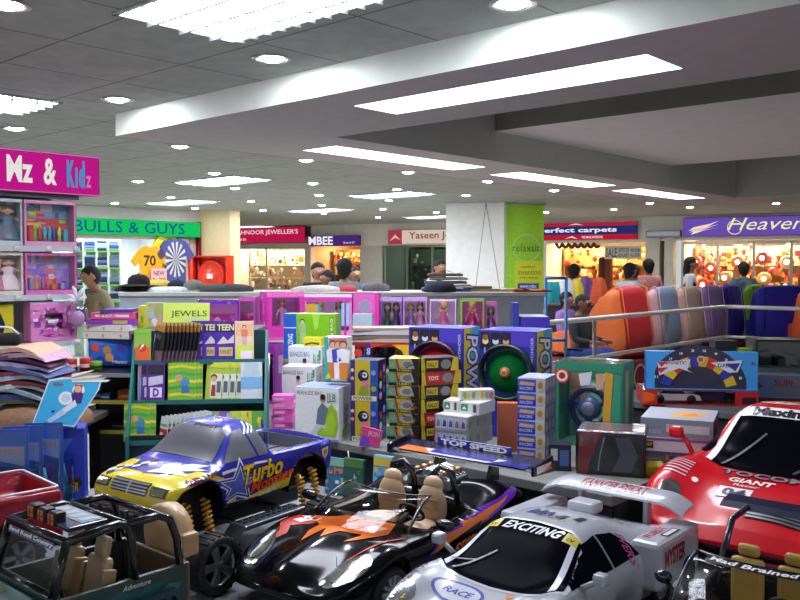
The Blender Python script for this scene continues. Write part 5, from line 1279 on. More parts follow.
    def hf(u, v):
        g = 2 * PI * u; th = v * PI * (.56 if abs(math.sin(g / 2 + PI / 4)) >= 0 else .5)
        fr = .5 - .5 * math.sin(g)           # 1 at the front (-y)
        th = v * PI * (.86 - .50 * fr**1.3)
        sr = math.sin(th) if th < PI / 2 else 1 - .30 * (th - PI / 2)
        return (c.x + .100 * sr * math.cos(g), c.y + .110 * sr * math.sin(g), c.z + (.108 * math.cos(th) if th < PI / 2 else -.145 * (th - PI / 2) / (.36 * PI)))
    m.grid(hf, 24, 8, hair, 'matte', flip=True)
    if long_hair:
        m.ball((c.x, c.y + .06, c.z - .12), (.095, .06, .15), hair, 'matte'); m.ball((c.x, c.y + .05, c.z - .24), (.08, .045, .12), hair, 'matte')
    m.build('hair', t)
    for s in (-1, 1):
        m = MB(); e = hc + hd * .8 + V((s * .034, -.086, .012)); m.ball(e, (.012, .008, .007), 'e8e4dc', 'plastic', 8, 6); m.ball(e + V((0, -.006, 0)), (.006, .004, .006), '1a0e08', 'plastic', 8, 6); m.build('eye', t)
        k = 'LR'[s > 0]; a, b = V(N['an' + k][0]), V(N['to' + k][0]); m = MB(); m.tube([tuple(a + V((0, .05, -.03))), tuple(a.lerp(b, .5) + V((0, 0, -.01))), tuple(b + V((0, -.03, 0)))], [.045, .05, .036], '141210', 'plastic', 10); m.build('shoe', t)
    m = MB(); e = hc + hd * .75; m.tube([tuple(e + V((-.028, -.088, -.058))), tuple(e + V((0, -.096, -.056))), tuple(e + V((.028, -.088, -.058)))], .006, '6a3a30', 'skin', 6); m.build('mouth', t)
    return t
def fl(px, d): p = at(px, 300, d); return V((p.x, p.y, 0))
def build_people():
    R = math.radians
    person('man in olive khaki shirt looking down behind the pink sign shelf', fl(104, 9.2), R(-52), '8c8060', '3a3a34', skin='a87858', sc=.95, lean=.18, arms=('fwd', 'hip'), head=(-.02, -.02))
    person('man seen from behind in grey shirt with bushy black hair by the jewellery shops', fl(345, 10.2), R(160), '78848c', '2a2c34', sc=.985, head=(.0, .01), arms='fwd')
    person('person in black facing forwards left of the grey-shirted man', fl(318, 11.6), R(20), '1c1a1e', '202024', skin='a87c60', sc=.96)
    person('woman with tied dark hair and black top beside the grey-shirted man', fl(328, 11.2), R(-60), '20181c', '202024', skin='8a5a44', sc=.90, long_hair=True)
    person('person in blue shirt partly hidden right of the grey-shirted man', fl(354, 12.4), R(30), '3a5a9a', '202024', skin='a87c60', sc=.93)
    person('man in white shirt standing behind the counter before the Yaseen sign', fl(439, 13.0), R(35), 'dcdcd8', '303038', skin='9a6a50', sc=.985, arms='fwd')
    person('man with back turned in mauve shirt outside the carpet shop', fl(574, 13.8), R(150), '8a7890', '2a2a30', sc=.95)
    person('man in white shirt turned away in front of the SALE banner', fl(626, 12.9), R(125), 'd4d8dc', '3a3a40', skin='8a5a44', sc=.97, lean=.12)
    person('bareheaded man with reddish brown hair right of the white-shirted man', fl(634, 14.1), R(160), 'c08880', '40342c', hair='5a3018', sc=.95)
    person('person in salmon pink shirt at the pillar beside the carpet shop', fl(648, 14.4), R(190), 'd88a88', '4a3c38', sc=1.0)
    person('long-haired shopper in dark vest and white sleeves before the lamp shop', fl(690, 14.7), R(75), 'd8d8dc', '20202a', skin='9a6a50', sc=1.02, long_hair=True, vest='14182c')
    person('man seen from behind in green and grey plaid shirt before the lamp shop', fl(743, 14.6), R(175), '5a7478', '2a2c34', sc=.97, stripes='3e5458')
    person('seated man in dark shirt and blue jeans left of the orange bean bag', ab(5.22, 8.92, .475), R(48), '262c30', '2a3c80', skin='7a4c38', sc=.86, pose='sit', head=(.01, -.03), arms='fwd')
    person('seated person in violet shirt partly hidden behind the orange bean bag', ab(6.25, 10.3, .42), R(48), '8a70b8', '3a3a48', skin='8a5a44', sc=.90, pose='sit', arms='fwd')
def bean_bag(label, loc, rz, c_side, c_mid, W=.72, D=.9, Hh=.85):
    m = MB(); prof = [(-.50, .02), (-.53, .16), (-.47, .30), (-.25, .36), (.02, .40), (.12, .55), (.20, .78), (.30, .95), (.40, 1.04), (.46, 1.0), (.48, .80), (.53, .50), (.55, .25), (.52, .08), (.46, .01), (.0, 0)]
    P = []
    n = len(prof)
    for i in range(n):
        a, b = prof[i], prof[(i + 1) % n]
        P += [a, ((a[0] + b[0]) / 2, (a[1] + b[1]) / 2)]
    cx, cz = .05, .38; T = [-1, -.98, -.93, -.85, -.74, -.55, -.3, 0, .3, .55, .74, .85, .93, .98, 1]
    rows = []
    for t_ in T:
        k = .80 + .20 * (1 - abs(t_)**3)**.6
        rows.append([(t_ * W / 2 * (1.0 if abs(t_) > .5 else 1), (cx + (p[0] - cx) * k) * D, max(0, (cz + (p[1] - cz) * k)) * Hh) for p in P])
    N_ = len(P); parts = {-1: MB(), 1: MB(), 0: MB()}
    for i in range(len(T) - 1):
        tm = (T[i] + T[i + 1]) / 2; q = parts[0 if abs(tm) <= .70 else (1 if tm > 0 else -1)]
        vs = rows[i] + rows[i + 1]; q.add(vs, [(j, (j + 1) % N_, N_ + (j + 1) % N_, N_ + j) for j in range(N_)], c_side if abs(tm) > .70 else c_mid, 'bag', True)
    for i in (0, len(T) - 1):
        vs = rows[i]; parts[-1 if i == 0 else 1].add(vs, [tuple(range(N_)) if i == 0 else tuple(range(N_))[::-1]], c_side, 'bag', True)
    t = thing('bean_bag', label, 'bean bag', loc, rz, 'bean bag chairs in a row')
    parts[0].build('seat_panel', t)
    for s in (-1, 1):
        parts[s].build('side_panel', t); m = MB(); m.tube([(s * W * .355, y * D, z * Hh + .004) for y, z in prof[2:13]], .008, c_side, 'bag', 6); m.build('piping', t)
    return t
def build_bags():
    PZ = .45
    m = MB()
    for b0, b1, a0, a1 in ((7.6, 14.2, 4.82, 5.95),):
        p = [ab(a0, b0), ab(a1, b0), ab(a1, b1), ab(a0, b1)]; z1 = PZ
        m.poly([tuple(q + V((0, 0, z1))) for q in p[::-1]], '5a2028', 'wall')
        for i in range(4): a, b = p[i], p[(i + 1) % 4]; m.quad(tuple(b), tuple(a), tuple(a + V((0, 0, z1))), tuple(b + V((0, 0, z1))), '7a1420', 'wall')
    f = Face(m, ab(4.815, 7.6), BX, (0, 0, 1), 6, PZ)
    for x in (.34, .40): f.ring(x, .55, .022, .027, 'c8a8a0', 'wall')
    f.rect(.0, .93, 1, 1, '982838', 'wall')
    tag(m.build('display_platform'), 'dark red skirted platform carrying the row of bean bags', 'platform')
    m = MB(); p = [ab(3.2, 13.0), ab(4.75, 13.0), ab(4.75, 14.3), ab(3.2, 14.3)]
    m.poly([tuple(q + V((0, 0, PZ))) for q in p[::-1]], '5a2028', 'wall')
    for i in range(4): a, b = p[i], p[(i + 1) % 4]; m.quad(tuple(b), tuple(a), tuple(a + V((0, 0, PZ))), tuple(b + V((0, 0, PZ))), '6a2830', 'wall')
    tag(m.build('display_platform'), 'smaller platform at the railing corner under the royal blue bean bag', 'platform')
    yw = math.radians(-132.2)
    L = [('orange bean bag chair with red back panel, nearest of the row', 9.72, 'f07838', 'b81820', .92, 1.15, .86), ('dusty pink and grey blue bean bag right of the orange one', 10.62, 'c89ca0', '7a8ca4', .78, .9, .84), ('beige and blush bean bag, third along the railing row', 11.40, 'd0a8a0', 'b89c8c', .72, .9, .83), ('mauve bean bag with a small red label, fourth along the railing row', 12.14, 'a080b8', '8a70a0', .72, .9, .84), ('deep indigo bean bag at the far end of the railing row', 12.88, '3a20a0', '2c1890', .70, .9, .84)]
    for lb, b, c1, c2, w, d, h in L: bean_bag(lb, ab(4.86 + d * .53, b, PZ), yw, c1, c2, w, d, h)
    bean_bag('lime green bean bag squeezed beside the royal blue one', ab(5.12, 13.62, PZ), math.radians(-150), '88b818', '7aa814', .42, .7, .82)
    bean_bag('lavender bean bag just behind the orange one', ab(6.35, 10.3, 0), yw, 'a890d8', '9a80cc', .6, .7, .62)
    bean_bag('royal blue bean bag seen squarely from behind at the railing corner', ab(4.50, 13.46, PZ), math.radians(174), '20189a', '1c169c', .84, .7, .82)
    p = ab(3.83, 13.16); # last one
    bean_bag('bright orange bean bag cut by the right edge of the picture', V((p.x, p.y, PZ + .001)), math.radians(170), 'f06830', 'e85820', .7, .8, .8)
    # railing round the floor opening
    t = thing('railing', 'grey metal railing with two bars turning a corner before the bean bags', 'railing', ab(4.6, 11.7, 0), 0)
    c = V(t.location)
    r = lambda a, b, z: tuple(ab(a, b, z) - c)
    for z, w_ in ((1.03, .028), (.62, .022)):
        m = MB(); m.tube([r(4.6, 6.9, z), r(4.6, 9, z), r(4.6, 11.6, z), r(4.57, 11.7, z), r(4.5, 11.73, z), r(2.0, 11.73, z), r(-1, 11.73, z)], w_, 'c4c0b8', 'paint', 10); m.build('rail', t)
    for a, b in ((4.6, 6.95), (4.6, 8.15), (4.6, 9.9), (4.58, 11.7), (2.6, 11.73), (.5, 11.73)):
        m = MB(); m.tube([r(a, b, 0), r(a, b, 1.03)], .02, '7a7670', 'paint', 8); m.build('post', t)
# ================================================================== tables, boxes, toys
T2Z, T3Z, T4Z = .852, 1.14, .885
def slab_ab(nm, label, cat, a0, a1, b0, b1, z, th, topc, skirt=None, legc='3a3a40'):
    c = ab((a0 + a1) / 2, (b0 + b1) / 2); t = thing(nm, label, cat, c, math.atan2(BX.y, BX.x))   # local x = B, local y = A
    lb, la = (b1 - b0) / 2, (a1 - a0) / 2
    m = MB(); m.box(-lb, lb, -la, la, z - th, z, topc, 'matte', .004); m.build('table_top', t)
    if skirt: m = MB(); m.box(-lb + .02, -lb + .035, -la + .02, la - .02, .0, z - th, skirt, 'matte'); m.build('front_panel', t); m = MB(); m.box(-lb + .05, lb - .02, -la + .02, -la + .035, .0, z - th, skirt, 'matte'); m.build('side_panel', t)
    for sx in (-1, 1):
        for sy in (-1, 1): m = MB(); m.box(sx * (lb - .08) - .025, sx * (lb - .08) + .025, sy * (la - .08) - .025, sy * (la - .08) + .025, 0, z - th, legc, 'metal'); m.build('leg', t)
    return t
def slab_xy(nm, label, cat, px0, px1, d, dep, z, th, topc, skirt=None, yaw=0.0):
    p = at((px0 + px1) / 2, 300, d); w = (px1 - px0) * d / F; t = thing(nm, label, cat, (p.x, p.y, 0), yaw)
    m = MB(); m.box(-w / 2, w / 2, 0, dep, z - th, z, topc, 'matte', .004); m.build('table_top', t)
    if skirt: m = MB(); m.box(-w / 2 + .01, w / 2 - .01, .02, .035, 0, z - th, skirt, 'matte'); m.build('front_panel', t)
    for sx in (-1, 1):
        for y in (.06, dep - .06): m = MB(); m.box(sx * (w / 2 - .05) - .02, sx * (w / 2 - .05) + .02, y - .02, y + .02, 0, z - th, '3a3a40', 'metal'); m.build('leg', t)
    return t
def build_tables():
    slab_ab('display_table', 'low grey display platform the model cars stand on', 'table', -1.2, 1.31, .35, 4.1, TZ - .002, .04, '84868c')
    slab_ab('display_table', 'low grey platform under the monster pickup and roadster', 'table', 1.315, 2.9, .35, 2.47, TZ - .002, .04, '84868c')
    slab_ab('display_table', 'short grey platform end under the blue toy packs', 'table', 2.905, 3.38, .35, 1.82, TZ - .002, .04, '84868c')
    slab_ab('display_table', 'grey edged table crowded with toy cartons behind the model cars', 'table', 1.34, 3.75, 2.50, 3.5, T2Z, .035, '747472', skirt='24262c')
    slab_ab('display_table', 'table behind the red coupe stacked with game boxes', 'table', .6, 2.3, 4.15, 5.4, T4Z, .035, '4c4c50', skirt='1a1a1e')
    slab_xy('display_counter', 'long counter holding the row of pink doll boxes', 'counter', 182, 552, 5.2, .62, T3Z, .03, 'b8b4b8', skirt='6a6470')
    t = slab_xy('display_counter', 'white fronted counter with caps and cloth heaps behind the doll boxes', 'counter', 118, 546, 6.75, .7, 1.385, .03, 'b4b4b0', skirt='98a0a6')
    # riser on the toy table
    slab_ab('display_riser', 'dark riser lifting the back rows of toy cartons', 'riser', 2.42, 3.42, 2.92, 3.40, 1.10 - T2Z, .02, '6a6864').location.z = T2Z + .0005
def pbox(nm, label, cat, pxl, pxr, d, z, pyt, dep, yaw, col, paint=None, group=None, side=None, top=None, ydeg=True, mt='card', h=None):
    yw = math.radians(yaw); p = at((pxl + pxr) / 2, 300, d); w = (pxr - pxl) * d / F / max(.4, math.cos(yw))
    if h is None: h = CAMZ - (pyt - 265) * d / F - z
    m, fr, rt, lf, tp = carton_mb(w, dep, h, col, side, top, mt)
    if paint: paint(fr, rt, lf, tp)
    o = m.build(nm); o.location = (p.x - math.sin(yw) * dep / 2, p.y + math.cos(yw) * dep / 2, z); o.rotation_euler = (0, 0, yw)
    tag(o, label, cat, group); o_dim[o.name] = (w, dep, h)
    return o
o_dim = {}
def wbox(nm, label, cat, pxl, pxr, d, z, pyt, dep, yaw, col, fill, group=None, border=(.08, .08, .08, .10), inner='f0d0e0', h=None, deco=None, clear_top=None, backdrop=None):
    """carton with a film-covered window; fill(parent, w, h, dep) adds what lies inside"""
    yw = math.radians(yaw); p = at((pxl + pxr) / 2, 300, d); w = (pxr - pxl) * d / F / max(.4, math.cos(yw))
    if h is None: h = CAMZ - (pyt - 265) * d / F - z
    t = thing(nm, label, cat, (p.x - math.sin(yw) * dep / 2, p.y + math.cos(yw) * dep / 2, z), yw, group)
    x, y = w / 2, dep / 2; L, R, B, T = border; clear_top = nm == 'doll_carton' if clear_top is None else clear_top; m = MB()
    m.box(-x, x, y - .003, y, 0, h, inner); m.box(-x, -x + .002, -y, y, 0, h, col); m.box(x - .002, x, -y, y, 0, h, col); m.box(-x, x, -y, y, 0, .002, col); m.box(-x, x, -y, y, h - .002, h, 'ffffff' if clear_top else col, 'film' if clear_top else 'card')
    m.box(-x, -x + L * w, -y, -y + .002, 0, h, col); m.box(x - R * w, x, -y, -y + .002, 0, h, col); m.box(-x, x, -y + .0001, -y + .0021, 0, B * h, col); m.box(-x, x, -y + .0001, -y + .0021, h - T * h, h, col)
    if backdrop: Face(m, (-x, y - .0032, 0), (1, 0, 0), (0, 0, 1), w, h).busy(backdrop[0], backdrop[1], 34, .03, .05, .97, .95, .3)
    fr = Face(m, (-x, -y - .0002, 0), (1, 0, 0), (0, 0, 1), w, h)
    lf = Face(m, (-x - .0002, y, 0), (0, -1, 0), (0, 0, 1), dep, h); rt = Face(m, (x + .0002, -y, 0), (0, 1, 0), (0, 0, 1), dep, h)
    if deco: deco(fr, rt, lf)
    m.build('carton', t); fill(t, w, h, dep)
    if L < .5: m = MB(); m.quad((-x + L * w, -y + .0015, B * h), (x - R * w, -y + .0015, B * h), (x - R * w, -y + .0015, h - T * h), (-x + L * w, -y + .0015, h - T * h), 'ffffff', 'film'); m.build('window_film', t)
    return t
def doll(par, x, y, z, h, dress, hair, skin='e0b090', nm='doll'):
    m = MB(); m.M = MX.Translation((x, y, z))
    m.lathe([(.001, 0), (.20 * h, 0.01 * h), (.19 * h, .06 * h), (.10 * h, .42 * h), (.06 * h, .52 * h), (.085 * h, .66 * h), (.075 * h, .70 * h), (.028 * h, .73 * h)], dress, 'plastic', 14)
    m.lathe([(.028 * h, .72 * h), (.026 * h, .77 * h)], skin, 'plastic', 10)
    m.ball((0, 0, .85 * h), (.085 * h, .085 * h, .10 * h), skin, 'plastic', 12, 8)
    m.ball((0, .02 * h, .88 * h), (.11 * h, .10 * h, .11 * h), hair, 'plastic', 12, 8); m.ball((0, .05 * h, .76 * h), (.12 * h, .05 * h, .14 * h), hair, 'plastic', 10, 7)
    for s in (-1, 1):
        m.tube([(s * .08 * h, 0, .66 * h), (s * .15 * h, -.02 * h, .54 * h), (s * .17 * h, -.05 * h, .43 * h)], [.024 * h, .02 * h, .016 * h], skin, 'plastic', 8); m.ball((s * .03 * h, -.08 * h, .86 * h), .012 * h, '2a1a40', 'plastic', 6, 5)
    m.box(-.02 * h, .02 * h, -.088 * h, -.08 * h, .80 * h, .81 * h, 'c03048', 'plastic')
    return m.build(nm, par)
PK = ['e84aa8', 'f090c8', 'c838a0', 'f8c8e0', 'a040b0', 'd870d0', 'f4e0f0', '8a48b8', 'e8a0d8']
def fill_room(seed, pal, n=9):
    def f(t, w, h, dep):
        r = random.Random(seed)
        m = MB(); m.box(-w * .42, w * .42, dep * .2, dep * .42, .10 * h, .62 * h, r.choice(pal)); fc = Face(m, (-w * .42, dep * .199, .10 * h), (1, 0, 0), (0, 0, 1), w * .84, .52 * h); fc.busy(seed, pal, 16, big=.4); m.build('toy_house_wall', t)
        for i in range(n):
            m = MB(); x = -w * .38 + w * .76 * (i + .5) / n; s = w * .3 / n * 1.2; k = r.random(); z0 = .11 * h
            if k < .4: m.box(x - s, x + s, -dep * .25, dep * .15, z0, z0 + h * r.uniform(.12, .35), r.choice(pal), 'plastic', .003)
            else: m.lathe([(.001, z0), (s, z0), (s * .5, z0 + h * .1), (s * 1.1, z0 + h * .2), (s * .3, z0 + h * .32), (.001, z0 + h * .34)], r.choice(pal), 'plastic', 10, 'z', (x, -.0, 0))
            m.build('toy_piece', t)
    return f
def fill_dolls(ds):
    def f(t, w, h, dep):
        n = len(ds)
        for i, (dr, ha) in enumerate(ds): doll(t, -w * .40 + w * .80 * (i + .5) / n, .0, .10 * h, h * .78, dr, ha)
    return f
def fill_wheel(col, hub):
    def f(t, w, h, dep):
        r = w * .42; zc = .62 * h; m = MB(); k0 = dep * .42; dep = .16
        def lt(prof, *a): pr = [(p, q - k0) for p, q in prof]; m.lathe(pr, *a)
        lt([(r * 1.08, -dep * .1), (r * 1.12, -dep * .3), (r * 1.06, -dep * .42), (r * .98, -dep * .3), (r * .95, -dep * .05)], '14301c' if col[0] == '1' else '3a1418', 'plastic', 36, 'y', (0, 0, zc), True, False)
        lt([(r * .95, -dep * .05), (r * .7, -dep * .22), (r * .4, -dep * .30), (.001, -dep * .33)], col, 'dark', 36, 'y', (0, 0, zc), True, False); o = m.build('toy_wheel', t)
        m = MB(); lt([(r * .22, -dep * .31), (r * .20, -dep * .37), (r * .12, -dep * .40), (.001, -dep * .40)], hub, 'plastic', 24, 'y', (0, 0, zc), True, False); lt([(r * .13, -dep * .395), (r * .12, -dep * .405), (r * .09, -dep * .405)], 'd8c060', 'plastic', 20, 'y', (0, 0, zc), True, False); m.build('wheel_hub', o)
    return f
def toy_car_mb(m, x, y, z, L, col, glass='203040'):
    W = L * .42; H_ = L * .28
    pts = [(-.5, .12), (-.5, .5), (-.38, .58), (-.22, .98), (.10, 1), (.26, .62), (.46, .5), (.5, .15)]
    m.M = MX.Translation((x, y, z)); m.prism([(a * L, b * H_) for a, b in pts], -W / 2, W / 2, col, 'paint', 'y')
    m.prism([(a * L, b * H_) for a, b in [(-.32, .62), (-.2, .92), (.08, .93), (.2, .62)]], W / 2, W / 2 + .001, glass, 'dark', 'y'); m.prism([(a * L, b * H_) for a, b in [(-.32, .62), (-.2, .92), (.08, .93), (.2, .62)]], -W / 2 - .001, -W / 2, glass, 'dark', 'y')
    for a in (-.3, .3):
        for s in (-1, 1): m.lathe([(.001, s * W * .5 - .01), (H_ * .3, s * W * .5 - .01), (H_ * .3, s * W * .5 + .008), (.001, s * W * .5 + .008)], '101012', 'rubber', 14, 'y', (a * L, 0, H_ * .25))
    m.M = MX.Identity(4)
# ------------------------------------------------------------------ the toy table
def toys_front():
    KID = ['e8c0a0', 'c89878']
    # white bean-bag cartons
    def white(big, pers):
        def f(fr, rt, lf, tp):
            fr.text('BEANLESS BAG', .04, .86, .62, .93, '3a3a48', bold=.0); fr.text('LB', .74, .72, .90, .90, '6a8a70', bold=.03); fr.poly([(.80, .70), (.97, .72), (.95, .92), (.76, .92)], 'c8d4cc'); fr.text('LB', .79, .74, .93, .89, '5a7a68')
            if big:
                fr.poly([(.50, .10), (.93, .08), (.99, .30), (.95, .58), (.84, .70), (.74, .62), (.58, .34)], '98c020'); fr.poly([(.60, .14), (.88, .12), (.93, .34), (.86, .56), (.76, .48), (.66, .3)], 'a8d030')
                fr.poly([(.30, .10), (.40, .09), (.62, .26), (.72, .24), (.70, .32), (.54, .36), (.42, .22)], 'c8ccd4')
                fr.poly([(.48, .32), (.68, .30), (.76, .62), (.62, .72), (.52, .60)], '6a7888'); fr.disc(.64, .79, .065, pers); fr.disc(.64, .83, .062, '181210')
                fr.disc(.27, .12, .03, '5a4030'); rt.disc(.5, .72, .3, 'd8d8e0'); rt.text('INFLATABLE', .35, .3, .65, .66, '5a5a6a', vert=True); rt.poly([(.2, .06), (.8, .06), (.9, .22), (.5, .3), (.2, .18)], '8aa838')
                tp.rect(.05, .1, .95, .9, '8a98c0'); fr.rect(.0, .0, 1, .04, '8a88c8')
            else:
                fr.poly([(.36, .30), (.56, .30), (.60, .55), (.40, .6)], '4a58a0'); fr.poly([(.40, .55), (.56, .55), (.56, .72), (.42, .72)], 'd8c0c8'); fr.disc(.48, .77, .06, pers); fr.disc(.48, .81, .06, '201818'); fr.rect(.9, .82, .96, .95, '4a8a60'); rt.text('LB', .2, .7, .8, .85, '6a7a70')
        return f
    pbox('toy_carton', 'white bean bag carton picturing a man on a lime bag, front of table', 'box', 294, 339, 3.64, T2Z, 388, .17, -18, 'e4e6e6', white(True, 'b08060'), 'white bean bag cartons', 'd8dce0', 'a8b0d0')
    pbox('toy_carton', 'white bean bag carton picturing a girl, left of the lime bag one', 'box', 281, 316, 4.05, T2Z, 367, .13, -8, 'd4d8d8', white(False, 'c09070'), 'white bean bag cartons', 'c8ccd0')
    b1 = pbox('toy_carton', 'white bean bag carton with a blue figure, rearmost of three', 'box', 288, 322, 4.22, T2Z, 347, .13, -6, 'd0d4d8', white(False, '8a6050'), 'white bean bag cartons', 'c8ccd0')
    pbox('toy_carton', 'small yellow carton lying on top of the rear white carton', 'box', 303, 321, 4.24, T2Z + o_dim[b1.name][2] + .001, 338, .08, -6, 'd8cc30', lambda fr, *a: fr.poly([(.1, .1), (.5, .3), (.9, .15), (.9, .4), (.5, .5), (.1, .35)], '5a5030'))
    # green and blue carton on the riser
    def gb(fr, rt, lf, tp):
        fr.rect(0, 0, .245, 1, '2858c0'); fr.rect(0, .70, .245, .72, 'd8e8f0'); fr.rect(0, 0, .245, .06, '7ab020'); fr.text('AMAZING', .08, .15, .18, .58, 'e8f0f8', vert=True); fr.poly([(.27, .30), (.33, .5), (.30, .8), (.40, .9), (.44, .6), (.40, .3)], '9ab868'); fr.figure(.36, .40, .5, 'b8c090', '98b878', 'a8c088')
        fr.poly([(.55, .98), (.70, .98), (.66, .7), (.60, .66)], '98d048'); fr.rect(.88, .08, .96, .95, '7a9838'); fr.text('BEAN BAG', .895, .3, .945, .9, 'd0e0b0', vert=True)
    pbox('toy_carton', 'tall lime green carton with a blue left panel reading Amazing', 'box', 283, 336, 4.42, 1.101, 314, .12, -8, '78b818', gb, side='6aa818')
    # girls carton standing on the lime-bag carton
    def girls(fr, rt, lf, tp):
        fr.poly([(0, 0), (.30, 0), (.16, 1), (0, 1)], '30b0a0'); fr.poly([(.18, .96), (.98, .98), (.98, .80), (.25, .8)], 'd870a8'); fr.poly([(.30, .02), (.98, .02), (.98, .8), (.26, .8)], 'e8d0c0')
        for x, c, hr, b in ((.38, 'f0e8f0', '8a4a20', 'e87820'), (.62, '4a4ab8', 'a86830', 'f0f0f4'), (.85, 'f0f0f4', '7a3a18', 'e88830')): fr.figure(x, .05, .88, 'e0b088', c, b, hr)
        fr.disc(.70, .48, .14, 'e8ecf4'); fr.poly([(.64, .45), (.76, .45), (.70, .56)], '2838a0'); fr.poly([(.05, .04), (.3, .06), (.2, .2)], 'c8e020'); rt.rect(.1, .05, .9, .95, 'd8d8d0'); rt.text('SPORT', .3, .2, .6, .8, '70a060', vert=True)
    pbox('toy_carton', 'tall carton picturing three girls with a ball, teal left edge', 'box', 324, 347, 3.70, T2Z + .245 + .003, 337, .07, -16, 'e0e0d8', girls, side='ccd4cc')
    # red toy set above, flat cartons on it
    def setfill(t, w, h, dep):
        r = random.Random(3)
        for i, (x, c, s) in enumerate(((-.40, 'd83028', .16), (-.28, '503028', .10), (.0, '30383c', .20), (.06, '506030', .14), (.28, 'e09020', .14), (.40, 'c83830', .12), (-.12, '883020', .12))):
            m = MB()
            if i % 2: m.box(w * x - w * s * .4, w * x + w * s * .4, -dep * .2, dep * .2, .06, .06 + h * .4, c, 'plastic', .006)
            else: m.ball((w * x, 0, .04 + h * .35), (w * s * .45, dep * .25, h * .26), c, 'plastic')
            m.build('toy_piece', t)
    def setdeco(fr, rt, lf):
        fr.rect(.26, .30, .33, .96, '2828a0'); fr.text('GO', .265, .55, .325, .8, 'f0f0f4', vert=True, bold=.03); fr.poly([(.33, .80), (.62, .95), (.98, .90), (.98, .97), (.33, .97)], 'd83820'); fr.poly([(.70, .93), (.98, .93), (.98, .4), (.92, .4), (.86, .7)], 'e8b820'); fr.poly([(.0, .1), (.06, .1), (.06, .9), (0, .9)], 'e8e0d0'); fr.disc(.12, .62, .07, 'd03028')
    t_ = wbox('toy_set', 'red and black boxed play set with a window on the riser', 'toy set', 351, 410, 4.12, 1.101, 343, .14, -4, '8a2018', setfill, inner='20181c', border=(.06, .05, .06, .16), deco=setdeco)
    zt = CAMZ - (343 - 265) * 4.12 / F + .001
    for i, (c, hh) in enumerate((('b8a898', .016), ('7a6a60', .018), ('c0c0c4', .020), ('a88a78', .012))):
        pbox('flat_carton', '%s flat carton, %s from the bottom of the pile on the red play set' % (('beige', 'brown', 'pale grey', 'tan')[i], ORD[i + 1]), 'box', 350 + i, 412 + i * 2, 4.14, zt, 0, .16, -5 + i * 3, c, None, 'flat cartons on the play set', h=hh); zt += hh + .001
    # cartoon-like round-faced cartons, generic faces
    def puff(k):
        def f(fr, rt, lf, tp):
            fr.rect(0, 0, .17, 1, '3a2a6a'); fr.rect(.17, .12, .72, 1, 'c8b020'); fr.rect(.72, 0, 1, 1, '2a50a0'); fr.rect(.05, 0, .95, .12, 'd8d8b0'); fr.text('POWER', .1, .02, .8, .10, '3a6a30', bold=.02)
            fr.disc(.47, .62, .20, '10122a'); fr.disc(.52, .64, .10, 'd8e0ec'); fr.disc(.52, .64, .045, '203a6a'); fr.disc(.40, .66, .06, '2a3a70'); fr.disc(.52, .42, .12, 'd8709a'); fr.poly([(.3, .14), (.6, .14), (.66, .32), (.4, .38)], '8a9a28'); fr.disc(.08, .75, .06, 'e8d0e0'); fr.disc(.08, .55, .06, 'e8a0c8'); fr.disc(.84, .7, .09, '7a9ad8'); fr.disc(.85, .3, .10, '90a848')
            rt.rect(0, 0, 1, 1, '181838'); [rt.disc(.3 + .4 * (i % 2), .12 + i * .13, .16, c) for i, c in enumerate(('d8a0b8', '4a60b0', 'd8d8e0', '3a7a50', 'c84a50', '8a98d0'))]
        return f
    zz = T2Z
    for i in range(2):
        pbox('toy_carton', '%s of two yellow and navy cartons with round emblems, stacked by the striped stack' % ('lower', 'upper')[i], 'box', 350, 378, 3.62 + .0 * i, zz + .0005, 0, .11, -17, '2a2a50', puff(i), 'yellow and navy cartons', '181838', h=.172); zz += .1735
    m = MB(); m.prism([(-.04, 0), (.045, .01), (.05, .075), (-.03, .085)], 0, .012, 'e84a90', 'card', 'y'); f = Face(m, (-.04, -.0125, 0), (1, 0, 0), (0, 0, 1), .09, .085); f.poly([(.0, .0), (.5, .05), (.4, .5), (.05, .55)], '8a4ac8'); f.text('FUN', .4, .55, .9, .8, 'f8c8e0')
    o = m.build('gift_bag'); o.location = at(369, 420, 3.535); o.location.z = T2Z + .075; o.rotation_euler = (0, .1, -.2)
    o.location.z = T2Z; tag(o, 'small pink and violet gift bag leaning on the round emblem cartons', 'bag')
    # stack of yellow and black cartons, two columns
    def yb(seed, red):
        def f(fr, rt, lf, tp):
            r = random.Random(seed); b0 = '161616'
            fr.rect(0, 0, 1, .22, b0); fr.poly([(0, .22), (.30, .22), (.22, .9), (0, .9)], '48a0a8'); fr.disc(.13, .55, .08, '90b030', ry=.25); fr.disc(.62, .56, .24, 'b4b4b8', n=20, ry=.36); fr.disc(.62, .56, .15, '7a7a70', n=16, ry=.22); fr.text('TURBO', .25, .04, .75, .18, 'e8d020'); fr.poly([(.86, .22), (1, .22), (1, 1), (.74, 1)], b0); fr.poly([(.30, .22), (.36, .22), (.28, 1), (.22, 1)], 'b02020'); fr.busy(seed, ['8a9a30', '6a6a60', '283038', 'a83020'], 4, .2, .25, .95, .95, .3)
            for q in (rt, lf): q.rect(0, 0, 1, 1, 'c8ac18'); q.rect(.08, .15, .92, .85, b0)
        def g(fr, rt, lf, tp):
            fr.rect(0, 0, 1, 1, 'b01c20' if red else '181816'); fr.poly([(0, 0), (.12, 0), (.08, 1), (0, 1)], 'd8c020'); fr.rect(.14, .25, .45, .80, 'e8c820' if not red else 'd83028'); fr.text('TOYS' if red else 'RALLY', .17, .36, .42, .66, 'f4f0e0' if red else '1a1a1a', bold=.03); fr.disc(.66, .5, .14, '888890', n=18, ry=.36); fr.poly([(.78, 0), (1, 0), (1, 1), (.86, 1)], 'd8c020')
            for q in (rt, lf): q.rect(0, 0, 1, 1, '202024'); q.rect(.1, .1, .5, .9, 'd0b418')
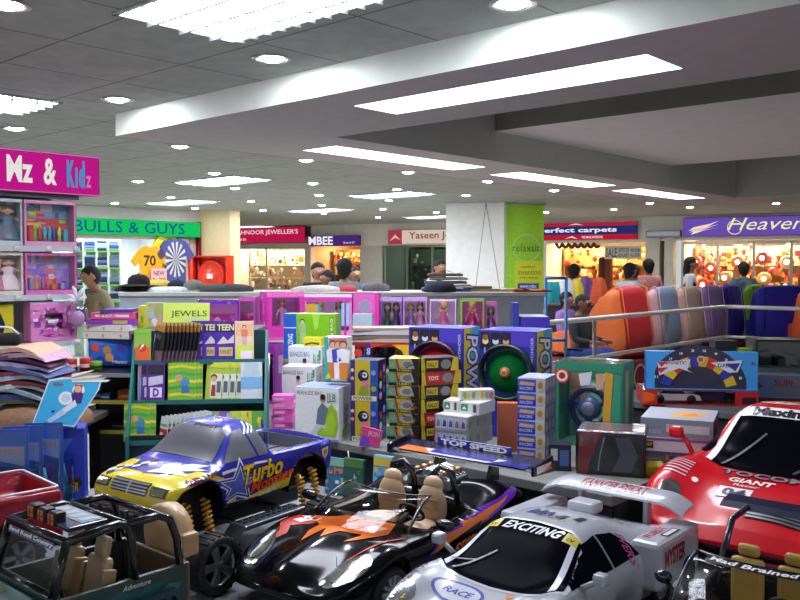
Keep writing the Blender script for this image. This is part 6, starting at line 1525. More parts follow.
            rt.text('S4', .55, .3, .9, .7, 'd0d0d8')
        return f, g
    zz = T2Z + .0005; hh = .0540
    for i in range(7):
        red = i in (2, 5); r = random.Random(i); f, g = yb(i, red)
        pos = ('bottom layer', 'second layer from the bottom', 'third layer from the bottom', 'middle layer', 'third layer from the top', 'second layer from the top', 'top layer')[i]
        pbox('toy_carton', 'yellow toy carton with silver oval, left column, %s of tall stack' % pos, 'box', 388 + r.uniform(-1.5, 1.5), 419, 3.40, zz, 0, .11, -12 + r.uniform(-4, 4), 'd0b418' if not red else 'b8a018', f, 'yellow and black toy cartons', '1c1c1c', h=hh - .001)
        pbox('toy_carton', '%s toy carton, right column, %s of tall stack' % ('red and black' if red else 'black and yellow', pos), 'box', 420.5 + r.uniform(0, 1), 460 + r.uniform(-2, 2), 3.43, zz, 0, .10, 26 + r.uniform(-4, 4), '181818', g, 'yellow and black toy cartons', '202020', h=hh - .001); zz += hh
    # steering-wheel cartons lettered POWER
    def power(fr, rt, lf):
        fr.rect(.02, .86, .98, .99, '4a38b8')
        for k, (x, c) in enumerate(((.12, 'e8c890'), (.30, '1a2038'), (.48, 'd8a080'))): fr.rect(x - .09, .82, x + .08, .985, '141830'); fr.disc(x, .90, .055, c if k != 1 else 'c8d8e8'); fr.disc(x, .935, .05, '2a2018' if k else '8a5a28')
        fr.rect(.10, .62, .13, .84, '9a98c8'); fr.text('STEERING TOY', .03, .38, .075, .66, 'd890a8', vert=True); fr.text('WONDER', .90, .70, .95, .95, 'a8b0e0', vert=True); fr.disc(.06, .06, .04, 'd8d0f0')
        rt.rect(.0, 0, 1, 1, '40b0e0'); rt.rect(.0, .0, .38, 1, 'e8d020'); rt.poly([(.38, 0), (.62, 0), (.5, 1), (.38, 1)], '68c890'); rt.text('POWER', .10, .14, .94, .95, '101430', vert='down', bold=.09, shear=.2); rt.text('POWER', .18, .16, .86, .93, 'f8f8ff', vert='down', bold=.02, shear=.2); rt.disc(.3, .07, .18, 'd83838')
    wbox('toy_carton', 'blue carton lettered Power with red toy steering wheel, left one', 'box', 409, 463, 3.84, T2Z, 328, .22, -24, '2c2c98', fill_wheel('a81c20', 'b02838'), 'steering wheel cartons', border=(.5, .5, .5, .5), inner='2a1418', deco=power)
    wbox('toy_carton', 'blue carton lettered Power with big green toy wheel, right one', 'box', 480, 535, 3.70, T2Z, 331, .25, -25, '2c2c98', fill_wheel('10602c', 'a86048'), 'steering wheel cartons', border=(.5, .5, .5, .5), inner='102818', deco=power)
    # orange carton in the gap
    pbox('toy_carton', 'plain orange carton in the gap below the green toy wheel', 'box', 498, 520, 3.42, T2Z, 404, .05, -5, 'c86840', None)
    # medicine-sized white cartons and grey ones
    def med(kind):
        def f(fr, rt, lf, tp):
            if kind == 'cross': fr.rect(.05, .25, .42, .85, '2a8a60'); fr.poly([(.12, .4), (.24, .7), (.36, .4)], 'e8f0e8'); fr.rect(.62, .15, .92, .9, 'c8ccd4'); fr.rect(.70, .2, .85, .85, '3a3a48')
            elif kind == 'veh':
                for i, c in enumerate(('7a8aa0', '2a3aa8', '4a58b0', '8a7080', '4a5a8a')): fr.rect(.04 + i * .19, .15, .20 + i * .19, .85, 'c8ccd8'); fr.poly([(.06 + i * .19, .25), (.18 + i * .19, .25), (.17 + i * .19, .6), (.10 + i * .19, .75)], c)
                fr.rect(0, 0, .03, 1, 'a83048'); [rt.disc(.12 + .15 * i, .5, .06, c, ry=.3) for i, c in enumerate(('8a9a70', 'a8a878', '7a8a98', 'b09878', '8a98a0', 'a0a890'))]
            else: [fr.disc(.12 + .13 * i, .5, .06, c, ry=.36) for i, c in enumerate(('9ab060', 'd8c060', '5a98a8', 'd8d0a0', 'd8b040', '8a98b0', 'c87060'))]
            tp.rect(.04, .06, .96, .94, 'd4d0c8')
        return f
    z = T2Z + .0005; spec = []
    pbox('small_carton', 'small carton of toy vehicles, bottom of the grey stack', 'box', 434, 466, 3.26, z, 0, .16, -34, 'c8c4cc', med('veh'), 'small vehicle cartons', h=.056)
    z2 = z + .057
    pbox('small_carton', 'small grey vehicle carton, second from bottom of the grey stack', 'box', 435, 467, 3.26, z2, 0, .20, -34, 'b4b0b8', med('veh'), 'small vehicle cartons', 'a8a8a4', h=.058)
    z3 = z2 + .059
    pbox('small_carton', 'small grey vehicle carton, third from bottom of the grey stack', 'box', 435, 467, 3.255, z3, 0, .20, -33, 'b4b0b8', med('veh'), 'small vehicle cartons', 'a8a8a4', h=.058)
    z4 = z3 + .059
    pbox('small_carton', 'white carton with a green square, left of the pair on the grey stack', 'box', 444, 459, 3.33, z4, 0, .10, -20, 'dcdcd8', med('cross'), 'white cartons with green squares', h=.045)
    pbox('small_carton', 'white carton with a green square, right of the pair on the grey stack', 'box', 460.5, 479, 3.28, z4, 0, .13, -34, 'dcdcd8', med('cross'), 'white cartons with green squares', h=.045)
    pbox('small_carton', 'pale carton with a row of printed discs, topmost of the grey stack', 'box', 461, 495, 3.34, z4 + .046, 0, .07, 6, 'd0d4c4', med('row'), h=.038)
    pbox('small_carton', 'white and yellow small carton lying right of the grey stack', 'box', 486, 506, 3.20, z, 0, .09, -14, 'dcd8c0', med('row'), h=.036)
    pbox('small_carton', 'pale yellow small carton lying beside the blue stack', 'box', 506, 521, 3.14, z, 0, .08, 24, 'd8d4a8', med('row'), h=.04)
    # stack of blue cartons
    def blue(fr, rt, lf, tp):
        fr.rect(0, .0, .66, .42, '2038c0'); fr.rect(0, .42, .66, .9, '3a58d0'); fr.poly([(.05, .5), (.6, .45), (.62, .68), (.1, .75)], 'd8b070'); fr.text('RACERS', .08, .14, .55, .36, 'c8d0f0'); fr.disc(.82, .5, .15, 'd8c090', ry=.4); fr.disc(.82, .5, .09, 'b08850', ry=.24)
        rt.rect(0, 0, 1, 1, '5a68a8'); [rt.disc(.18 + .3 * i, .5, .12, c, ry=.36) for i, c in enumerate(('c0a878', '8090b8', 'a89878'))]; tp.rect(.04, .04, .96, .96, 'a8b0d0')
    z = T2Z + .0005; rr = random.Random(12)
    for i in range(6):
        pbox('toy_carton', 'blue racer carton, %s of the six-high blue stack' % ('bottom', 'second from bottom', 'third from bottom', 'third from top', 'second from top', 'topmost')[i], 'box', 519, 545 + rr.uniform(-.5, .5), 3.24, z, 0, .16, -24 + rr.uniform(-1.5, 1.5), 'c8ccdc', blue, 'blue racer cartons', '4a58a0', 'b0b8d8', h=.0528); z += .0534
    # green steering wheel carton
    def gdeco(fr, rt, lf):
        fr.rect(0, .90, 1, 1, '2a8a68'); fr.disc(.10, .83, .11, 'c83028'); fr.disc(.10, .83, .085, 'e8e0d0'); fr.disc(.10, .83, .05, 'a82828'); fr.poly([(.70, .06), (.80, .06), (.86, .88), (.74, .9)], 'd8a030'); fr.poly([(.80, .1), (.95, .1), (.97, .86), (.88, .88)], '389878'); fr.poly([(.60, .88), (.74, .86), (.70, .70), (.62, .68)], 'c8a080'); fr.disc(.88, .16, .09, 'd8c828'); fr.poly([(.35, .86), (.55, .9), (.52, .74), (.38, .72)], 'd8d4dc')
        rt.rect(0, 0, 1, 1, '38a090'); rt.rect(.2, .1, .5, .9, 'b0c080'); rt.disc(.7, .5, .2, '207868', ry=.2); lf.rect(0, 0, 1, 1, '1a4038')
    def gfill(t, w, h, dep):
        r = w * .27; m = MB(); m.M = MX.Translation((-w * .06, -dep * .1, h * .42))
        m.tube([(r * math.cos(i * PI / 16), 0, r * math.sin(i * PI / 16) * 1.1) for i in range(32)], .014, '26304a', 'plastic', 8, True)
        m.lathe([(.001, -.02), (r * .62, -.012), (r * .66, .01)], '5a78b0', 'plastic', 24, 'y', (0, 0, 0), True, False)
        for g in (.4, PI - .4, -PI / 2): m.tube([(0, 0, 0), (r * math.cos(g), 0, r * math.sin(g) * 1.1)], .012, '3a4a6a', 'plastic', 8)
        m.build('toy_steering_wheel', t)
        m = MB(); m.ball((-w * .06, -dep * .22, h * .42), (.03, .012, .03), 'b0a8d0', 'plastic'); m.build('horn_button', t)
    wbox('toy_carton', 'teal green carton with blue toy steering wheel and round red logo', 'box', 559, 620, 3.52, T2Z, 363, .20, -27, '2a7a60', gfill, border=(.05, .22, .05, .12), inner='88c8a8', deco=gdeco, clear_top=True, backdrop=(77, ['58b890', 'd8d8d0', '388868', 'c89878', '7ac8a8', '4870a8', 'b8d0a0']))
    # film-wrapped black drill carton and yellow carton
    def drill(fr, rt, lf, tp):
        fr.poly([(.02, .02), (.16, .02), (.22, .45), (.36, .98), (.05, .98)], 'c82820'); fr.text('MAX', .10, .72, .26, .88, '181818', bold=.04); fr.poly([(.28, .05), (.5, .05), (.62, .5), (.5, .9), (.36, .9), (.30, .5)], '1a1c24'); fr.poly([(.52, .1), (.80, .1), (.90, .5), (.78, .92), (.56, .9), (.64, .5)], '6a6e80'); fr.poly([(.33, .1), (.36, .5), (.42, .9), (.40, .9), (.34, .5), (.31, .1)], 'c8ccd4')
        tp.rect(.1, .1, .9, .9, '8a6a70')
    o = pbox('toy_carton', 'film wrapped black and grey carton with a red strip behind the silver wing', 'box', 580, 644, 3.03, T2Z, 434, .20, -18, '14161c', drill, side='20242c', top='8a8890')
    w_, d_, h_ = o_dim[o.name]; m = MB(); m.box(-w_ / 2 - .004, w_ / 2 + .004, -d_ / 2 - .004, d_ / 2 + .004, .001, h_ + .006, 'f4f4f8', 'film', .01); m.build('wrapping_film', o)
    pbox('toy_carton', 'plain yellow carton lying between the black carton and red coupe', 'box', 648, 668, 3.02, T2Z, 468, .09, -6, 'c8bc18', lambda fr, *a: fr.rect(.1, .3, .9, .4, 'a89c10'))
    pbox('toy_carton', 'small dark carton with a pale square right of the blue stack', 'box', 550, 572, 3.10, T2Z, 446, .08, -10, '1c2438', lambda fr, rt, lf, tp: (fr.rect(.1, .4, .4, .85, 'd8d8d8'), fr.rect(.5, .2, .9, .8, '4a70b8')))
    # grey game boxes
    def game(lab, pal):
        def f(fr, rt, lf, tp):
            fr.rect(.36, .30, .95, .72, 'd4d4d8'); fr.rect(.40, .34, .52, .68, '8a8c94'); fr.rect(.42, .40, .50, .62, '5a5c64'); fr.text(lab, .06, .2, .30, .42, 'b0c0d0'); rt.rect(0, 0, 1, 1, '4a50a0'); rt.text('DESIGN PUZZLE', .06, .52, .96, .86, '1a1c40', bold=.02); rt.text('BUILDER SET', .06, .12, .90, .45, '1a1c40', bold=.02); tp.rect(.03, .03, .97, .97, 'a8acb8'); tp.poly([(.35, .2), (.75, .15), (.9, .6), (.5, .8)], 'd8a860'); tp.poly([(.5, .3), (.8, .35), (.7, .6)], 'e08030')
        return f
    z = T2Z + .0005
    pbox('game_box', 'grey game box, bottom of the three-high pile by the red coupe', 'box', 647, 708, 3.22, z, 0, .24, -22, '8a94a0', game('GAMES', 0), 'grey game boxes', '7a8090', h=.040); z += .041
    def purp(fr, rt, lf, tp):
        fr.rect(0, .82, 1, 1, '9a4a98'); fr.rect(0, 0, .04, 1, '7a3a88'); fr.rect(0, 0, 1, .1, '6a4a88'); fr.rect(.06, .28, .22, .75, '181818'); fr.text('PLAY', .07, .4, .21, .65, 'c8d020', bold=.03); fr.rect(.88, .2, .96, .6, '4a5a58'); rt.rect(0, 0, 1, 1, '8a5a98')
    pbox('game_box', 'white game box with purple edges, middle of the three-high pile', 'box', 643, 708, 3.20, z, 0, .25, -22, 'd4d4dc', purp, h=.056); z += .057
    pbox('game_box', 'blue grey game box with orange printed lid, top of the three-high pile', 'box', 646, 710, 3.20, z, 0, .27, -24, '8a98ac', game('CHESS', 1), 'grey game boxes', '4a50a0', 'a8acb8', h=.072)
def toys_back_right():
    z = T4Z + .0005
    def vfill(t, w, h, dep):
        for i, (c, x) in enumerate((('d8dce4', -.2), ('2a3a90', .15))):
            m = MB(); toy_car_mb(m, w * x, -dep * .1 + .06 * i, .008, w * .46, c); m.build('toy_car', t)
    def vd(fr, rt, lf): fr.rect(0, 0, .13, 1, 'c02828'); fr.poly([(0, .1), (.1, .3), (.11, .7), (0, .9)], 'e86020'); fr.rect(.80, 0, 1, 1, 'b81c28'); fr.rect(.86, .15, .98, .6, '2a1018')
    wbox('toy_carton', 'film fronted carton of toy cars with red ends under the blue game', 'box', 646, 757, 4.35, z, 391, .24, -8, 'a82028', vfill, border=(.13, .20, .05, .06), inner='b8bcc4', deco=vd, clear_top=True)
    zt = CAMZ - (391 - 265) * 4.35 / F + .001
    def dart(fr, rt, lf, tp):
        fr.rect(0, 0, 1, 1, '3898e0'); q = fr.w / fr.h
        cx, cy, R = .47, -.12, .42
        n = 12; cols = ['283038', 'c83030', 'd8b828', '2838a0']
        fr.poly([(max(.08, min(.9, cx + R * 1.08 * math.cos(PI - PI * i / 20))), max(.02, cy + R * 1.08 * q * math.sin(PI - PI * i / 20))) for i in range(21)] + [(.9, .02), (.08, .02)], '283048')
        for i in range(n):
            g0, g1 = PI * i / n, PI * (i + 1) / n
            pts = [(cx + rr * math.cos(g), cy + rr * q * math.sin(g)) for rr, g in ((R * .62, g0), (R * .85, g0), (R * .85, g1), (R * .62, g1))]
            if min(p[1] for p in pts) > .02: fr.poly(pts, ('c83030', 'd8b828', '2838a0', 'd8b828')[i % 4])
            gx = (g0 + g1) / 2; x, y = cx + R * .97 * math.cos(gx), cy + R * .97 * q * math.sin(gx)
            if y > .06: fr.text(str((i * 7) % 20 + 1), x - .014, y - .035, x + .014, y + .035, 'f0f0f0', bold=.03)
        fr.poly([(.10, .72), (.40, .80), (.37, .52), (.42, .44), (.30, .56), (.12, .36)], 'd8dce8'); fr.poly([(.10, .72), (.18, .72), (.14, .58)], 'c83038'); fr.poly([(.10, .56), (.20, .58), (.13, .42)], 'c83038'); fr.text('MAGNETIC', .16, .66, .36, .76, '8a2838', bold=.02, shear=.2)
        fr.poly([(.58, .72), (.86, .80), (.82, .48), (.74, .46)], 'd8dce8'); fr.poly([(.70, .70), (.84, .72), (.80, .5)], '2838a0'); fr.text('DARTS', .64, .6, .80, .70, '2a2a80', bold=.02, shear=-.2); fr.disc(.49, .80, .035, 'd8c8a0'); fr.disc(.49, .80, .022, 'c05030'); fr.disc(.95, .72, .014, 'b02848')
    pbox('game_box', 'bright blue dart game carton with a printed numbered dial', 'box', 649, 756, 4.38, zt, 352, .06, -8, '3898e0', dart, side='2038a0', top='3080d0')
    z = T4Z + .0005
    pbox('game_box', 'dark red carton under the light blue box at the right edge', 'box', 756, 830, 4.42, z, 397.5, .30, -12, '8a1830', lambda fr, rt, lf, tp: fr.rect(.0, .3, .12, .8, '30141c'))
    zt = CAMZ - (397.5 - 265) * 4.42 / F + .001
    def lb(fr, rt, lf, tp):
        fr.disc(.18, .5, .07, 'c85848', ry=.36); fr.disc(.16, .45, .05, 'e8b0a0', ry=.25); fr.poly([(.22, .3), (.30, .5), (.24, .7)], '486a58'); fr.text('SUPER RACE', .40, .52, .92, .82, 'c84838', bold=.03); fr.text('TRACK SET', .42, .18, .86, .46, 'c89858', bold=.03); fr.poly([(.75, .05), (.9, .3), (.98, .4), (.98, .3)], 'c03040')
    o = pbox('game_box', 'light blue race set box under glossy film at the right edge', 'box', 738, 834, 4.38, zt, 376, .36, -12, '7aa0d0', lb, top='a8b4c0')
    w_, d_, h_ = o_dim[o.name]; m = MB(); m.box(-w_ / 2 - .003, w_ / 2 + .003, -d_ / 2 - .003, d_ / 2 + .003, .001, h_ + .012, 'f0f4f8', 'film', .008); m.build('wrapping_film', o)
    def ff(t, w, h, dep):
        for i in range(3): m = MB(); m.box(-w * .4 + i * w * .28, -w * .4 + i * w * .28 + w * .2, -dep * .2, dep * .2, .02, h * (.75 - i * .15), ('1c3830', '243c34', '4a4a48')[i], 'plastic', .006); m.build('toy_piece', t)
    wbox('toy_carton', 'dark green tall carton behind film at the right edge', 'box', 758, 822, 4.95, T4Z + .0005, 340, .2, -6, '18241e', ff, border=(.03, .03, .03, .05), inner='0e1a16')
    pbox('toy_carton', 'small lime green carton behind the blue dart game', 'box', 741, 757, 5.05, T4Z + .0005, 349, .1, 0, '88b018', None)
    pbox('toy_carton', 'small black carton beside the lime one behind the dart game', 'box', 716, 739, 5.1, T4Z + .0005, 341, .1, 0, '14181a', lambda fr, *a: fr.rect(.2, .3, .8, .4, '3a3a40'))
# ------------------------------------------------------------------ pink dolls on the long counter
def toys_dolls():
    z = T3Z + .0005
    def pdeco(seed, banner='a838c8', txt=None):
        def f(fr, rt, lf):
            fr.rect(0, .90, 1, 1, banner); fr.busy(seed, PK, 14, .02, .91, .98, .99, .12); fr.rect(0, 0, 1, .07, 'd060b8')
            if txt: fr.text(txt, .1, .915, .6, .985, 'f8e8f8', bold=.02)
            lf.rect(0, 0, 1, 1, 'd838b0'); lf.busy(seed + 1, PK, 10, .1, .1, .9, .9, .3); rt.rect(0, 0, 1, 1, 'c040b0')
        return f
    wbox('doll_carton', 'wide violet playset carton at the left end of the pink row', 'box', 198, 238, 5.32, z, 300, .16, 2, 'a848c0', fill_room(21, PK), 'pink doll cartons', border=(.10, .08, .10, .14), inner='d890d0', deco=pdeco(1, '7a28c8'))
    wbox('doll_carton', 'mauve furniture carton second from the left in the pink row', 'box', 238.5, 256, 5.30, z, 297, .16, 0, 'c050b0', fill_room(22, PK, 4), 'pink doll cartons', border=(.08, .14, .22, .10), inner='b880b8', deco=pdeco(2, 'd058c0'))
    wbox('doll_carton', 'tall magenta doll carton with a bright pink side panel', 'box', 268, 303, 5.25, z, 292, .16, 24, 'd838a8', fill_dolls([('c880d0', '8a5a30')]), 'pink doll cartons', border=(.14, .12, .30, .12), inner='b868c0', deco=pdeco(3, 'f070c8'))
    def d4(fr, rt, lf): fr.rect(0, .84, 1, .93, 'd838b0'); fr.rect(0, .93, 1, 1, 'e8d8e8'); fr.rect(.05, .45, .28, .78, 'd8a830'); fr.rect(.28, .40, .34, .78, '48a8b8'); fr.rect(.78, .30, .84, .80, '88c8e8'); fr.rect(.88, .30, .94, .80, '88c8e8'); fr.rect(.84, .0, .88, .8, 'c02888')
    wbox('doll_carton', 'pink carton with a white lid and pale blue side strips', 'box', 304, 352, 5.30, z, 294, .14, -3, 'e088c8', fill_dolls([('d8a0d0', 'c8a060'), ('b890d8', '8a5a40')]), 'pink doll cartons', border=(.05, .06, .20, .16), inner='d0a0d8', deco=d4)
    def d5(fr, rt, lf): fr.ring(.45, .72, .22, .26, 'a8a0c0'); fr.disc(.45, .72, .2, '9090a8'); fr.rect(.84, 0, 1, 1, 'e030a0')
    wbox('doll_carton', 'rose pink carton with a round silver emblem near the row centre', 'box', 353, 379, 5.28, z, 293, .14, -4, 'd860b8', fill_dolls([('d070c0', 'a07040')]), 'pink doll cartons', border=(.22, .2, .1, .42), inner='c870b8', deco=d5)
    for i, (x0, x1, c, ds, lb) in enumerate(((380, 402, '8a58b8', [('204838', '301c14'), ('503080', '402818')], 'lilac carton with two dark dressed dolls'), (403, 427, 'c888d0', [('a878c8', '9a6a40'), ('e0a0d0', '5a3820')], 'lilac carton with a pair of mauve dressed dolls'))):
        wbox('doll_carton', lb, 'box', x0, x1, 5.30, z, 297, .12, -4, c, fill_dolls(ds), 'pink doll cartons', border=(.06, .06, .08, .06), inner='b8a0d0', deco=pdeco(30 + i, 'c098d8'))
    def big(dr, ha):
        return lambda t, w, h, dep: doll(t, 0, 0, .04 * h, h * .92, dr, ha)
    wbox('doll_carton', 'clear fronted carton with a blonde doll in pale pink dress', 'box', 430, 456, 5.22, z, 299, .12, -6, 'e8c0e0', big('f070b0', 'e8c878'), 'large blonde doll cartons', border=(.04, .04, .04, .05), inner='c8a8d8')
    wbox('doll_carton', 'lime edged carton with a blonde doll in magenta dress', 'box', 460, 484, 5.22, z, 299, .12, -6, '78a830', big('e02890', 'e0c080'), 'large blonde doll cartons', border=(.10, .05, .05, .06), inner='d050a8')
    wbox('doll_carton', 'narrow carton with a purple doll right of the magenta one', 'box', 485.5, 497, 5.24, z, 302, .10, -4, 'c050a0', fill_dolls([('a050b8', '6a4a30')]), border=(.08, .08, .08, .08), inner='c8b0d0')
    pbox('toy_carton', 'narrow dark blue carton at the right end of the doll row', 'box', 513, 519, 5.24, z, 303, .12, 0, '30389a', None)
    m = MB(); toy_car_mb(m, 0, 0, 0, .14, 'd8dce4'); o = m.build('toy_car'); p = at(505, 318, 5.2); o.location = (p.x, p.y, z); tag(o, 'small white toy car at the right end of the doll row', 'toy car')
    def gw(fr, *a): fr.rect(0, .5, 1, 1, 'a8b8c8'); fr.rect(.05, .2, .95, .55, 'a0c070'); fr.disc(.5, .52, .14, '4a5068'); fr.rect(0, 0, 1, .16, '8a98b0')
    pbox('toy_carton', 'small pale blue and green carton in front of the rose pink carton', 'box', 352.5, 372, 5.02, .865, 314, .08, -6, 'c0d0dc', gw)
    for i, (x0, x1, d, hh, c, lb) in enumerate(((440, 546, 4.93, .045, '4030a8', 'long flat indigo carton lying before the doll row at right'), (385, 436, 4.98, .04, 'b8a8b0', 'flat pale carton lying before the lilac doll cartons'))):
        pass
    pbox('toy_carton', 'long flat indigo carton on the counter end right of the dolls', 'box', 521, 550, 5.24, z, 317, .3, 0, '4030a8', lambda fr, rt, lf, tp: tp.rect(.05, .05, .95, .95, 'c8c0d8'))
    # lower pink boxes on the toy table
    def lowd(fr, rt, lf): fr.rect(0, .84, 1, 1, 'b838c0'); fr.rect(.0, 0, .1, .84, 'c850c8'); rt.rect(0, 0, 1, 1, 'a848b8'); rt.rect(.3, .5, .7, .8, 'd8b0e0')
    wbox('doll_carton', 'violet doll carton with dark window standing low left of white cartons', 'box', 252, 275, 4.62, T2Z + .0005, 344, .12, -24, 'a848b8', fill_dolls([('2a3058', '181420')]), border=(.10, .08, .06, .16), inner='304850', deco=lowd)
    zz = T2Z + .0005; rr = random.Random(2)
    for i in range(5):
        pbox('pink_carton', 'small hot pink carton, %s of the five-high pink pile' % ('bottom', 'second from bottom', 'middle', 'second from top', 'topmost')[i], 'box', 271 + rr.uniform(-1, 1), 292, 3.90, zz, 0, .08, rr.uniform(-10, 4), ('d850a8', 'e060b0', 'd048a0', 'e878b8', 'e068b8')[i], lambda fr, *a: fr.rect(.1, .3, .6, .7, 'f0a0d0'), 'small hot pink cartons', h=.030); zz += .0306
# ------------------------------------------------------------------ counter clutter behind the dolls
def lump(nm, label, cat, px, d, z, w, dp, h, col, seed, group=None, mt='cloth', col2=None):
    m = MB(); r = random.Random(seed); ph = [r.uniform(0, 6) for _ in range(6)]
    def fn(u, v):
        g = 2 * PI * u; t = v * PI / 2; k = 1 + .12 * math.sin(3 * g + ph[0]) + .07 * math.sin(7 * g + ph[1]); q = math.cos(t)**.6
        return (w / 2 * k * q * math.cos(g), dp / 2 * k * q * math.sin(g), h * (math.sin(t)**.8) * (1 + .12 * math.sin(2 * g + ph[2]) * q))
    m.grid(fn, 28, 9, col, mt); p = at(px, 300, d); o = m.build(nm); o.location = (p.x, p.y, z)
    if col2:
        for i in range(len(o.data.polygons)): pass
    return tag(o, label, cat, group)
def cap(label, px, d, z, col, rz):
    p = at(px, 300, d); t = thing('cap', label, 'cap', (p.x, p.y, z), rz, 'caps on the counter')
    m = MB(); m.lathe([(.085, 0), (.09, .025), (.08, .06), (.05, .085), (.001, .092)], col, 'cloth', 20, cap=False); m.ball((0, 0, .092), .008, col, 'cloth', 8, 6); m.build('crown', t)
    m = MB(); m.grid(lambda u, v: ((.10 + .075 * v * math.sin(PI * u)) * math.cos(-PI * u) * (1), -(.10 + .085 * v) * math.sin(PI * u), .012 - .015 * v), 16, 4, col, 'cloth'); m.grid(lambda u, v: ((.10 + .075 * v * math.sin(PI * u)) * math.cos(-PI * u), -(.10 + .085 * v) * math.sin(PI * u), .008 - .015 * v), 16, 4, col, 'cloth', flip=True); m.build('peak', t)
    return t
def counter_clutter():
    z = 1.386
    cap('black cap lying on black cloth at the left of the back counter', 139, 6.95, z + .05, '0c0c0e', -.4); lump('cloth_heap', 'black folded cloth under the black cap on the counter', 'cloth', 139, 7.05, z, .42, .3, .055, '121214', 1)
    lump('cloth_heap', 'white cloth crumpled beside the black cap', 'cloth', 168, 6.93, z, .30, .2, .04, 'c8ccd4', 2)
    cap('dark navy cap in the middle of the counter caps', 178, 7.15, z, '141626', .3); cap('grey checked cap right of the navy cap', 194, 7.1, z, '6a706a', .2)
    lump('cloth_heap', 'yellow cloth bundle between the black and navy caps', 'cloth', 158, 7.2, z, .22, .2, .09, 'c8b040', 3)
    lump('cloth_heap', 'dark striped cloth heap behind the violet playset carton', 'cloth', 224, 7.0, z, .42, .3, .06, '3a3a3c', 4); lump('cloth_heap', 'white cloth heap behind the pink carton with a white lid', 'cloth', 318, 7.0, z, .40, .3, .05, 'b8b4ac', 5)
    lump('cloth_heap', 'round red cloth bundle behind the rose pink carton', 'cloth', 348, 6.95, z, .16, .16, .05, 'b83848', 6); lump('cloth_heap', 'black and white checked heap at the foot of the glass front', 'cloth', 375, 7.1, z, .22, .2, .07, '5a5a5c', 7)
    # folded clothes heap and round-backed stool behind
    p = at(447, 290, 7.05); rr = random.Random(8); zz = z
    for i, (c, nm) in enumerate((('4a5aa0', 'blue'), ('b8b4a8', 'cream'), ('5a5a5c', 'dark grey'), ('9aa0a0', 'pale grey'), ('7a6a58', 'brown'))):
        m = MB(); L = .40 - i * .03; m.grid(lambda u, v: ((u - .5) * L, (v - .5) * .26, .022 + .010 * math.sin(u * 9 + i) + .02 * math.sin(PI * u)), 14, 6, c, 'cloth'); m.box(-L / 2, L / 2, -.13, .13, 0, .02, c, 'cloth', .008)
        o = m.build('folded_garment'); o.location = (p.x + rr.uniform(-.02, .02), p.y, zz); tag(o, '%s folded garment, %s in the heap before the Yaseen shop' % (nm, ('lowest', 'second lowest', 'middle', 'second from top', 'topmost')[i]), 'garment', 'folded garments on the counter'); zz += .031
    m = MB(); m.lathe([(.001, 0), (.13, 0), (.135, .02), (.10, .075), (.001, .095)], '1c2434', 'cloth', 24); o = m.build('round_cushion'); q = at(440, 292, 6.87); o.location = (q.x, q.y, z); tag(o, 'dark blue round cushion on the white counter below the garment heap', 'cushion')
    for i, (c, px0, px1, nm) in enumerate((('a08858', 462, 500, 'tan'), ('6a5638', 464, 492, 'dark brown'), ('b8a070', 487, 512, 'light straw'))):
        pbox('folder', '%s cardboard folder on the counter under the column' % nm, 'folder', px0, px1, 6.95 + (.0 if i < 2 else -.01), z + (0, .022, .0)[i] + .0005 if i != 2 else z + .0005, 0, .22 if i != 2 else .2, 0, c, None, 'cardboard folders', h=.02) if i < 2 else pbox('folder', 'light straw folder at the right of the brown folders', 'folder', 502, 518, 6.93, z + .0005, 0, .2, 0, c, None, 'cardboard folders', h=.02)
    m = MB(); m.grid(lambda u, v: ((u - .5) * .30, (v - .5) * .2, .02 + .012 * math.sin(u * 8) - .01 * v), 14, 5, 'b83038', 'cloth'); m.box(-.15, .15, -.1, .1, 0, .012, 'b83038', 'cloth'); o = m.build('red_cloth'); q = at(531, 296, 6.9); o.location = (q.x, q.y, z); tag(o, 'folded red cloth on the white counter below the green banner', 'cloth')
    # blue frame trolley with goods
    q = at(556, 300, 8.0); t = thing('garment_trolley', 'blue tubular trolley frame right of the white counter', 'trolley', (q.x, q.y, 0), .2)
    for x in (-.10, .10): m = MB(); m.tube([(x, 0, 0), (x, 0, 1.48)], .016, '2a78b0', 'paint', 8); m.build('upright', t)
    for zz in (.3, .9, 1.48): m = MB(); m.tube([(-.10, 0, zz), (.10, 0, zz)], .016, '2a78b0', 'paint', 8); m.build('crossbar', t)
    slab_xy('clothes_table', 'low table of coloured cloth heaps outside the carpet shop', 'table', 545, 606, 12.2, .8, 1.05, .03, '6a5a50', skirt='3a3038')
    for i, (px, w, h, c, lb) in enumerate(((554, .34, .30, '1a8a98', 'teal cloth heap at the left of the clothes table'), (566, .30, .36, 'd0d4d8', 'white cloth heap on the clothes table'), (577, .30, .34, 'd0c038', 'yellow cloth heap on the clothes table'), (586, .26, .38, '6a4888', 'purple cloth heap on the clothes table'), (596, .30, .36, 'd86038', 'orange cloth heap at the right of the clothes table'))):
        lump('cloth_heap', lb, 'cloth', px, 12.6, 1.0505, w, .3, h, c, 60 + i, 'cloth heaps on the clothes table')
    m = MB(); m.box(-.09, .09, -.08, .08, 0, .45, '1888a0', 'cloth', .03); o = m.build('storage_bag'); q = at(566, 340, 8.2); o.location = (q.x, q.y, 0); tag(o, 'teal storage bag on the floor right of the blue trolley', 'bag')
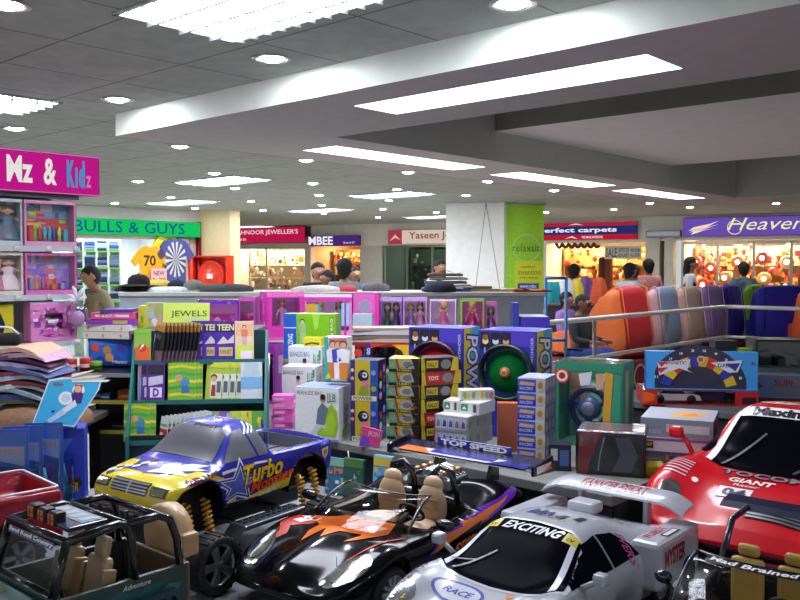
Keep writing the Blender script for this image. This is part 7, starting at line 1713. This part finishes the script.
# ------------------------------------------------------------------ left: shelf with the pink sign
def left_shelf():
    Pr = at(80, 265, 5.0); Pr.z = 0; rz = math.radians(47.8)
    ux = V((math.cos(rz), math.sin(rz), 0)); uy = V((-math.sin(rz), math.cos(rz), 0))
    L = lambda x, y, z: Pr + ux * x + uy * y + V((0, 0, z))
    t = thing('toy_shelf', 'grey wall shelf unit of doll boxes under the pink sign', 'shelf', Pr, rz)
    m = MB(); m.box(-1.3, 0, .36, .38, 0, 2.02, '8a9094', 'matte'); m.build('back_panel', t)
    for zz in (.78, 1.165, 1.432, 1.705): m = MB(); m.box(-1.3, 0, .0, .36, zz - .022, zz, 'b8bcc0', 'metal', .003); m.box(-1.3, 0, -.006, .0, zz - .030, zz + .002, 'c4c8cc', 'plastic'); m.build('shelf', t)
    m = MB(); m.box(-1.3, 0.0, .0, .36, 1.975, 2.0, '5a6064', 'metal'); m.build('top_panel', t)
    for x in (-.02, -1.3): m = MB(); m.box(x, x + .02, .34, .36, 0, 2.0, '6a7074', 'metal'); m.build('upright', t)
    m = MB(); m.box(-1.3, -.01, .02, .36, 0, .75, '6a706c', 'matte'); m.build('base_cabinet', t)
    for zz in (1.165, 1.432, 1.705):
        for x in (-.03, -.19, -.37): m = MB(); m.lathe([(.001, -.012), (.017, -.012), (.017, -.004), (.001, -.004)], 'd8d8d0', 'plastic', 16, 'y', (x, 0, zz - .012)); m.build('price_disc', t)
    sg = sign('shop_sign', 'magenta shop sign lettered Mz & Kidz at the left edge', L(-.45, -.02, 0) + V((0, 0, 0)), rz, 1.5, .225, .08, 'c01888', lambda f: None, 'emit_sign', '8a1468')
    R = at(100, 197, 5.02); sg.location = R - ux * .75; sg.location.z = 2.0
    m = MB(); f = Face(m, (-.75, -.005, 0), (1, 0, 0), (0, 0, 1), 1.5, .225); f.dm = 'emit_sign'
    f.text('Toyz', .34, .2, .56, .82, 'e8e8e0'); f.text('Mz', .64, .22, .735, .86, 'e8e8e0', bold=.03); f.text('&', .775, .2, .825, .86, 'e8e8e0', bold=.03)
    for k, (a, x0, x1) in enumerate((('K', .865, .895), ('i', .898, .908), ('d', .912, .936))): f.text(a, x0, .18, x1, .86 if a != 'i' else .7, '3898c8', bold=.05)
    f.text('z', .940, .2, .962, .5, 'c878c0'); f.rect(0, .0, 1, .03, 'e060b8'); f.rect(0, .97, 1, 1, 'e060b8')
    m.build('lettering', sg)
    def put(o, x, y, z): o.location = L(x, y, z); o.rotation_euler = (0, 0, rz)
    BX_ = [('f0a0d0', 1.707, -.315, -.012, .255, 'boxed aqua water-park playset with pink base, upper shelf right', 41, ['5ab0d0', '88d0e0', '5a58b0', 'e880b8', '88c040', 'e0d040', 'd83840', 'f0f0f4'], '78a8c8', 'window'),
           ('c8d4dc', 1.707, -.60, -.325, .255, 'pale boxed doll set cut by the left edge, upper shelf', 42, ['7a98a8', 'b0c8d0', '8a7098', 'd8e0e0', '486880', 'c8a890'], '98b0b8', 'dolls'),
           ('e870c0', 1.434, -.315, -.012, .235, 'pink boxed doll house playset with orange base, middle shelf right', 43, ['9868d0', 'e87838', 'd0b0e0', 'f0a060', '7a58c0', 'f0d0e8', 'e05898', '8890c8'], 'b0a0d8', 'room'),
           ('e8dcd4', 1.434, -.60, -.325, .235, 'white and rose boxed doll set at left edge, middle shelf', 44, ['d8a0b0', 'f0e8e0', 'c07888', 'b8c8a8', 'e8d0d8'], 'd8c8c0', 'dolls'),
           ('e890d0', 1.167, -.29, -.02, .225, 'glittery pink boxed princess set, lower shelf right', 45, PK + ['f8f0f8', 'e8c8f0'], 'd898d0', 'busy')]
    for c, z, x0, x1, h, lb_, sd, pal, inn, kind in BX_:
        w = x1 - x0; fill = {'window': fill_room(sd, pal, 8), 'room': fill_room(sd, pal, 9), 'dolls': fill_dolls([(pal[0], '8a6a40'), (pal[2], 'c8a870'), (pal[4 % len(pal)], '5a4030')]), 'busy': fill_room(sd, pal, 7)}[kind]
        def deco(fr, rt, lf, sd=sd, pal=pal, c=c, kind=kind):
            fr.rect(0, .94, 1, 1, pal[-1] if kind == 'busy' else c); fr.busy(sd, pal, 10, .03, .945, .97, .99, .15); fr.busy(sd + 5, pal, 10, .02, .01, .98, .09, .15)
            if kind == 'busy': fr.busy(sd + 2, pal, 60, .04, .12, .96, .86, .16)
            rt.rect(0, 0, 1, 1, c)
        o = wbox('doll_carton', lb_, 'box', 0, 100, 1, 0, 0, .09, 0, c, fill, 'boxed sets on the grey shelf', border=(.04, .04, .10, .07) if kind != 'busy' else (.3, .3, .3, .3), inner=inn, h=h, deco=deco, backdrop=(sd, pal))
        k = w / (100 * 1 / F)
        for ch in o.children: ch.scale.x = k
        put(o, (x0 + x1) / 2, .06, z + .0005)
    def yel(fr, rt, lf, tp):
        fr.rect(.04, .03, .96, .97, 'd8c828'); fr.poly([(.35, .15), (.7, .12), (.78, .5), (.62, .9), (.42, .88), (.5, .5)], '181c40'); fr.poly([(.2, .3), (.4, .5), (.36, .62), (.15, .45)], '181c40'); fr.poly([(.1, .75), (.35, .82), (.3, .92)], 'e89030'); fr.poly([(.60, .06), (.94, .08), (.9, .2), (.62, .18)], '101428'); fr.text('HERO', .2, .05, .9, .16, '14142a', bold=.04)
    o = pbox('toy_carton', 'yellow action toy carton with a dark silhouette, lower shelf left', 'box', 0, 100, 1, 0, 0, .16, 0, 'd0c028', yel, h=.215); o.scale.x = .215 / (100 / F); put(o, -.48, .12, 1.1675)
    # glittering clear bag hung at the shelf end
    q = L(-.055, -.07, 1.245); t2 = thing('gift_bag', 'clear plastic bag with white ribbon bow hung at the shelf corner', 'bag', q, .2)
    m = MB(); m.grid(lambda u, v: ((.055 + .012 * math.sin(5 * PI * u) * v) * math.cos(2 * PI * u) * (1 - .75 * max(0, v - .6) / .4), .035 * math.sin(2 * PI * u) * (1 - .75 * max(0, v - .6) / .4), .16 * v), 24, 10, 'f4ecf8', 'film'); m.build('plastic_bag', t2)
    m = MB(); m.ball((0, 0, .05), (.038, .024, .045), 'd8b0d8', 'plastic'); m.build('soft_toy', t2)
    m = MB()
    for g, l in ((.5, .06), (1.2, .09), (1.8, .10), (2.4, .07), (2.9, .06)): m.tube([(0, 0, .145), (l * .6 * math.cos(g), -.01, .145 + l * .7 * math.sin(g)), (l * math.cos(g), -.02, .145 + l * .9 * math.sin(g))], [.006, .012, .004], 'f0f0fc', 'plastic', 6)
    m.build('ribbon', t2)
    m = MB(); m.tube([(0, .0, .15), (-.03, .06, .24)], .002, 'd0d0d8', 'plastic', 5); m.build('string', t2)
# ------------------------------------------------------------------ left: rack, parcels, clothes pile
def left_goods():
    # black rack
    a = at(92, 372, 4.15); p = V((a.x, a.y, 0)); t = thing('display_rack', 'black metal rack with yellow shelf strips behind the monster pickup', 'rack', p, math.radians(-6))
    x0, x1, dp = -.22, .22, .5
    for zz, nm in ((1.075, 'top'), (.945, 's'), (.80, 's')):
        m = MB(); m.box(x0, x1, 0, dp, zz - .012, zz, '1a1c20', 'metal'); m.build('shelf', t)
        m = MB(); m.box(x0, x1, -.006, 0, zz - .014, zz + .004, 'a89c40' if nm == 's' else '8a8c90', 'plastic'); m.build('shelf_edge', t)
    for x in (x0 + .01, x1 - .01):
        for y in (.01, dp - .01): m = MB(); m.tube([(x, y, 0), (x, y, 1.07)], .009, '101216', 'metal', 8); m.build('post', t)
    m = MB(); m.tube([(x1 - .01, .02, 1.05), (x1 - .15, .25, .80)], .006, '5a5c60', 'metal', 6); m.build('brace', t)
    m = MB(); m.box(x0 + .01, x1 - .01, dp - .012, dp, 0, 1.06, '0e1014', 'matte'); m.build('back_panel', t)
    W_ = lambda x, y, z: p + V((x * math.cos(-.105) - y * math.sin(-.105), x * math.sin(-.105) + y * math.cos(-.105), z))
    def place(o, x, y, z, rz=-.105): o.location = W_(x, y, z); o.rotation_euler = (0, 0, rz); return o
    for i, (x, c, c2, z, w, h, lb) in enumerate(((-.02, '1c2030', '7a90b0', .9455, .10, .05, 'dark box with pale blue print on the upper rack shelf'), (.14, 'b05028', 'e0a070', .9455, .07, .045, 'orange brown box at the right of the upper rack shelf'), (-.10, '2a2e38', '8a8e98', .8005, .14, .05, 'charcoal box on the lower rack shelf'), (.12, '20242c', '5a5e68', .8005, .12, .04, 'black box at the right of the lower rack shelf'), (.04, '4a6a98', 'b8c8d8', .9455, .05, .03, 'small blue box on the upper rack shelf'))):
        m, fr, rt, lf, tp = carton_mb(w, .1, h, c); fr.rect(.1, .2, .9, .5, c2); o = m.build('toy_carton'); place(o, x, .10 + .0 * i, z); tag(o, lb, 'box')
    # tins on the rack
    for i, (px, c, c2, h, lb) in enumerate(((71, 'a01c28', 'd8a0a0', .055, 'dark red tin, left of the two red tins on the rack'), (86, 'a81c24', 'e0b0a8', .06, 'dark red tin, right of the two red tins on the rack'), (96, '6a9a28', '203a18', .045, 'green tin right of the red tins on the rack'))):
        m = MB(); m.lathe([(.001, 0), (.03, 0), (.03, h), (.027, h + .003), (.001, h + .003)], c, 'card', 20); m.lathe([(.0304, h * .3), (.0304, h * .6)], c2, 'card', 20, cap=False); o = m.build('tin'); q = at(px, 365, 4.28); o.location = (q.x, q.y, 1.0755); tag(o, lb, 'tin', 'tins on the black rack')
    # blue wrapped parcel and flat boxes
    q = at(117, 350, 4.50); m = MB(); m.box(-.125, .125, -.09, .09, 0, .145, '2868d0', 'bag', .03); f = Face(m, (-.125, -.0905, 0), (1, 0, 0), (0, 0, 1), .25, .145)
    for x, y, c in ((.2, .7, 'd85040'), (.45, .6, 'c88840'), (.75, .72, '5040b0'), (.3, .25, '1848a8'), (.65, .28, '3a50c0'), (.5, .35, 'd8a060')): f.disc(x, y, .09, c)
    f.text('Happy', .55, .12, .9, .26, 'e0e8f8', shear=.2)
    o = m.build('parcel'); o.location = (q.x, q.y, 1.0755); o.rotation_euler = (0, 0, -.1); tag(o, 'bright blue printed wrapped parcel on the black rack', 'parcel')
    z = 1.0755 + .146
    for i, (c, h, w, lb, pr) in enumerate((('e0dcd4', .036, .27, 'lower of two white flat cartons on the blue parcel', 'w'), ('e4e0d8', .036, .27, 'upper of two white flat cartons on the blue parcel', 'w'), ('8a38b0', .028, .26, 'violet flat carton on the white cartons', 'v'), ('d84888', .032, .22, 'pink flat carton on the violet carton', 'p'), ('4a3090', .016, .16, 'thin dark violet carton on top of the pile by the seller', 'd'))):
        m, fr, rt, lf, tp = carton_mb(w, .2, h, c)
        if pr == 'w': [fr.rect(x, .25, x + .04, .7, 'c8a070') for x in (.08, .42, .8)]; fr.rect(.0, .0, 1, .08, 'a07070'); rt.rect(.4, .2, .5, .8, 'c8a070')
        if pr == 'p': fr.rect(.1, .3, .9, .7, 'f0d0d8'); fr.text('STAR', .2, .35, .6, .65, 'c02858')
        if pr == 'v': fr.rect(.55, .2, .85, .8, 'b8b050')
        o = m.build('flat_carton'); o.location = (q.x + .005 * i, q.y, z); o.rotation_euler = (0, 0, (-.25, -.25, -.1, -.05, .1)[i]); tag(o, lb, 'box', 'flat cartons on the blue parcel'); z += h + .0008
    # clothes pile on a low bench
    b = slab_xy('bench', 'low bench under the pile of folded clothes at the left edge', 'bench', -60, 58, 3.55, .6, .90, .03, '4a4440', skirt='2a2624')
    q = at(24, 380, 3.80)
    lump('brown_sack', 'crumpled brown cloth sack at the bottom of the clothes pile', 'sack', 36, 3.78, .9005, .42, .34, .105, '8a6850', 21)
    zz = .985; rr = random.Random(31)
    cl = [('5a5a50', 'olive grey'), ('3a4a80', 'navy'), ('98a8b0', 'pale blue grey'), ('c8d0d0', 'whitish'), ('7a3038', 'maroon'), ('a8b8c8', 'ice blue'), ('88384a', 'wine red'), ('5a6a9a', 'slate blue'), ('a898b8', 'lilac'), ('6a4060', 'plum'), ('b890a8', 'mauve'), ('c8a088', 'peach')]
    for i, (c, nm) in enumerate(cl):
        L, Dp = .36 - .008 * abs(i - 5) + rr.uniform(-.02, .02), .28; th = .019; m = MB(); ph = rr.uniform(0, 6)
        def fn(u, v, top=1):
            s = math.sin(PI * u); dz = -.035 * (2 * u - 1)**2 * (1 if i < 9 else .7) + .006 * math.sin(8 * u + ph)
            return ((u - .5) * L, (v - .5) * Dp, dz + top * th * (s**.4 if 0 < u < 1 else 0))
        m.grid(lambda u, v: fn(u, v, 1), 18, 6, c, 'cloth'); m.grid(lambda u, v: fn(u, v, 0), 18, 6, c, 'cloth', flip=True)
        for v0, fl_ in ((0, False), (1, True)): m.grid(lambda u, v: fn(u, v0, v), 18, 1, c, 'cloth', flip=fl_)
        o = m.build('folded_garment'); o.location = (q.x + rr.uniform(-.02, .02), q.y, zz + .03); o.rotation_euler = (0, 0, rr.uniform(-.12, .12)); tag(o, '%s folded garment, %s from the bottom of the pile at the left edge' % (nm, ORD[i + 1]), 'garment', 'folded clothes in the left pile'); zz += .0195
    p2 = at(8, 350, 3.82); t = thing('strapped_bag', 'small black bag with a white strap on the clothes pile', 'bag', (p2.x, p2.y, zz + .024), .2)
    m = MB(); m.box(-.06, .06, -.04, .04, 0, .055, '121216', 'cloth', .02); m.build('bag_body', t); m = MB(); m.tube([(-.045, 0, .05), (-.03, -.02, .085), (.02, -.03, .08), (.05, -.02, .05)], .006, 'c8ccd0', 'plastic', 6); m.build('strap', t)
    # blue flying-toy display board and box
    q = at(62, 440, 3.12); t = thing('display_box', 'blue toy display box with a tilted header picturing a flying toy', 'display', (q.x, q.y, TZ), math.radians(14)); KH = MX.Translation((0, 0, .345)) @ MX.Scale(.72, 4) @ MX.Translation((0, 0, -.27))
    m = MB(); m.box(-.075, .075, 0, .12, 0, .345, '2038a8', 'card', .003); f = Face(m, (-.075, -.001, 0), (1, 0, 0), (0, 0, 1), .15, .345); f.poly([(0, 0), (1, 0), (1, .98), (.75, .9), (0, .35)], '2848c8'); f.poly([(0, .35), (.75, .9), (0, .9)], '3a88d0'); f.poly([(.38, .28), (.95, .40), (.9, .48), (.6, .46), (.42, .40)], '3a2830'); f.text('FLYER', .45, .33, .86, .43, 'e0b030', bold=.03, shear=.2); f.poly([(.0, .1), (.4, .2), (.35, .3), (.0, .25)], '4a90d8'); m.build('carton', t)
    m = MB(); out = [(-.17, .0), (-.02, .02), (.04, .01), (.10, .11), (.155, .20), (.165, .245), (.10, .265), (-.02, .27), (-.09, .26), (-.12, .16)]
    th = math.radians(22); m.M = KH @ MX.Translation((.02, -.01, .27)) @ MX.Rotation(-th, 4, 'X'); m.prism(out, -.003, .003, 'd8e8f0', 'card', 'y'); f = Face(m, (0, -.0032, 0), (1, 0, 0), (0, 0, 1), 1, 1)
    f.poly([(x * .95, .135 + (z - .135) * .93) for x, z in out], '40b0e0'); f.disc(-.005, .16, .035, 'f0f0f4'); f.disc(-.005, .16, .022, 'c8d8e8'); f.disc(.055, .20, .03, 'f0f0f4'); f.poly([(.03, .13), (.07, .13), (.08, .18), (.05, .20), (.02, .18)], '4a3080'); f.poly([(.03, .19), (.07, .185), (.075, .225), (.04, .23)], 'c82838'); f.disc(.052, .205, .018, 'e8b090'); f.poly([(-.04, .06), (.05, .12), (.04, .15), (-.05, .08)], 'e0e4f0'); f.poly([(-.08, .03), (.0, .08), (-.02, .10), (-.09, .05)], 'b8d0e8'); f.text('WING', -.07, .225, -.02, .245, 'a05030', bold=.03); f.poly([(-.07, .09), (-.055, .09), (-.055, .10), (-.07, .10)], '2038a0'); m.build('header_board', t)
    m = MB(); m.M = KH @ MX.Translation((.02, -.015, .27)) @ MX.Rotation(-th, 4, 'X')
    for k in range(5): m.prism([(.02, .245 + k * .006), (.19 - .02 * k + .0, .24 + k * .014), (.21 - .02 * k, .25 + k * .014), (.02, .262 + k * .006)], -.002 + .0005 * k, .0005 + .0005 * k, ('f0f0f4', 'c8c0a0', 'e8e8f0', 'a89868', 'f4f4f8')[k], 'card', 'y')
    m.build('wing_cutout', t)
    # blister packs
    pr = None
    for i, (px, d, w_, lb) in enumerate(((8, 2.93, .13, 'blue hanging toy pack nearest the left edge'), (23, 3.0, .13, 'blue hanging toy pack with clear bag, second from the left edge'), (44, 3.06, .13, 'blue hanging toy pack in the middle of the left group'), (63, 3.13, .10, 'narrow blue hanging toy pack beside the blue display box'))):
        q = at(px, 450, d); t = thing('toy_pack', lb, 'toy pack', (q.x, q.y, TZ), math.radians(16 - 3 * i), 'blue hanging toy packs')
        m = MB(); m.box(-w_ / 2, w_ / 2, 0, .003, .0, .38, '4070d0', 'card'); f = Face(m, (-w_ / 2, -.0002, 0), (1, 0, 0), (0, 0, 1), w_, .38); f.rect(.05, .72, .95, .98, '4a80d8'); f.poly([(.1, .74), (.9, .66), (.9, .84), (.1, .86)], '88b0e0'); f.text('JET PILOT', .15, .76, .85, .82, 'c0a050', bold=.03); f.rect(.05, .04, .95, .66, '4a80c8'); f.busy(50 + i, ['68a8e0', '3858b0', '78c8e8', '4a90c0', '3070a8', '98d0d8'], 16, .06, .05, .94, .6, .3); m.build('backing_card', t)
        m = MB(); m.box(-w_ * .42, w_ * .42, -.035, 0, .03, .255, 'd8ecf8', 'film', .012); m.build('blister', t)
        m = MB(); m.tube([(0, -.015, .05), (0, -.018, .14), (0, -.015, .22)], [.016, .024, .008], '3898a0', 'plastic', 10); m.box(-.04, .04, -.02, -.012, .11, .14, '48a8b8', 'plastic', .002); m.build('toy_plane', t)
# ------------------------------------------------------------------ magazine rack
def magazine_rack():
    q = at(196, 400, 3.72); yaw = math.radians(6); t = thing('magazine_rack', 'stepped green display rack of colouring books and packs behind the pickup', 'rack', (q.x, q.y, 0), yaw)
    W = .60
    tiers = [(.02, .83), (.09, .995), (.16, 1.165)]
    for y, z in tiers: m = MB(); m.box(-W / 2, W / 2, y, y + .075, z - .010, z, '1e4a48', 'plastic'); m.box(-W / 2, W / 2, y - .003, y, z - .010, z + .010, '2a6a66', 'plastic'); m.build('tier', t)
    for x in (-W / 2, W / 2 - .012): m = MB(); m.prism([(.0, 0), (.26, 0), (.26, 1.30), (.22, 1.30), (.0, .86)], x, x + .012, '2a6a68', 'plastic', 'x'); m.build('side_panel', t)
    m = MB(); m.box(-W / 2, W / 2, .245, .26, 0, 1.30, '183c40', 'plastic'); m.build('back_panel', t); m = MB(); m.box(-W / 2, W / 2, .03, .04, 0, .86, '182c2c', 'plastic'); m.build('front_panel', t)
    c_, s_ = math.cos(yaw), math.sin(yaw)
    def Wp(x, y, z): return V((q.x + x * c_ - y * s_, q.y + x * s_ + y * c_, z))
    def book(nm, lb, cat, grp, x, tier, w, h, col, paint, rz=0, dy=0.0, tilt=-.16, th=.004):
        h *= 1.13; w *= 1.12; m = MB(); m.box(-w / 2, w / 2, 0, th, 0, h, col, 'card'); f = Face(m, (-w / 2, -.0002, 0), (1, 0, 0), (0, 0, 1), w, h); paint(f)
        y, z = tiers[tier]; o = m.build(nm); o.location = Wp(x, y + .012 + dy, z + .001); o.rotation_euler = (tilt, 0, yaw + rz); return tag(o, lb, cat, grp)
    X = lambda px: (px - 196) * 3.75 / F
    # upper tier: fan of dark comics with orange heads
    def comic(f): f.rect(0, 0, 1, .28, '8a6878'); f.rect(.0, .28, 1, .8, '26242c'); f.poly([(0, .8), (1, .76), (1, 1), (0, 1)], 'c88838'); f.rect(0, .93, 1, 1, 'd8b868'); f.rect(.02, .05, .12, .7, 'b8a8b0'); f.busy(4, ['606070', '8a8088', '40404c', 'c8a080'], 8, .1, .3, .9, .75, .3)
    for i in range(10): book('comic', 'dark comic with an orange top, %s from the left in the fanned row' % ORD[i + 1], 'comic', 'fanned dark comics', X(150.5 + i * 3.9), 2, .085, .155, '2a282e', comic, rz=-.95, dy=.012, th=.003)
    def purple(f): f.rect(.06, .72, .94, .95, '2a2440'); f.text('TEEN', .10, .76, .90, .92, 'd8d0a0', bold=.03); f.poly([(.1, .42), (.4, .62), (.6, .5), (.9, .66), (.9, .44)], 'c8c0b8'); f.rect(.2, .12, .84, .34, 'c8b060'); f.text('FUN SET', .24, .17, .80, .28, '4a3080')
    for i, px in enumerate((196, 202, 208, 221)): book('activity_pack', 'purple activity pack, %s in the row on the top tier' % ('leftmost', 'second', 'third', 'frontmost full-faced one')[i], 'pack', 'purple activity packs', X(px), 2, .085, .16, '4a2898', purple, dy=.035 - i * .009)
    def pinkc(f): f.rect(.05, .62, .95, .95, 'd8a888'); f.figure(.5, .4, .5, 'e0b090', 'd07858', 'c8a0a0'); f.rect(.05, .05, .95, .38, 'c0d050'); f.rect(.3, .05, .9, .25, 'e0d0e0')
    book('card', 'peach and lime picture card leaning at the right of the purple packs', 'card', None, X(241), 2, .075, .16, 'd8c0a0', pinkc, rz=.1, dy=.0)
    def orng(f): f.rect(.05, .05, .95, .45, 'd86028'); f.disc(.5, .42, .25, 'c83820'); f.poly([(.3, .35), (.6, .5), (.5, .55)], 'f0e8e0'); f.rect(0, .86, 1, 1, '78b838')
    book('card', 'green card with an orange fruit hung at the left of the comics', 'card', None, X(137), 2, .065, .13, '88b048', orng, dy=.0)
    # middle tier
    def mauve(f): f.rect(.05, .7, .95, .95, '282430'); f.poly([(.1, .4), (.9, .46), (.9, .68), (.1, .62)], 'c0b8d0'); f.rect(.2, .1, .85, .36, 'e0d8e8'); f.text('D', .35, .12, .7, .34, '6a3898', bold=.05)
    for i, px in enumerate((146, 152)): book('activity_pack', '%s purple activity pack at the left of the middle tier' % ('hinder', 'nearer')[i], 'pack', 'purple activity packs', X(px), 1, .07, .15, '5a2a88', mauve, dy=.025 - .012 * i)
    book('card', 'grey card with pale figure at the far left of the middle tier', 'card', None, X(139), 1, .045, .15, '8a98a8', lambda f: (f.rect(.1, .7, .9, .9, 'b88898'), f.rect(.2, .1, .8, .6, 'a8b4c0')), dy=.034)
    def green(f):
        f.rect(0, .0, 1, 1, '78b030')
        for k in range(5): f.poly([(0, .12 + k * .18), (.5, .16 + k * .18), (1, .10 + k * .18), (1, .17 + k * .18), (.5, .23 + k * .18), (0, .19 + k * .18)], ('d8c838', '389848', 'e0d048', '48a050', 'd0c030')[k])
        f.disc(.62, .5, .18, '4a88a0'); f.disc(.4, .6, .14, 'c89870'); f.poly([(.5, .2), (.8, .22), (.75, .4), (.5, .4)], '3868a8')
    for i in range(3): book('colouring_book', 'green wavy striped colouring book, %s on the middle tier' % ('hindmost', 'second', 'foremost')[i], 'book', 'green colouring books', X(185 - i * 3.5), 1, .105, .15, 'd8dcd0', green, dy=.03 - i * .010)
    def alb(f): f.rect(0, 0, 1, 1, 'a8c040'); f.rect(.3, .05, 1, .7, 'd8dcc8'); f.disc(.5, .6, .2, '5a4030'); f.disc(.5, .56, .16, 'd8a080'); f.poly([(.35, .1), (.65, .1), (.62, .4), (.4, .4)], 'a83038'); f.rect(.7, .2, .95, .5, '58606a'); f.rect(.0, .86, 1, 1, 'c8d048')
    for i in range(5): book('picture_album', 'lime picture album with a face, %s from the left on the middle tier' % ORD[i + 1], 'album', 'lime picture albums', X(209 + i * 7 + (4 if i == 4 else 0)), 1, .07 if i < 4 else .085, .148, 'c8d0b0', alb, rz=-.35 if i < 4 else -.1, dy=.03 - i * .003)
    def bw(f): f.rect(0, .3, 1, .62, '78a8d0'); f.poly([(.1, .62), (.9, .6), (.8, .98), (.2, .98)], 'b0c0c8')
    book('card', 'pale blue and white card at the right end of the middle tier', 'card', None, X(249), 1, .085, .15, 'c8ccd0', bw, rz=.08)
    # bottom tier
    for i in range(2): book('colouring_book', 'green wavy striped colouring book, %s at the left of the bottom tier' % ('hinder', 'nearer')[i], 'book', 'green colouring books', X(141 - i * 5), 0, .10, .145, 'd8dcd0', green, dy=.03 - .012 * i)
    def redw(f): f.rect(0, 0, 1, .5, 'b83038'); f.rect(0, .5, 1, 1, 'd8dcdc'); f.rect(.1, .6, .9, .7, '70a880'); f.rect(.1, .1, .5, .35, 'e8d0d0')
    for i in range(11): book('booklet', 'red and white booklet, %s from the left in the long fanned row' % ORD[i + 1], 'booklet', 'red and white booklets', X(161 + i * 4.1), 0, .055, .095 + .002 * i, 'd0d4d4', redw, rz=-.9, dy=.012, th=.003)
    def mix(k):
        pal = [['98a868', '5a4a80', 'd0c8b0'], ['7a60a0', 'c0b8d0', '405038'], ['b8c848', '60a040', 'e0e0d8'], ['c8d040', '2a3838', 'd86048'], ['58a040', '2a50a0', 'e0c840']][k]
        return lambda f: (f.rect(0, 0, 1, 1, pal[0]), f.busy(60 + k, pal, 12, .05, .05, .95, .95, .4))
    for i in range(5): book('storybook', ('olive', 'violet grey', 'lime', 'yellow green', 'leaf green')[i] + ' storybook with mixed shapes at the right of the bottom tier', 'book', 'storybooks on the bottom tier', X(212 + i * 11), 0, .05, .11, 'c8c8b8', mix(i), dy=.02 - .002 * i)
    # card and jotters behind the rack
    q2 = at(186, 330, 4.35); m = MB(); m.box(-.115, .115, 0, .02, 0, .135, 'c8d860', 'card'); f = Face(m, (-.115, -.0004, 0), (1, 0, 0), (0, 0, 1), .23, .135); f.poly([(.25, .05), (1, .1), (1, .35), (.6, .5)], 'b8cc80'); f.text('JEWELS', .17, .42, .95, .70, '2a3020', bold=.0)
    o = m.build('display_card'); o.location = (q2.x, q2.y, 1.275); o.rotation_euler = (-.12, 0, .05); tag(o, 'large yellow green card lettered Jewels standing above the rack', 'card')
    b = slab_xy('display_table', 'small table behind the magazine rack', 'table', 128, 252, 4.3, .45, 1.27, .02, '6a6a70', skirt='3a3a40')
    for i, (x0, x1, d, pt, c, lb, pal) in enumerate(((138, 143.5, 4.42, 306, 'b8b830', 'thin yellow carton behind the magazine rack at left', ['c8c838', '888820']), (145, 162, 4.5, 303, '9aa860', 'green and lilac carton left of the yellow green card', ['d8a070', 'a8b0d8', 'b0c060', 'c890a8', 'd8d0e0']), (226, 250, 4.6, 325, '7aa8b0', 'low teal carton right of the yellow green card', ['88b0a0', 'c8c070']))):
        pbox('toy_carton', lb, 'box', x0, x1, d, 1.2705, pt, .08, 0, c, lambda fr, rt, lf, tp, pal=pal, i=i: fr.busy(70 + i, pal, 12, .05, .05, .95, .95, .5))
def under_table():
    # packets leaning under the toy table edge
    for i, (px, d, w, h, c, c2, lb) in enumerate(((381, 3.36, .09, .195, '58a8d8', 'd8c050', 'sky blue toy packet with a yellow top leaning under the table edge'), (411, 3.26, .13, .15, '3048b8', 'd02868', 'blue packet with a magenta top leaning under the table edge'), (352, 3.46, .10, .16, '20584a', '487838', 'dark green packet in the shade under the table edge'), (334, 3.52, .10, .15, '2a6a88', '88b098', 'teal packet in the shade behind the pickup tail'))):
        m = MB(); m.box(-w / 2, w / 2, 0, .02, 0, h, c, 'bag', .006); f = Face(m, (-w / 2, -.0006, 0), (1, 0, 0), (0, 0, 1), w, h); f.rect(.05, .78, .95, .97, c2); f.busy(80 + i, [c, c2, 'd8e0e0', 'c87050', '78b8d8'], 12, .08, .08, .92, .75, .3)
        q = at(px, 470, d); o = m.build('toy_packet'); o.location = (q.x, q.y, TZ); o.rotation_euler = (-.08, 0, math.radians(-30)); tag(o, lb, 'packet')
    # hanging cord hook
    q = at(348, 452, 3.52); m = MB(); m.tube([(0, 0, .0), (.004, 0, -.03), (-.004, 0, -.07), (.006, 0, -.085)], .0025, 'e8e8e8', 'plastic', 6); o = m.build('cord'); o.location = (q.x, q.y, .84); tag(o, 'short white cord hanging from the table edge', 'cord')
def build_toys():
    toys_front(); toys_back_right(); toys_dolls(); counter_clutter(); left_shelf(); left_goods(); magazine_rack(); under_table()
build_room(); build_shops(); build_column(); build_lights(); build_camera()
for f in ('build_tables', 'build_toys', 'build_people', 'build_bags'):
    if f in globals(): globals()[f]()
for f in (monster_truck, roadster, silver_racer, red_coupe, open_racer, jeep, red_pickup): f()
